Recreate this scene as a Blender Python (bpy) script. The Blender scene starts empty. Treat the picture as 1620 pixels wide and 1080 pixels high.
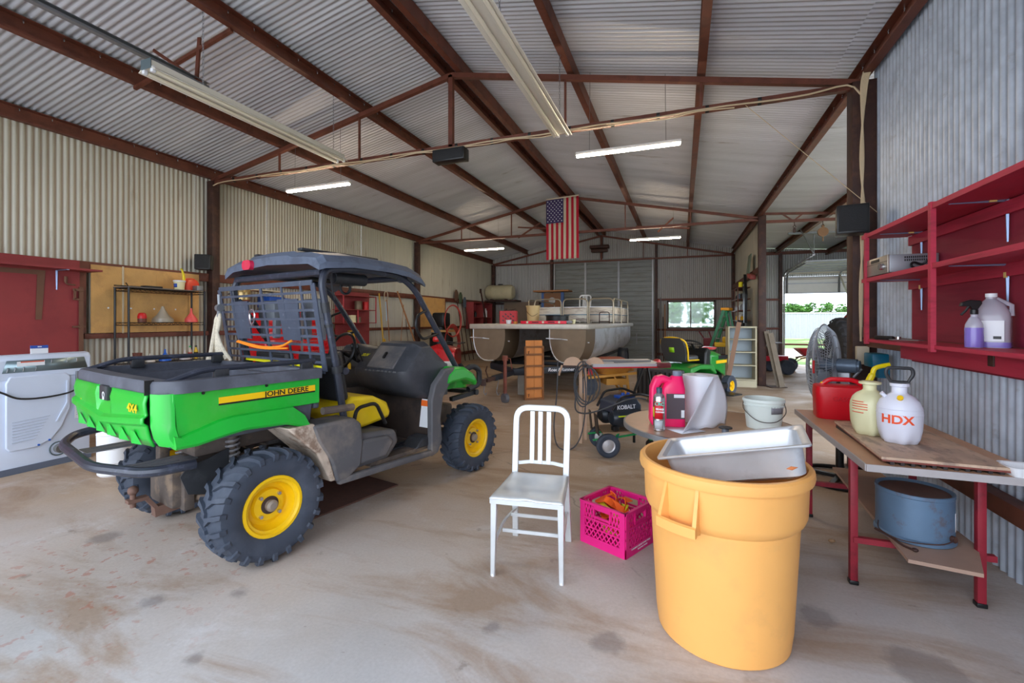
import bpy, bmesh, math, random
from mathutils import Vector, Matrix, Euler
random.seed(7)
SC = bpy.context.scene
COL = SC.collection
PI = math.pi
R = math.radians

# ---------------------------------------------------------------- camera, light, exposure
YAW = R(20.416)
cd = bpy.data.cameras.new('camera'); cam = bpy.data.objects.new('camera', cd); COL.objects.link(cam)
cam.location = (0, 0, 1.44); cam.rotation_euler = (R(90), 0, YAW)
cd.sensor_width = 36; cd.lens = 16.0; cd.shift_y = -32/1620; cd.clip_start = .05; cd.clip_end = 400
SC.camera = cam
SC.view_settings.view_transform = 'Standard'; SC.view_settings.look = 'None'
SC.view_settings.gamma = 1; SC.view_settings.use_curve_mapping = False
SC.view_settings.exposure = 0.0
SKY = 4.8          # overcast daylight, the same all round
LAMP = 110.0        # tubes that are switched on
w = bpy.data.worlds.new('sky'); SC.world = w; w.use_nodes = True
bg = w.node_tree.nodes['Background']
bg.inputs[0].default_value = (.80, .88, 1.0, 1); bg.inputs[1].default_value = SKY

# ---------------------------------------------------------------- materials
def lin(c):
    return tuple(((v/255)/12.92 if v/255 <= .04045 else ((v/255+.055)/1.055)**2.4) for v in c) + (1,)
_mc = {}
def mat(name, col, rough=.55, metal=0., var=.0, scale=6., bump=.0, bscale=40., dirt=None, damt=.0, dscale=3., stretch=None,
        alpha=1., trans=0., emit=0., ecol=None, coat=0., dcut=(.5, .62), spec=.5):
    if name in _mc: return _mc[name]
    m = bpy.data.materials.new(name); m.use_nodes = True
    nt = m.node_tree; N = nt.nodes; L = nt.links; b = N['Principled BSDF']
    b.inputs['Base Color'].default_value = lin(col)
    b.inputs['Roughness'].default_value = rough; b.inputs['Metallic'].default_value = metal
    b.inputs['Specular IOR Level'].default_value = spec
    b.inputs['Coat Weight'].default_value = coat
    if trans: b.inputs['Transmission Weight'].default_value = trans
    if alpha < 1: b.inputs['Alpha'].default_value = alpha
    if emit:
        b.inputs['Emission Color'].default_value = lin(ecol or col); b.inputs['Emission Strength'].default_value = emit
    if var or dirt or bump:
        tc = N.new('ShaderNodeTexCoord'); mp = N.new('ShaderNodeMapping'); L.new(tc.outputs['Object'], mp.inputs[0])
        if stretch: mp.inputs['Scale'].default_value = stretch
        src = None
        if var:
            n = N.new('ShaderNodeTexNoise'); n.inputs['Scale'].default_value = scale; n.inputs['Detail'].default_value = 5
            L.new(mp.outputs[0], n.inputs['Vector'])
            mr = N.new('ShaderNodeMapRange'); mr.inputs['From Min'].default_value = .3; mr.inputs['From Max'].default_value = .7
            mr.inputs['To Min'].default_value = 1-var; mr.inputs['To Max'].default_value = 1+var
            L.new(n.outputs['Fac'], mr.inputs['Value'])
            mx = N.new('ShaderNodeMix'); mx.data_type = 'RGBA'; mx.blend_type = 'MULTIPLY'; mx.inputs[0].default_value = 1
            mx.inputs[6].default_value = lin(col); L.new(mr.outputs[0], mx.inputs[7]); src = mx.outputs[2]
            r2 = N.new('ShaderNodeMapRange'); r2.inputs['To Min'].default_value = max(.05, rough-.12); r2.inputs['To Max'].default_value = min(1, rough+.12)
            L.new(n.outputs['Fac'], r2.inputs['Value']); L.new(r2.outputs[0], b.inputs['Roughness'])
        if dirt:
            n = N.new('ShaderNodeTexNoise'); n.inputs['Scale'].default_value = dscale; n.inputs['Detail'].default_value = 8; n.inputs['Roughness'].default_value = .65
            L.new(mp.outputs[0], n.inputs['Vector'])
            mr = N.new('ShaderNodeMapRange'); mr.inputs['From Min'].default_value = dcut[0]; mr.inputs['From Max'].default_value = dcut[1]
            mr.inputs['To Max'].default_value = damt; L.new(n.outputs['Fac'], mr.inputs['Value'])
            mx = N.new('ShaderNodeMix'); mx.data_type = 'RGBA'; L.new(mr.outputs[0], mx.inputs[0])
            if src: L.new(src, mx.inputs[6])
            else: mx.inputs[6].default_value = lin(col)
            mx.inputs[7].default_value = lin(dirt); src = mx.outputs[2]
        if src: L.new(src, b.inputs['Base Color'])
        if bump:
            n = N.new('ShaderNodeTexNoise'); n.inputs['Scale'].default_value = bscale; n.inputs['Detail'].default_value = 4
            L.new(mp.outputs[0], n.inputs['Vector'])
            bp = N.new('ShaderNodeBump'); bp.inputs['Strength'].default_value = bump; bp.inputs['Distance'].default_value = .01
            L.new(n.outputs['Fac'], bp.inputs['Height']); L.new(bp.outputs[0], b.inputs['Normal'])
    _mc[name] = m
    return m

# ---------------------------------------------------------------- mesh helpers
def frame(d):
    d = Vector(d).normalized(); a = Vector((0, 0, 1)) if abs(d.z) < .9 else Vector((1, 0, 0))
    u = d.cross(a).normalized(); return u, d.cross(u).normalized()
class MB:
    def __init__(s): s.v = []; s.f = []
    def add(s, vs, fs, M=None):
        k = len(s.v); s.v += [tuple(M @ Vector(p)) if M else tuple(p) for p in vs]; s.f += [tuple(i+k for i in f) for f in fs]; return s
    def box(s, c, d, rot=None, bev=0, seg=2, M=None):
        x, y, z = d[0]/2, d[1]/2, d[2]/2
        T = Matrix.Translation(c)
        if rot: T = T @ Euler(rot).to_matrix().to_4x4()
        if M: T = M @ T
        if bev:
            bm = bmesh.new(); bmesh.ops.create_cube(bm, size=1)
            for v in bm.verts: v.co = Vector((v.co.x*d[0], v.co.y*d[1], v.co.z*d[2]))
            bmesh.ops.bevel(bm, geom=bm.edges[:], offset=min(bev, .49*min(d)), segments=seg, affect='EDGES', profile=.5)
            bm.verts.index_update()
            s.add([v.co[:] for v in bm.verts], [[v.index for v in f.verts] for f in bm.faces], T); bm.free(); return s
        return s.add([(-x,-y,-z),(x,-y,-z),(x,y,-z),(-x,y,-z),(-x,-y,z),(x,-y,z),(x,y,z),(-x,y,z)],
                     [(0,3,2,1),(4,5,6,7),(0,1,5,4),(1,2,6,5),(2,3,7,6),(3,0,4,7)], T)
    def bar(s, a, b, wd, ht, up=(0,0,1), bev=0):
        a, b = Vector(a), Vector(b); d = (b-a); L = d.length; d.normalize(); up = Vector(up)
        y = up.cross(d)
        if y.length < .05: y = Vector((1,0,0)).cross(d)
        y.normalize(); z = d.cross(y)
        M = Matrix.Translation((a+b)/2) @ Matrix((d, y, z)).transposed().to_4x4()
        return s.box((0,0,0), (L, wd, ht), bev=bev, M=M)
    def tube(s, pts, r, n=8, closed=False, caps=True):
        pts = [Vector(p) for p in pts]; m = len(pts); rr = r if isinstance(r, (list, tuple)) else [r]*m
        vs, fs = [], []; pu = None
        for i, p in enumerate(pts):
            if closed: t = (pts[(i+1) % m]-pts[i-1])
            else: t = (pts[min(i+1, m-1)]-pts[max(i-1, 0)])
            t.normalize()
            if pu is None: u, w_ = frame(t)
            else:
                u = (pu - t*pu.dot(t)); u = u.normalized() if u.length > 1e-6 else frame(t)[0]; w_ = t.cross(u)
            pu = u
            for k in range(n):
                a = 2*PI*k/n; vs.append(p + (u*math.cos(a)+w_*math.sin(a))*rr[i])
        for i in range(m if closed else m-1):
            j = (i+1) % m
            for k in range(n): fs.append((i*n+k, i*n+(k+1) % n, j*n+(k+1) % n, j*n+k))
        if caps and not closed: fs += [tuple(range(n))[::-1], tuple((m-1)*n+k for k in range(n))]
        return s.add(vs, fs)
    def cyl(s, a, b, r, r2=None, n=20): return s.tube([a, b], [r, r if r2 is None else r2], n)
    def prism(s, poly, ax, a0, a1, M=None):
        n = len(poly)
        def P(p, a): return {'x': (a, p[0], p[1]), 'y': (p[0], a, p[1]), 'z': (p[0], p[1], a)}[ax]
        vs = [P(p, a0) for p in poly]+[P(p, a1) for p in poly]
        return s.add(vs, [tuple(range(n))[::-1], tuple(range(n, 2*n))]+[(i, (i+1) % n, n+(i+1) % n, n+i) for i in range(n)], M)
    def lathe(s, prof, c=(0,0,0), ax=(0,0,1), n=28, sx=1, sy=1, close=True, arc=2*PI, a0=0):
        ax = Vector(ax).normalized()
        if abs(ax.z) > .999: u, v = Vector((1,0,0)), Vector((0,1,0))
        else: u, v = frame(ax)
        c = Vector(c); full = abs(arc-2*PI) < 1e-6; k = n if full else n+1
        vs = []; fs = []
        for r, h in prof:
            for i in range(k):
                a = a0+arc*i/n; vs.append(c+u*r*math.cos(a)*sx+v*r*math.sin(a)*sy+ax*h)
        for j in range(len(prof)-1):
            for i in range(n):
                i2 = (i+1) % k if full else i+1
                fs.append((j*k+i, j*k+i2, (j+1)*k+i2, (j+1)*k+i))
        if close and full:
            if prof[0][0] > 1e-4: fs.append(tuple(range(k))[::-1])
            if prof[-1][0] > 1e-4: fs.append(tuple((len(prof)-1)*k+i for i in range(k)))
        return s.add(vs, fs)
    def ball(s, c, r, n=14, m=8):
        if not isinstance(r, (list, tuple)): r = (r, r, r)
        vs = []; fs = []
        for j in range(m+1):
            t = PI*j/m
            for i in range(n):
                a = 2*PI*i/n; vs.append((c[0]+r[0]*math.sin(t)*math.cos(a), c[1]+r[1]*math.sin(t)*math.sin(a), c[2]+r[2]*math.cos(t)))
        for j in range(m):
            for i in range(n): fs.append((j*n+i, j*n+(i+1) % n, (j+1)*n+(i+1) % n, (j+1)*n+i))
        return s.add(vs, fs)
    def grid(s, fn, nu, nv, cu=False):
        vs = [fn(i/nu, j/nv) for i in range(nu+1) for j in range(nv+1)]
        return s.add(vs, [(i*(nv+1)+j, (i+1)*(nv+1)+j, (i+1)*(nv+1)+j+1, i*(nv+1)+j+1) for i in range(nu) for j in range(nv)])
    def loft(s, secs, caps=True, closed=True):
        n = len(secs[0]); vs = [p for q in secs for p in q]; fs = []
        for j in range(len(secs)-1):
            for i in range(n if closed else n-1): fs.append((j*n+i, j*n+(i+1) % n, (j+1)*n+(i+1) % n, (j+1)*n+i))
        if caps and closed: fs += [tuple(range(n))[::-1], tuple((len(secs)-1)*n+i for i in range(n))]
        return s.add(vs, fs)
def mesh(name, mb, m, smooth=35, bevel=0, solid=0):
    me = bpy.data.meshes.new(name); me.from_pydata([tuple(v) for v in mb.v], [], mb.f)
    bm = bmesh.new(); bm.from_mesh(me)
    bmesh.ops.remove_doubles(bm, verts=bm.verts, dist=1e-5)
    bmesh.ops.recalc_face_normals(bm, faces=bm.faces)
    bm.to_mesh(me); bm.free()
    if smooth: me.shade_smooth(); me.set_sharp_from_angle(angle=R(smooth))
    if isinstance(m, (list, tuple)):
        for x in m: me.materials.append(x)
    else: me.materials.append(m)
    return me
def obj(name, mb, m, parent=None, loc=(0,0,0), rot=(0,0,0), smooth=35, solid=0, bevel=0, label=None, kind=None, sub=0):
    o = bpy.data.objects.new(name, mb if isinstance(mb, bpy.types.Mesh) else mesh(name, mb, m, smooth)); COL.objects.link(o)
    o.location = loc; o.rotation_euler = rot
    if parent: o.parent = parent
    if solid:
        q = o.modifiers.new('s', 'SOLIDIFY'); q.thickness = solid; q.offset = 0
    if bevel:
        q = o.modifiers.new('b', 'BEVEL'); q.width = bevel; q.segments = 2; q.limit_method = 'ANGLE'; q.angle_limit = R(40)
    if sub:
        q = o.modifiers.new('u', 'SUBSURF'); q.levels = sub; q.render_levels = sub
    if label: o['label'] = label
    if kind: o['kind'] = kind
    return o
def tag(o, label, cat, group=None):
    o['label'] = label; o['category'] = cat
    if group: o['group'] = group
    return o
def thing(name, label, cat, loc=(0,0,0), rz=0, group=None, rot=None):
    o = bpy.data.objects.new(name, None); COL.objects.link(o); o.empty_display_size = .1
    o.location = loc; o.rotation_euler = rot if rot else (0, 0, rz)
    return tag(o, label, cat, group)
def struct(name, loc=(0,0,0)):
    o = bpy.data.objects.new(name, None); COL.objects.link(o); o.location = loc; o['kind'] = 'structure'; return o
def copy_tree(o, parent=None):
    c = o.copy(); COL.objects.link(c)
    if parent: c.parent = parent
    for ch in list(o.children): copy_tree(ch, c)
    return c
def text(name, s, size, m, parent, loc, rot, ext=.002, sx=1, align='CENTER', bold=0, shear=0):
    cu = bpy.data.curves.new(name, 'FONT'); cu.body = s; cu.size = size; cu.extrude = ext; cu.align_x = align; cu.align_y = 'CENTER'
    cu.offset = bold; cu.shear = shear; cu.resolution_u = 3
    t = bpy.data.objects.new('tmp', cu); COL.objects.link(t)
    dg = bpy.context.evaluated_depsgraph_get(); me = bpy.data.meshes.new_from_object(t.evaluated_get(dg))
    bpy.data.objects.remove(t); me.materials.clear(); me.materials.append(m)
    for v in me.vertices: v.co.x *= sx
    o = bpy.data.objects.new(name, me); COL.objects.link(o); o.parent = parent; o.location = loc; o.rotation_euler = rot
    return o
def arc(c, r, a0, a1, n, pl='xz'):
    out = []
    for i in range(n+1):
        a = a0+(a1-a0)*i/n; p, q = r*math.cos(a), r*math.sin(a)
        out.append({'xz': (c[0]+p, c[1], c[2]+q), 'xy': (c[0]+p, c[1]+q, c[2]), 'yz': (c[0], c[1]+p, c[2]+q)}[pl])
    return out
def smoothpath(pts, k=6):
    P = [Vector(p) for p in pts]; out = []
    for i in range(len(P)-1):
        a, b, c, d = P[max(i-1,0)], P[i], P[i+1], P[min(i+2,len(P)-1)]
        for j in range(k):
            t = j/k; out.append(.5*((2*b)+(c-a)*t+(2*a-5*b+4*c-d)*t*t+(3*b-a-3*c+d)*t**3))
    out.append(P[-1]); return out
def rrect(w_, h, r, n=4, cx=0, cy=0):
    out = []
    for sx, sy, a in ((1,1,0),(-1,1,PI/2),(-1,-1,PI),(1,-1,1.5*PI)):
        for i in range(n+1):
            t = a+PI/2*i/n; out.append((cx+sx*(w_/2-r)+r*math.cos(t), cy+sy*(h/2-r)+r*math.sin(t)))
    return out
def fillet(pts, r, n=4):
    P = [Vector(p) for p in pts]; out = [P[0]]
    for i in range(1, len(P)-1):
        a = (P[i-1]-P[i]); b = (P[i+1]-P[i]); k = min(r, a.length*.45, b.length*.45)
        s_, e = P[i]+a.normalized()*k, P[i]+b.normalized()*k
        for j in range(n+1):
            t = j/n; out.append(s_*(1-t)**2+P[i]*2*t*(1-t)+e*t*t)
    out.append(P[-1]); return out

# palette
GALV = mat('galvanized_roof', (208,210,216), .42, .2, var=.10, scale=1.2, dirt=(120,98,78), damt=.45, dscale=2.2, stretch=(.35,3,1), dcut=(.62,.72))
GALVB = mat('galvanized_zinc', (192,202,216), .42, .2, var=.14, scale=9, dirt=(120,110,100), damt=.3, dscale=7, dcut=(.6,.7))
WALLM = mat('weathered_sheet', (196,192,176), .5, .12, var=.09, scale=1.5, dirt=(112,84,56), damt=.5, dscale=3, stretch=(1,2.2,.35), dcut=(.58,.72))
BACKM = mat('grey_sheet', (186,186,184), .5, .12, var=.09, scale=1.5, dirt=(100,84,66), damt=.4, dscale=3, stretch=(2,1,.4), dcut=(.58,.72))
STEEL = mat('red_oxide_steel', (110,60,44), .55, .1, var=.16, scale=4, dirt=(74,36,26), damt=.5, dscale=6)
DSTEEL = mat('dark_rusty_steel', (64,40,34), .6, .1, var=.2, scale=5, dirt=(100,66,48), damt=.4, dscale=8)
BLACK = mat('black_paint', (26,27,29), .4, .1, var=.1)
BLKPL = mat('black_plastic', (44,46,50), .5, 0, var=.10, scale=9, dirt=(110,110,112), damt=.25, dscale=8, dcut=(.55,.8))
RUBBER = mat('rubber', (56,64,78), .7, 0, var=.14, scale=9, dirt=(104,108,118), damt=.35, dscale=5, dcut=(.45,.75))
CHROME = mat('bright_metal', (200,200,204), .25, .9)
GREYM = mat('grey_metal', (140,142,146), .4, .6, var=.1)
REDP = mat('barn_red_paint', (182,46,70), .6, 0, var=.10, scale=7, bump=.05, dirt=(120,26,44), damt=.5, dscale=4, stretch=(1,.3,3))
YELLOW = mat('yellow_paint', (244,196,12), .4, 0, var=.06)
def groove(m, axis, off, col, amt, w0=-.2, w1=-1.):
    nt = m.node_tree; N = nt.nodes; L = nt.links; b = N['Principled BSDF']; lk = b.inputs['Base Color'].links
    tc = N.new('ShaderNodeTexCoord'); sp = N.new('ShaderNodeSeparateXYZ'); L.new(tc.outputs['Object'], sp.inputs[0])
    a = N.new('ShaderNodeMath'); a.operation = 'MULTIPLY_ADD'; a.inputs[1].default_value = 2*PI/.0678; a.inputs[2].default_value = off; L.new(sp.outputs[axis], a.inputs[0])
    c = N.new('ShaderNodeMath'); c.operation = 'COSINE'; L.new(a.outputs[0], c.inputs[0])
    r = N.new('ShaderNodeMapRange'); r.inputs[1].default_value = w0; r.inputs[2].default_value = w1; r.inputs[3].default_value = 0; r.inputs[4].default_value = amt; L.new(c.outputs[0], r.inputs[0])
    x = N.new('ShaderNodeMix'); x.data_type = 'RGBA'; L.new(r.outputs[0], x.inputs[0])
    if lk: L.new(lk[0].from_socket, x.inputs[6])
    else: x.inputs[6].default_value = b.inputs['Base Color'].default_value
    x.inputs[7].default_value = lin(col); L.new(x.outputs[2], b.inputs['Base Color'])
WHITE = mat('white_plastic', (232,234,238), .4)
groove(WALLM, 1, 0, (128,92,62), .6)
groove(GALV, 1, 0, (120,116,112), .45)  # grey dirt in the roof valleys, also painting in their occlusion shade
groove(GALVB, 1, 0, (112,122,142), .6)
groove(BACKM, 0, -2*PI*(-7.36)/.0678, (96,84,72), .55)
# ================================================================ STRUCTURE
WX, RX, Y0, Y1, Y2, Y3 = -7.36, 1.74, -1.0, 5.32, 11.51, 17.42
RIDGE, ZE, ZR = -2.83, 3.97, 4.90
SL = (ZR-ZE)/(RIDGE-WX)
def zroof(x):
    if x <= RIDGE: return ZE+(x-WX)*SL
    if x <= RX: return ZR-(x-RIDGE)*SL
    return ZR-(RX-RIDGE)*SL-(x-RX)*.07
PER = .0678
def sheet(o, u, v, nrm, u0, u1, v0, v1, amp=.0105, seg=6, k=0):
    """corrugated strip: o origin, u along the waves, v down the sheet; v0/v1 may be functions of u"""
    o, u, v, nrm = Vector(o), Vector(u), Vector(v), Vector(nrm); mb = MB()
    n = max(2, int(round((u1-u0)/PER*seg))); f0 = v0 if callable(v0) else (lambda a: v0); f1 = v1 if callable(v1) else (lambda a: v1)
    vs = []
    for i in range(n+1):
        a = u0+(u1-u0)*i/n; d = nrm*(amp*math.cos(2*PI*a/PER)+.0015*(k % 2))
        vs += [o+u*a+v*f0(a)+d, o+u*a+v*f1(a)+d]
    return mb.add(vs, [(2*i, 2*i+2, 2*i+3, 2*i+1) for i in range(n)])
SW = PER*10
def sheets(parent, m, o, u, v, nrm, u0, u1, v0, v1, holes=(), name='corrugated_sheet'):
    a = u0; k = 0
    while a < u1-.01:
        b = min(a+SW, u1); cuts = [a, b]
        for h in holes:
            for e in (h[0], h[1]):
                if a < e < b: cuts.append(e)
        cuts.sort()
        for c0, c1 in zip(cuts[:-1], cuts[1:]):
            mid = (c0+c1)/2; hs = [h for h in holes if h[0] <= mid <= h[1]]
            if not hs: obj(name, sheet(o, u, v, nrm, c0, c1+.002, v0, v1, k=k), m, parent, smooth=60)
            else:
                h = hs[0]
                lo = v0 if not callable(v0) else 0
                if h[2] > lo+.01: obj(name, sheet(o, u, v, nrm, c0, c1, v0, h[2], k=k), m, parent, smooth=60)
                obj(name, sheet(o, u, v, nrm, c0, c1, h[3], v1, k=k), m, parent, smooth=60)
        a = b; k += 1
# floor -----------------------------------------------------------
def concrete():
    m = bpy.data.materials.new('stained_concrete'); m.use_nodes = True; nt = m.node_tree; N = nt.nodes; L = nt.links; b = N['Principled BSDF']
    tc = N.new('ShaderNodeTexCoord')
    def noise(sc, det=6, rough=.6, vec=None, dist=0):
        n = N.new('ShaderNodeTexNoise'); n.inputs['Scale'].default_value = sc; n.inputs['Detail'].default_value = det; n.inputs['Roughness'].default_value = rough
        n.inputs['Distortion'].default_value = dist; L.new(vec or tc.outputs['Object'], n.inputs['Vector']); return n.outputs['Fac']
    def ramp(f, a, c, lo=0., hi=1.):
        r = N.new('ShaderNodeMapRange'); r.inputs[1].default_value = a; r.inputs[2].default_value = c; r.inputs[3].default_value = lo; r.inputs[4].default_value = hi; L.new(f, r.inputs[0]); return r.outputs[0]
    def mix(f, a, c, mode='MIX'):
        x = N.new('ShaderNodeMix'); x.data_type = 'RGBA'; x.blend_type = mode
        if hasattr(f, 'links'): L.new(f, x.inputs[0])
        else: x.inputs[0].default_value = f
        for i, q in ((6, a), (7, c)):
            if isinstance(q, tuple): x.inputs[i].default_value = q
            else: L.new(q, x.inputs[i])
        return x.outputs[2]
    def math_(op, a, c):
        x = N.new('ShaderNodeMath'); x.operation = op
        for i, q in ((0, a), (1, c)):
            if isinstance(q, (int, float)): x.inputs[i].default_value = q
            else: L.new(q, x.inputs[i])
        return x.outputs[0]
    base = mix(ramp(noise(.8), .35, .65), lin((178,178,180)), lin((202,203,207)))
    # tan tone further inside the shed, broken up by noise, fading towards the door
    sep = N.new('ShaderNodeSeparateXYZ'); L.new(tc.outputs['Object'], sep.inputs[0])
    dist = ramp(math_('ADD', math_('SUBTRACT', sep.outputs[1], math_('MULTIPLY', sep.outputs[0], .35)), math_('MULTIPLY', noise(.9), 3.)), 2.7, 5.8)
    base = mix(math_('MULTIPLY', dist, .75), base, lin((182,152,118)))
    mp = N.new('ShaderNodeMapping'); L.new(tc.outputs['Object'], mp.inputs[0]); mp.inputs['Rotation'].default_value = (0,0,.3); mp.inputs['Scale'].default_value = (.5,1.3,1)
    base = mix(math_('MULTIPLY', ramp(noise(1.3, 8, .65, mp.outputs[0], .6), .50, .64), .68), base, lin((150,120,90)))
    base = mix(math_('MULTIPLY', ramp(noise(2.2, 8, .7, None, .4), .56, .72), .4), base, lin((218,218,222)))
    base = mix(math_('MULTIPLY', ramp(noise(5, 5, .6), .66, .72), .5), base, lin((120,108,98)))
    base = mix(math_('MULTIPLY', ramp(noise(14, 4, .6), .70, .74), .45), base, lin((104,86,74)))
    # red-brown drips near the vehicle
    v1 = N.new('ShaderNodeVectorMath'); v1.operation = 'DISTANCE'; L.new(tc.outputs['Object'], v1.inputs[0]); v1.inputs[1].default_value = (-3.1, 1.6, 0)
    near = ramp(v1.outputs['Value'], 1.3, .3)
    base = mix(math_('MULTIPLY', near, math_('MULTIPLY', ramp(noise(13, 3, .6), .60, .64), .45)), base, lin((168,84,52)))
    # old oil stains, each with its own spot on the slab
    for px_, py_, rr in ((-.31,2.06,.09),(-.83,1.98,.05),(.95,2.35,.16),(1.25,2.15,.14),(.62,2.6,.10),(-2.55,1.55,.07),(-1.95,1.35,.05),(-3.6,1.9,.10),(-2.2,1.75,.06)):
        v = N.new('ShaderNodeVectorMath'); v.operation = 'DISTANCE'; L.new(tc.outputs['Object'], v.inputs[0]); v.inputs[1].default_value = (px_, py_, 0)
        dd = math_('ADD', v.outputs['Value'], math_('MULTIPLY', noise(9, 5, .7), .12))
        base = mix(ramp(dd, rr+.06, rr+.02, 0., .5), base, lin((112,104,104)))
    # hairline cracks
    vo = N.new('ShaderNodeTexVoronoi'); vo.feature = 'DISTANCE_TO_EDGE'; vo.inputs['Scale'].default_value = .42
    nz = N.new('ShaderNodeTexNoise'); nz.inputs['Scale'].default_value = 2.5; nz.inputs['Detail'].default_value = 8; L.new(tc.outputs['Object'], nz.inputs['Vector'])
    mxv = N.new('ShaderNodeMix'); mxv.data_type = 'RGBA'; mxv.inputs[0].default_value = .22; L.new(tc.outputs['Object'], mxv.inputs[6]); L.new(nz.outputs['Color'], mxv.inputs[7])
    L.new(mxv.outputs[2], vo.inputs['Vector'])
    cr = ramp(vo.outputs['Distance'], .0035, .0008); crm = math_('MULTIPLY', cr, ramp(noise(1.6), .47, .55))
    base = mix(math_('MULTIPLY', crm, .5), base, lin((112,104,98)))
    fine = ramp(noise(60, 3), .3, .7, .93, 1.05)
    base = mix(1.0, base, fine, 'MULTIPLY')
    L.new(base, b.inputs['Base Color'])
    L.new(ramp(noise(1.4, 5), .35, .65, .42, .68), b.inputs['Roughness'])
    b.inputs['Specular IOR Level'].default_value = .35
    bp = N.new('ShaderNodeBump'); bp.inputs['Strength'].default_value = .15; bp.inputs['Distance'].default_value = .01; L.new(noise(8, 6), bp.inputs['Height']); L.new(bp.outputs[0], b.inputs['Normal'])
    return m
CONC = concrete()
fl = MB(); fl.box((-.5, 8.0, -.06), (14.2, 19.0, .12)); f_ = obj('floor', fl, CONC); f_['kind'] = 'structure'
# outdoors
GRASS = mat('grass', (96,128,54), .9, 0, var=.25, scale=2, dirt=(196,182,152), damt=.8, dscale=.25, bump=.3, bscale=12)
GRAV = mat('gravel', (214,210,204), .9, 0, var=.15, scale=8, bump=.3, bscale=60)
gr = MB(); gr.box((0, 60, -.13), (240, 150, .1)); o = obj('ground', gr, GRASS); o['kind'] = 'structure'
gr = MB(); gr.box((-.5, -7, -.09), (26, 11, .1)); o = obj('ground', gr, GRAV); o['kind'] = 'structure'  # unseen apron, made pale to bounce sky light up to the ceiling
gr = MB(); gr.box((9, 25.5, -.07), (40, 6, .05)); o = obj('ground', gr, GRAV); o['kind'] = 'structure'

# walls -----------------------------------------------------------
wl = struct('wall_left')
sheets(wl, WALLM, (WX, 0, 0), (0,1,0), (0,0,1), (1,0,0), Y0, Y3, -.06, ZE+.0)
def chan(mb, a, b, wd, ht, t=.006, side=1, ax='y'):
    """C channel running along y (ax) from a to b; (x,z) is its lower web corner; flanges point to side"""
    x, z = a[0], a[2]
    mb.box((x, (a[1]+b[1])/2, z+ht/2), (t, b[1]-a[1], ht)); 
    for zz in (z+t/2, z+ht-t/2): mb.box((x+side*wd/2, (a[1]+b[1])/2, zz), (wd, b[1]-a[1], t))
    mb.box((x+side*(wd-t/2), (a[1]+b[1])/2, z+t+.008), (t, b[1]-a[1], .018))
for z0, z1, ya, yb in ((2.09,2.22,Y0,Y3),(1.21,1.28,3.6,Y3),(.26,.36,Y0,Y3)):
    obj('girt', MB().box((WX+.065, (ya+yb)/2, (z0+z1)/2), (.08, yb-ya, z1-z0), bev=.004), STEEL, wl)
def post(parent, x, y, w_, d, z1=3.74, m=DSTEEL):
    return obj('post', MB().box((x, y, z1/2), (w_, d, z1), bev=.006).box((x, y, .006), (w_+.09, d+.09, .012)), m, parent)
for y in (Y1, Y2, Y3-.14): post(wl, WX+.12, y, .13, .13)
for i, y in enumerate((2.9,)): pass
for y in (3.58, 11.62, 13.2): obj('stud', MB().box((WX+.065, y, 1.72), (.085, .07, .86)), STEEL, wl)
# right wall, near
wr = struct('wall_right')
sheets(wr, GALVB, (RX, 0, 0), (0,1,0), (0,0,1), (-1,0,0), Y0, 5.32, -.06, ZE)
for z0, z1 in ((.37,.47),(1.20,1.30)): obj('girt', MB().box((RX-.06, 2.1, (z0+z1)/2), (.09, 6.2, z1-z0), bev=.004), STEEL, wr)
post(wr, RX-.10, Y1, .20, .17)
# partition further back
wd_ = struct('wall_partition')
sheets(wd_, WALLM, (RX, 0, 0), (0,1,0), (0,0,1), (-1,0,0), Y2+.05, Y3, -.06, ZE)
for z0, z1 in ((1.20,1.28),(2.55,2.68)): obj('girt', MB().box((RX-.06, 14.5, (z0+z1)/2), (.08, 5.7, z1-z0)), STEEL, wd_)
post(wd_, RX-.05, Y2, .15, .15, 3.8); post(wd_, RX-.07, Y3-.12, .1, .1)
# back wall
wb = struct('wall_back')
hol = [(-.49-WX, 1.12-WX, 1.17, 2.18), (3.18-WX, 6.3-WX, 0, 2.92)]
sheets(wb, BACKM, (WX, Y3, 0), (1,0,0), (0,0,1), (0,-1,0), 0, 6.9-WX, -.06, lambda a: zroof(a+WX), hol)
for x0, x1, z0, z1 in ((-7.3,-4.75,2.12,2.2),(-.9,1.66,2.19,2.26),(-.9,1.66,1.10,1.17),(1.8,3.15,2.13,2.2),(1.8,3.15,1.16,1.23),(1.8,6.9,3.66,3.76),(-7.3,-4.75,1.2,1.27),(-7.3,-4.75,.2,.3),(-.9,1.66,.2,.3),(1.8,3.15,.2,.3)):
    obj('girt', MB().box(((x0+x1)/2, Y3-.06, (z0+z1)/2), (x1-x0, .07, z1-z0)), STEEL if x0 > -1 else DSTEEL, wb)
for x, z in ((-4.78,4.3),(-.86,4.3),(3.1,3.7),(6.35,3.7),(-2.83,4.7)):
    obj('stud', MB().box((x, Y3-.08, (z+(3.82 if x == -2.83 else 0))/2), (.09, .1, z-(3.82 if x == -2.83 else 0))), DSTEEL, wb)
# lean-to right wall
wn = struct('wall_lean_to')
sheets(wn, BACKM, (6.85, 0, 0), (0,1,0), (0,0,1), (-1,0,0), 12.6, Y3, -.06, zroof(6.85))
for y in (5.3, 8.9, 12.6): post(wn, 6.75, y, .12, .12, 3.45)
obj('eave_beam', MB().box((6.75, 11.3, 3.5), (.1, 12.2, .14)), STEEL, wn)
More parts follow.
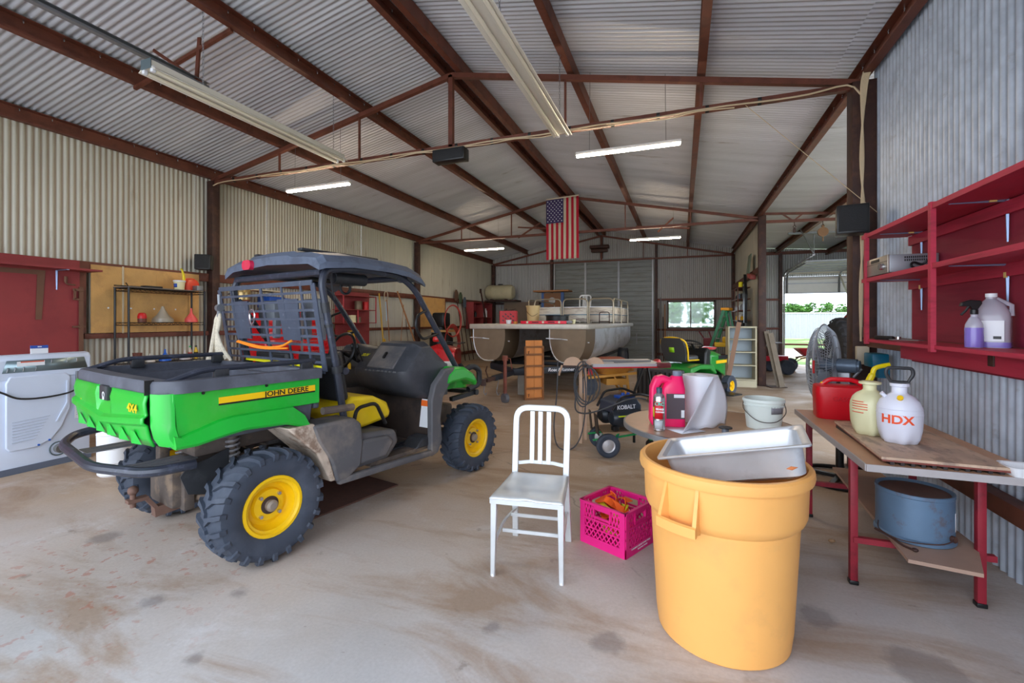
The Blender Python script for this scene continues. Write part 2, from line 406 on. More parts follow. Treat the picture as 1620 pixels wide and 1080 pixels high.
# front wall: a gable above a wide open doorway behind the camera
wf = struct('wall_front')
sheets(wf, BACKM, (WX, Y0, 0), (1,0,0), (0,0,1), (0,1,0), 0, RX-WX, -.06, lambda a: zroof(a+WX), [(.55, 8.9, 0, 3.62)])
for x in (WX+.55, RX-.2): obj('stud', MB().box((x, Y0+.06, 1.85), (.1, .1, 3.7)), STEEL, wf)

# ceiling ---------------------------------------------------------
ce = struct('ceiling')
cs = math.cos(math.atan(SL)); sn = math.sin(math.atan(SL))
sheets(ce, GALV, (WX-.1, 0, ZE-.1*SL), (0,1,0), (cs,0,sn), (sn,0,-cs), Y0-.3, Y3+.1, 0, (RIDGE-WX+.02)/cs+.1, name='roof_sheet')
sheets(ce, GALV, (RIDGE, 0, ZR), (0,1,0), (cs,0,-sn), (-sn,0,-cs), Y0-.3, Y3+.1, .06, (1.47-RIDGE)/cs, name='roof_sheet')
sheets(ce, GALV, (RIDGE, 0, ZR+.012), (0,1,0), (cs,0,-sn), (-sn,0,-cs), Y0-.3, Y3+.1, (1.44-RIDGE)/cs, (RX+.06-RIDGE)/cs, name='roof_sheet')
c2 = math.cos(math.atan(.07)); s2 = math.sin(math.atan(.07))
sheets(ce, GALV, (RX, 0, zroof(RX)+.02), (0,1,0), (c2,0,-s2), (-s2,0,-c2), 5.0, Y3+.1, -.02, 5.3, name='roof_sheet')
obj('ridge_cap', MB().prism([(RIDGE-.2,ZR-.01),(RIDGE,ZR+.035),(RIDGE+.2,ZR-.01),(RIDGE+.2,ZR+.0),(RIDGE,ZR+.045),(RIDGE-.2,ZR)], 'y', Y0-.3, Y3+.1), GALV, ce)
for x, side in ((WX+.03,1),(-5.80,1),(-4.30,1),(-2.98,1),(-2.68,-1),(-1.20,-1),(.24,-1),(RX-.05,-1)):
    mb = MB(); chan(mb, (x, Y0-.2, zroof(x)-.185), (x, Y3-.02, 0), .075, .165, side=side)
    pu_ = obj('purlin', mb, STEEL, ce)
    bl = MB()
    for i in range(56):
        y = .3+i*.3; bl.cyl((x+side*.02, y, zroof(x)-.028), (x+side*.02, y, zroof(x)-.06), .006, n=6)
    obj('bolt', bl, CHROME, pu_, kind='stuff')
for x in (3.0, 4.45, 5.7):
    mb = MB(); chan(mb, (x, 5.1, zroof(x)-.18), (x, Y3-.02, 0), .075, .165, side=-1); obj('purlin', mb, STEEL, ce)
# trusses
def truss(y, full=True):
    mb = MB(); t = .06; z0 = 3.72
    top = lambda x: zroof(x)-.24
    mb.bar((WX+.1, y, top(WX+.1)), (RIDGE, y, top(RIDGE)), t, t); mb.bar((RIDGE, y, top(RIDGE)), (RX-.05, y, top(RX-.05)), t, t)
    tr = obj('truss', mb, STEEL, ce)
    obj('bottom_chord', MB().bar((WX+.1, y, z0), (RX-.05, y, z0), t, t), STEEL, tr)
    for x, w_ in ((-5.8,.025),(-4.3,.025),(RIDGE,.06),(-1.3,.025),(.2,.025)):
        obj('web', MB().bar((x, y, z0), (x, y, top(x)), w_, w_), STEEL, tr)
    return tr
for y in (Y1, Y2, Y3-.14): truss(y)
# lean-to beam with diagonal stays
lt = MB(); lt.bar((RX, Y2, 3.66), (6.8, Y2, 3.50), .06, .06); lt.bar((RX, Y2, 3.84), (6.8, Y2, 3.50), .05, .05)
tr2 = obj('truss', lt, STEEL, ce)
obj('web', MB().bar((2.3,Y2,3.64),(2.1,Y2,3.8),.03,.03).bar((2.3,Y2,3.64),(2.5,Y2,3.8),.03,.03), STEEL, tr2)
# sway braces near the back
for a, b in (((-4.5,12.6,4.2),(-3.2,12.6,4.05)),((-4.6,12.9,3.95),(-3.9,12.9,4.35)),((-1.2,13.2,4.1),(.2,13.2,3.95)),((-.6,12.9,3.85),(-.2,12.9,4.2))):
    obj('brace', MB().bar(a, b, .04, .04), STEEL, ce)
# broken brace at the front left with two stubs
br = obj('brace', MB().bar((-5.80,3.34,zroof(-5.8)-.215), (-4.28,3.34,zroof(-4.3)-.2), .035, .035), STEEL, ce)
obj('brace', MB().bar((-4.74,3.30,3.93), (-4.75,3.34,4.42), .035, .02), STEEL, ce)
obj('brace', MB().bar((-4.74,3.36,3.95), (-4.93,3.00,4.14), .035, .02), STEEL, ce)

# back overhead door (closed) ---------------------------------------
d1 = struct('door_1')
DOORM = mat('door_grey', (128,132,130), .5, .3, var=.12, scale=2, dirt=(96,88,76), damt=.4, dscale=3, stretch=(.4,1,3))
for i in range(7):
    z0 = .02+i*.54; mb = MB()
    pr = [(0,0),(-.045,0),(-.045,.03),(-.03,.04),(-.03,.16),(-.042,.175),(-.042,.2),(-.03,.215),(-.03,.33),(-.042,.345),(-.042,.37),(-.03,.385),(-.03,.49),(-.045,.5),(-.045,.535),(0,.535)]
    mb.prism([(Y3-.03+a, z0+b) for a, b in pr], 'x', -4.70, -.94); obj('door_panel', mb, DOORM, d1)
for x in (-3.45, -2.2): obj('stile', MB().box((x, Y3-.085, 1.9), (.07, .02, 3.74)), GREYM, d1)
for x in (-4.66,-.98): obj('track', MB().box((x, Y3-.11, 1.9), (.05, .05, 3.8)), GREYM, d1)
obj('door_handle', MB().bar((-1.55,Y3-.1,1.0),(-1.55,Y3-.1,.6),.05,.03).bar((-1.9,Y3-.1,.82),(-1.1,Y3-.1,.86),.02,.02), GREYM, d1)
# lean-to overhead door, half raised ----------------------------------
d2 = struct('door_2')
DM2 = mat('door_pale', (206,204,198), .45, .2, var=.08, scale=2)
def dpath(s):   # path along the track: s up from the sill of the raised door
    zt, rr = 3.05, .32
    if s < zt-rr-2.38: return (Y3-.06, 2.38+s)
    s -= zt-rr-2.38
    if s < rr*PI/2: a = s/rr; return (Y3-.06-rr+rr*math.cos(a), zt-rr+rr*math.sin(a))
    s -= rr*PI/2; return (Y3-.06-rr-s, zt+s*.03)
s0 = 0
for i in range(6):
    sec = []; a = []
    for j in range(6): a.append(dpath(s0+.53*j/5))
    s0 += .535
    mb = MB()
    for (ya, za), (yb, zb) in zip(a[:-1], a[1:]):
        mb.bar((4.74, ya, za), (4.74, yb, zb), 3.02, .012, up=(0, -.7, .7))
    rp = obj('door_panel', mb, DM2, d2, smooth=0)
    rb = MB()
    for q in (0, 3, 5):
        yy, zz = a[q]; rb.box((4.74, yy-.02, zz-.015), (3.02, .035, .03))
    obj('rib', rb, GREYM, rp)
sl_ = MB()
for x in (3.28, 4.74, 6.2): sl_.tube([(x, dpath(t*.1)[0]-.03, dpath(t*.1)[1]-.02) for t in range(31)], .03, n=4)
obj('stile', sl_, GREYM, d2)
tk = MB()
for x in (3.2, 6.28):
    tk.tube([(x, Y3-.08, .02), (x, Y3-.08, 2.75), (x, Y3-.17, 2.98), (x, Y3-.4, 3.08), (x, 13.7, 3.16)], .028, n=6)
obj('track', tk, CHROME, d2)
obj('hanger', MB().bar((3.2,13.7,3.16),(3.2,13.7,3.78),.03,.01).bar((3.2,13.7,3.16),(2.85,13.5,3.8),.03,.01).bar((2.6,13.6,3.72),(6.5,13.6,3.6),.08,.05), GREYM, d2)
# window ---------------------------------------------------------------
w1 = struct('window_1')
WF = mat('window_frame', (92,80,76), .5, .2)
mb = MB(); x0, x1, z0, z1 = -.49, 1.12, 1.17, 2.18
for a, b, c, d in ((x0,x1,z0,z0+.06),(x0,x1,z1-.06,z1),(x0,x0+.06,z0,z1),(x1-.06,x1,z0,z1)): mb.box(((a+b)/2, Y3-.03, (c+d)/2), (b-a, .1, d-c))
obj('window_frame', mb, WF, w1); obj('mullion', MB().box((.31, Y3-.03, 1.675), (.035, .06, .9)), WF, w1)
GLASS = mat('window_glass', (225,232,236), .05, 0, trans=1.0)
for a in (-.06, .68): obj('pane', MB().box((a, Y3, 1.675), (.72, .006, .9)), GLASS, w1)

# beyond the yard ------------------------------------------------------
shed = thing('metal_fence', 'long white ribbed metal fence running across the yard beyond lean-to door', 'fence', (29, 44, 0))
PALE = mat('white_ribbed_sheet', (168,168,174), .5, .1, var=.04)
mb = MB(); prf = []
for i in range(110): x = -22+i*.4; prf += [(x, 0), (x+.06, -.05), (x+.12, -.05), (x+.18, 0)]
mb.prism(prf+[(22,.1),(-22,.1)], 'z', 0, 2.1); obj('ribbed_wall', mb, PALE, shed, smooth=0)
obj('top_rail', MB().box((0, .03, 2.13), (44.2, .22, .08)), WHITE, shed)
def tree(x, y, h, rad, label, seed, base=0, low=.2):
    rnd = random.Random(seed); t = thing('tree', label, 'tree', (x, y, base), group=None)
    obj('trunk', MB().tube([(0,0,0),(.1,0,h*.35),(0,.1,h*.7)], [.22,.16,.08], 8), mat('bark', (90,74,60), .9), t)
    mb = MB()
    for k in range(26):
        a = rnd.random()*2*PI; rr = rad*math.sqrt(rnd.random()); zz = h*(low+(.84-low)*rnd.random()); cx, cy = rr*math.cos(a), rr*math.sin(a); br_ = rad*(.26+.18*rnd.random())
        for q in range(120):
            d = Vector((rnd.gauss(0,1), rnd.gauss(0,1), rnd.gauss(0,1))).normalized()*br_*(.6+.5*rnd.random()); p = Vector((cx, cy, zz))+d
            u, v = frame(Vector((rnd.gauss(0,1), rnd.gauss(0,1), rnd.gauss(0,1)))); s_ = .09+.09*rnd.random()
            mb.add([p-u*s_, p-v*s_*.6, p+u*s_, p+v*s_*.6], [(0,1,2,3)])
    obj('crown', mb, LEAF, t, smooth=0)
LEAF = mat('leaves', (72,118,40), .7, 0, var=.4, scale=1.2)
for i, (x, y, h, rad, lb) in enumerate(((9.6,57,3.5,1.4,'leftmost green tree showing above the white metal fence'),(12.2,58,4.3,1.4,'green tree rising highest above the white metal fence'),(14.8,57,3.6,1.4,'round green tree right of the tallest one above the fence'),(17.4,58,3.5,1.4,'green tree above fence just left of the tractor'),(20.0,57,3.6,1.4,'rightmost green tree above the fence, behind the tractor'),
        (-1.1,56,4.5,1.5,'leafy tree filling left pane of the back window'),(2.1,58,4.1,1.5,'leafy tree in the right pane of the back window'))):
    tree(x, y, h, rad, lb, i)
fe = thing('fence', 'low white rail fence seen through foot of the back window', 'fence', (0, 27, 0))
for z in (.5,.9,1.25): obj('rail', MB().box((0,0,z), (8,.04,.1)), WHITE, fe)
for i in range(9): obj('fence_post', MB().box((-4+i,.06,.7), (.1,.1,1.4)), WHITE, fe)
# ================================================================ UTILITY VEHICLE
GREEN = mat('green_paint', (24,176,52), .32, 0, var=.05, scale=3, coat=.3, dirt=(120,190,120), damt=.25, dscale=4, dcut=(.55,.8))
BEDG = mat('bed_grey', (78,81,91), .6, 0, var=.12, scale=12, dirt=(130,134,150), damt=.35, dscale=6, dcut=(.5,.8))
DUST = mat('dusty_plastic', (86,86,90), .65, 0, var=.12, scale=5, dirt=(160,146,132), damt=.5, dscale=3, dcut=(.48,.7))
MUD = mat('muddy_frame', (84,74,68), .8, 0, var=.25, scale=9, dirt=(140,118,96), damt=.6, dscale=5)
TUBE = mat('black_tube', (52,56,68), .38, .1, var=.1, scale=6, dirt=(120,126,150), damt=.4, dscale=14, dcut=(.56,.72))
DEC = mat('decal_black', (20,20,20), .5)
def tyre(r, wd, rin, lugs, lug_h=.02):
    hw = wd/2
    prof = [(rin, -hw*.78), (rin+.02, -hw*.92), (r*.80, -hw), (r*.93, -hw*.93), (r-.012, -hw*.75), (r-.006, -hw*.3), (r-.004, 0), (r-.006, hw*.3), (r-.012, hw*.75), (r*.93, hw*.93), (r*.80, hw), (rin+.02, hw*.92), (rin, hw*.78)]
    mb = MB(); mb.lathe([(a-lug_h*.6 if a > r*.9 else a, h) for a, h in prof], ax=(0,1,0), n=40, close=False)
    lg = MB(); n = lugs; da = 2*PI/n
    def pt(a, h, rr): return (math.cos(a)*rr, h, math.sin(a)*rr)
    def rad(h): k = abs(h)/hw; return r*(1-.05*max(0, k-.7)/.3)
    for i in range(n):
        for sd in (1, -1):
            a0 = i*da+(da/2 if sd < 0 else 0)
            path = [(0-.08*sd*0, a0+da*.62), (.42, a0+da*.20), (.82, a0+.02), (1.0, a0-.01), (1.01, a0-.0)]
            secs = []
            for j, (k, a) in enumerate(path):
                h = sd*k*hw; w_ = da*(.17 if j < 2 else .2); rt = [r, r, r*.985, r*.94, r*.84][j]; rb = [r-.03, r-.03, r-.035, r*.88, r*.80][j]
                hh = sd*min(k, .98)*hw
                secs.append([pt(a-w_, hh*.985, rb), pt(a-w_*.7, h*1.0+(.006*sd if j > 2 else 0), rt), pt(a+w_*.7, h*1.0+(.006*sd if j > 2 else 0), rt), pt(a+w_, hh*.985, rb)])
            lg.loft(secs)
    return mb, lg
def wheel(parent, pos, r, wd, side, lugs=22):
    """side: -1 outside faces -y"""
    rin = .175; mb, lg = tyre(r, wd, rin, lugs)
    ty = obj('tire', mb, RUBBER, parent, loc=pos); obj('tread_lugs', lg, RUBBER, ty, smooth=30, kind='stuff')
    o = side*wd/2
    rm = MB(); rm.lathe([(rin+.008, o*.80), (rin+.004, o*.86), (rin-.012, o*.86), (rin-.02, o*.75), (rin-.034, o*.70), (rin-.04, o*.35), (rin-.055, o*.22), (.10, o*.25), (.09, o*.42), (.055, o*.46), (.05, o*.46)], ax=(0,1,0), n=36, close=False)
    rm.lathe([(rin, -o*.8), (rin, o*.8)], ax=(0,1,0), n=36, close=False); rm.cyl((0,o*.2,0), (0,-o*.2,0), rin-.03, n=30)
    rim = obj('rim', rm, YELLOW, parent, loc=pos)
    hb = MB(); hb.lathe([(.052, o*.44), (.052, o*.5), (.04, o*.52)], ax=(0,1,0), n=24); obj('hub', hb, mat('rusty_hub', (70,52,44), .7, .2), rim)
    hb = MB(); hb.lathe([(.034, o*.5), (.034, o*.72), (.02, o*.8), (.0, o*.8)], ax=(0,1,0), n=20); obj('hub_cap', hb, mat('dusty_metal', (150,138,126), .6, .3), rim)
    for k in range(4):
        a = PI/4+k*PI/2; obj('lug_nut', MB().cyl((.078*math.cos(a), o*.42, .078*math.sin(a)), (.078*math.cos(a), o*.58, .078*math.sin(a)), .011, n=6), CHROME, rim)
    return ty
UV = thing('utility_vehicle', 'green and black utility vehicle with yellow wheels, roll cage and cargo bed', 'utility vehicle', (-2.99, 2.19, 0), R(77.3))
wheel(UV, (0.02,-.62,.335), .335, .25, -1); wheel(UV, (0.02,.62,.335), .335, .25, 1)
wheel(UV, (2.0,-.63,.32), .32, .22, -1); wheel(UV, (2.0,.63,.32), .32, .22, 1)
# frame, axle, suspension
mb = MB()
mb.box((.7,0,.40), (1.6,.5,.10), bev=.02).box((2.0,0,.45), (.6,.34,.22), bev=.03).box((-.05,0,.42), (.5,.34,.26), bev=.03)
mb.bar((0,-.58,.33),(0,.58,.33),.07,.07).bar((2,-.6,.33),(2,.6,.33),.06,.06)
mb.box((-.22,-.18,.45), (.06,.07,.34), bev=.01).box((-.22,.18,.45), (.06,.07,.34), bev=.01).box((.15,0,.68), (.8,.7,.1), bev=.02)
obj('frame', mb, MUD, UV)
for sy in (-1, 1):
    sp = MB(); pts = [(-.04+.035*math.cos(t*.7), sy*.36+.035*math.sin(t*.7), .40+.0034*t) for t in range(90)]
    sp.tube(pts, .008, 6); obj('coil_spring', sp, mat('spring_grey', (150,148,152), .5, .4), UV)
    obj('shock', MB().cyl((-.04,sy*.36,.36),(-.04,sy*.36,.74),.02).cyl((-.04,sy*.36,.68),(-.04,sy*.36,.75),.03), MUD, UV)
    obj('control_arm', MB().tube([(.18,sy*.15,.34),(.0,sy*.5,.32),(-.18,sy*.15,.34)],.02).tube([(.1,sy*.15,.5),(-.02,sy*.48,.44),(-.15,sy*.15,.5)],.018), MUD, UV)
# hitch and ball
hm = mat('rusty_hitch', (112,84,72), .7, .2, var=.2)
mb = MB().bar((.0,-.02,.30),(-.34,-.02,.27),.06,.06).bar((-.30,-.02,.25),(-.38,-.02,.37),.055,.02).bar((-.37,-.02,.37),(-.47,-.02,.37),.055,.02)
h_ = obj('hitch', mb, hm, UV); obj('ball', MB().ball((-.44,-.02,.43),.028).cyl((-.44,-.02,.33),(-.44,-.02,.42),.015), hm, h_)
# rear bumper tube
pts = fillet([(-.28,-.44,.62),(-.50,-.42,.62),(-.63,-.02,.62),(-.60,.66,.64),(-.50,.84,.66),(-.34,.84,.68)], .10, 5)
obj('rear_bumper', MB().tube(pts, .028, 10), TUBE, UV)
for y, k in ((-.22,0),(.45,1)):
    obj('bumper_bracket', MB().box((-.38,y,.615),(.34,.16,.006)).box((-.4,y-.05,.615),(.2,.02,.014)).box((-.4,y+.04,.615),(.2,.02,.014)), GREYM, UV)
obj('mud_flap', MB().prism([(-.20,.62),(-.30,.60),(-.34,.55),(-.30,.44),(-.16,.40),(-.08,.46),(-.08,.66)], 'y', -.40,-.39), BLKPL, UV)
# cargo bed liner
def tub(mb, x0, x1, y, z0, z1, t, tz=.05):
    o = [(x0,-y),(x1,-y),(x1,y),(x0,y)]; i = [(x0+t,-y+t),(x1-t,-y+t),(x1-t,y-t),(x0+t,y-t)]
    b = [(x0+t+tz,-y+t+.03),(x1-t-.03,-y+t+.03),(x1-t-.03,y-t-.03),(x0+t+tz,y-t-.03)]
    vs = [(p[0],p[1],z1) for p in o]+[(p[0],p[1],z1) for p in i]+[(p[0],p[1],z0) for p in b]+[(p[0],p[1],z1-.07) for p in o]+[(p[0]+.02*(1 if p[0] < 0 else -1),p[1]*.97,z0-.02) for p in o]
    fs = []
    for k in range(4):
        j = (k+1) % 4; fs += [(k,j,4+j,4+k),(4+k,4+j,8+j,8+k),(k,j,12+j,12+k),(12+k,12+j,16+j,16+k)]
    return mb.add(vs, fs+[(8,9,10,11),(16,17,18,19)])
mb = MB(); tub(mb, -.50, .33, .665, .80, 1.075, .05)
bed = obj('cargo_bed', mb, BEDG, UV, bevel=.012)
# rounded rim band
rim = MB(); y = .68
def rimpath(xr, yy, cr): return fillet([(.36,-yy),(xr,-yy),(xr,yy),(.36,yy)], cr, 6)
def P3(l, z): return [(p[0],p[1],z) for p in [(q[0],q[1]) for q in l]]
op = [Vector((p[0],p[1],0)) for p in [(.36,-.695,0),(-.46,-.695,0),(-.545,-.595,0),(-.56,0,0),(-.545,.595,0),(-.46,.695,0),(.36,.695,0)]]
ip = [Vector(p) for p in [(.36,-.625,0),(-.43,-.625,0),(-.46,-.56,0),(-.475,0,0),(-.46,.56,0),(-.43,.625,0),(.36,.625,0)]]
op = fillet(op, .05, 4); ip = fillet(ip, .04, 4)
secs = []
for a, b in zip(op, ip):
    m_ = (a+b)/2
    secs.append([(a.x,a.y,1.065),(a.x,a.y,1.115),(a.x*.9+b.x*.1,a.y*.9+b.y*.1,1.13),(b.x,b.y,1.13),(b.x,b.y,1.06)])
rim.loft(secs); obj('bed_rim', rim, BEDG, bed)
obj('bed_rim_joint', MB().box((-.545,-.575,1.10),(.04,.006,.075)), DEC, bed)
obj('bed_front_panel', MB().box((.35,0,.99),(.04,1.3,.26), bev=.01), BEDG, bed)
mb = MB()
for k, y in enumerate((.04,-.08,-.2)): mb.box((.325,y,1.02),(.004,.09,.06))
for k, y in enumerate((.04,-.08,-.2)): obj('warning_label', MB().box((.250,y+.0,1.005),(.004,.10,.07)), WHITE, bed); obj('label_band', MB().box((.247,y,1.035),(.003,.10,.018)), mat('label_orange',(240,110,40),.5) if k else YELLOW, bed)
# green sides with flared arch
for sd in (-1, 1):
    up = [(-.48,1.065),(.355,1.065),(.355,.90),(.20,.90),(.02,.905),(-.2,.90),(-.445,.835),(-.48,.84)]
    obj('side_panel', MB().prism(up, 'y', sd*.675, sd*.655), GREEN, UV, bevel=.004)
    crease = [(-.48,.85),(-.445,.838),(-.265,.893),(-.20,.902),(.158,.902),(.235,.84)]
    low = [(-.48,.79),(-.38,.790),(-.25,.812),(-.14,.825),(.10,.812),(.26,.758)]
    secs = []
    for (a, b), (c, d) in zip(crease, low):
        secs.append([(a,sd*.672,b+.006),(a,sd*.70,b),(c,sd*.725,d+.01),(c,sd*.715,d-.004),(c,sd*.66,d),(a,sd*.655,b)])
    obj('wheel_arch', MB().loft(secs), GREEN, UV, smooth=25)
    # rear corner
    cp = [Vector(p) for p in [(-.47,sd*.675,0),(-.505,sd*.668,0),(-.532,sd*.64,0),(-.545,sd*.585,0)]]
    secs = [[(p.x,p.y,1.068),(p.x,p.y,1.04),(p.x*1.0,p.y*1.01,.90),(p.x+.01,p.y*1.03,.84),(p.x+.03,p.y*1.045,.80),(p.x+.05,p.y*.97,.79),(p.x+.03,p.y*.93,1.06)] for p in cp]
    obj('corner_panel', MB().loft(secs), GREEN, UV)
    obj('panel_bolt', MB().cyl((-.34,sd*.66,1.055),(-.34,sd*.683,1.055),.008,n=8).cyl((0,sd*.66,1.055),(0,sd*.683,1.055),.008,n=8), DEC, UV)
obj('yellow_stripe', MB().prism([(-.262,.986),(.32,.985),(.32,1.022),(-.262,1.020)], 'y', -.675, -.680), YELLOW, UV)
obj('stripe_lower_line', MB().prism([(-.262,.976),(.32,.976),(.32,.986),(-.262,.986)], 'y', -.675, -.679), DEC, UV)  # black decal line along the lower edge of the yellow stripe
text('lettering', 'JOHN DEERE', .043, DEC, UV, (.13,-.6815,1.003), (R(90),0,0), .0012, 1.15, bold=.0006)
# tailgate
def tgy(y): return -.548-.012*(1-(y/.58)**2)
def tgp(y, z, d=0): return (tgy(y)-d+ (.0 if z > .86 else (.86-z)*.25), y, z)
mb = MB()
cols = [-.575,-.4,-.12,-.085,.085,.12,.4,.575]
rows = [(1.068,.0),(1.02,.012),(.94,.004),(.925,.022),(.90,.022),(.885,.004),(.79,-.01)]
def tgf(u, v):
    y = -.575+1.15*u; i = v*(len(rows)-1); k = min(int(i), len(rows)-2); t = i-k
    z = rows[k][0]*(1-t)+rows[k+1][0]*t; d = rows[k][1]*(1-t)+rows[k+1][1]*t
    vv = abs(y)/.575; dz = (.03-.05*vv) if z < .95 else 0
    if abs(y) < .11 and z > .95: d = -.015
    z2 = z+(-dz if .86 < z < .95 else 0)
    if z < .8: z2 = .775+.02*vv
    return tgp(y, z2, d)
tg = MB().grid(tgf, 46, 12)
tgo = obj('tailgate', tg, GREEN, UV, solid=.01, smooth=25)
for y in (-.46,-.30,-.12,.06,.24,.42):
    obj('tailgate_gusset', MB().add([tgp(y,.79,.003),tgp(y+.09,.79,.003),tgp(y+.07,.865,.012),tgp(y+.02,.865,.012),tgp(y+.045,.80,.03)], [(0,1,4),(1,2,4),(2,3,4),(3,0,4)]), GREEN, tgo, smooth=0)
lt_ = MB().box((-.56,.0,1.03),(.03,.12,.085), bev=.008)
lt_o = obj('latch', lt_, BLKPL, tgo); obj('latch_emblem', MB().lathe([(.012,0),(.018,0)], (-.577,-.02,1.02), (1,0,0), 16, close=False).box((-.577,-.02,1.0),(.002,.02,.012)), WHITE, lt_o, solid=.002)
text('lettering', '4X4', .062, YELLOW, tgo, (-.574,-.44,.985), (R(90),0,R(-90)), .001, 1.25, bold=.0012)
obj('script_decal', MB().box((-.562,.42,1.0),(.002,.10,.02), rot=(R(-25),0,0)).box((-.562,.40,.975),(.002,.09,.016), rot=(R(-25),0,0)), YELLOW, tgo)
# bed rails
for sd in (-1, 1):
    pts = fillet([(-.50,sd*.61,1.115),(-.31,sd*.61,1.175),(.36,sd*.61,1.175)], .06, 4)
    rl = obj('bed_rail', MB().tube(pts, .0165, 8), TUBE, UV)
    for x in (-.22,.30): obj('rail_foot', MB().box((x,sd*.61,1.14),(.075,.03,.06), bev=.004), BLKPL, rl)
# rear cage posts etc
r_ = .026
for sd in (-1, 1):
    pts = fillet([(.62,sd*.60,.62),(.54,sd*.60,1.10),(.42,sd*.60,1.70),(.46,sd*.585,1.80),(.75,sd*.575,1.83),(1.16,sd*.575,1.81),(1.33,sd*.575,1.71),(1.91,sd*.575,.95)], .10, 5)
    obj('roll_cage_hoop', MB().tube(pts, r_, 10), TUBE, UV)
    for a_, b_, q_ in (((.545,sd*.60,1.075),(.536,sd*.60,1.125),.036),((.48,sd*.60,1.40),(.476,sd*.60,1.42),.031),((.458,sd*.60,1.50),(.445,sd*.60,1.57),.029)): obj('cage_clamp', MB().cyl(a_,b_,q_,n=14), BLKPL, UV)
    if sd > 0: obj('cage_brace', MB().tube([(.45,sd*.57,1.62),(.78,sd*.57,1.12)], .017), TUBE, UV)
    obj('grab_handle', MB().tube(fillet([(1.47,sd*.585,1.54),(1.33,sd*.60,1.49),(1.31,sd*.60,1.39),(1.39,sd*.60,1.28),(1.62,sd*.585,1.33)], .05, 4), .012), BLACK, UV)
obj('cage_crossbar', MB().tube([(.44,-.58,1.78),(.44,.58,1.78)], r_), TUBE, UV); obj('cage_crossbar', MB().tube([(1.22,-.57,1.80),(1.22,.57,1.80)], r_), TUBE, UV); obj('cage_crossbar', MB().tube([(.62,-.60,1.08),(.62,.60,1.08)], r_), TUBE, UV)
obj('speaker_pod', MB().tube([(.62,-.45,1.76),(.9,-.45,1.76)], .045, 12), BLKPL, UV); obj('roof_strut', MB().tube([(.62,.1,1.80),(1.1,.2,1.80)], .02), BLKPL, UV)
obj('headset_hook', MB().tube(arc((.8,-.35,1.70), .045, 0, 2*PI, 16), .011, 6), BLKPL, UV)
obj('hanging_strap', MB().prism([(.60,1.80),(.64,1.80),(.60,1.70),(.62,1.60),(.595,1.70)], 'y', -.47, -.455), BLKPL, UV)
# roof, moulded, raised centre panels
ROOF = mat('roof_plastic', (88,98,116), .5, 0, var=.1, scale=6, dirt=(60,66,82), damt=.5, dscale=9)
def rsec(x, w_, zt, ze, zl):
    return [(x,-w_,zl),(x,-w_-.005,ze),(x,-w_*.94,ze+.05),(x,-w_*.72,zt-.01),(x,-w_*.5,zt-.005),(x,-w_*.42,zt+.012),(x,0,zt+.02),(x,w_*.42,zt+.012),(x,w_*.5,zt-.005),(x,w_*.72,zt-.01),(x,w_*.94,ze+.05),(x,w_+.005,ze),(x,w_,zl),(x,w_*.8,zl+.05),(x,0,zl+.075),(x,-w_*.8,zl+.05)]
rf = MB().loft([rsec(.43,.64,1.90,1.82,1.785), rsec(.47,.66,1.935,1.845,1.80), rsec(.70,.66,1.955,1.86,1.825), rsec(1.05,.66,1.945,1.855,1.82), rsec(1.25,.655,1.92,1.84,1.80), rsec(1.40,.64,1.85,1.795,1.76), rsec(1.46,.62,1.79,1.755,1.735)])
ro = obj('roof', rf, ROOF, UV, loc=(-.055,0,0), smooth=28)
for sd in (-1,1): obj('roof_rib', MB().box((.85,sd*.30,1.965),(.7,.06,.02), bev=.008), BLKPL, ro)
obj('brake_light', MB().prism(rrect(.125,.075,.035,5), 'x', 0, .035, Matrix.Translation((.345,.25,1.875))), mat('red_lens', (214,20,72), .15, 0, coat=1), UV)
# rear grille panel: slotted sheet with two solid blocks
PANEL = mat('panel_blue_grey', (70,78,94), .5, .1, var=.14, scale=14, dirt=(140,146,160), damt=.4, dscale=22, dcut=(.6,.7))
gp = MB(); gx = lambda z: .41+(1.70-z)*.16
yl, yr = .74, -.565
zs = [1.70-.061*i for i in range(11)]
def slat(ya, yb, z, h=.018): gp.box((gx(z)-.035, (ya+yb)/2, z), (.008, abs(yb-ya), h))
for z in zs: slat(yl, yr, z)
for z in (1.705,1.09): slat(yl, yr, z, .035)
def vbar(y, z0, z1, w_=.022): gp.bar((gx(z0)-.035,y,z0),(gx(z1)-.035,y,z1), w_, .008, up=(1,0,0))
for y, w_ in ((yl,.05),(yr+.0,.05),(-.42,.022),(.10,.03),(.30,.0),(.55,.022),(-.18,.022)):
    if w_: vbar(y, 1.09, 1.70, w_)
for ya, yb in ((.56,.34),(-.12,-.34)):
    for za, zb in ((1.57,1.30),): gp.add([(gx(za)-.041,ya+.02,za+.03),(gx(za)-.041,yb-.02,za+.03),(gx(zb)-.041,yb,zb),(gx(zb)-.041,ya,zb),(gx(za)-.03,ya+.02,za+.03),(gx(za)-.03,yb-.02,za+.03),(gx(zb)-.03,yb,zb),(gx(zb)-.03,ya,zb)],[(0,1,2,3),(4,5,6,7),(0,1,5,4),(1,2,6,5),(2,3,7,6),(3,0,4,7)])
obj('rear_grille', gp, PANEL, UV, smooth=0)
obj('yellow_level', MB().bar((.50,.54,1.13),(.50,-.5,1.11),.02,.022), mat('bright_yellow', (232,226,10), .5), UV)
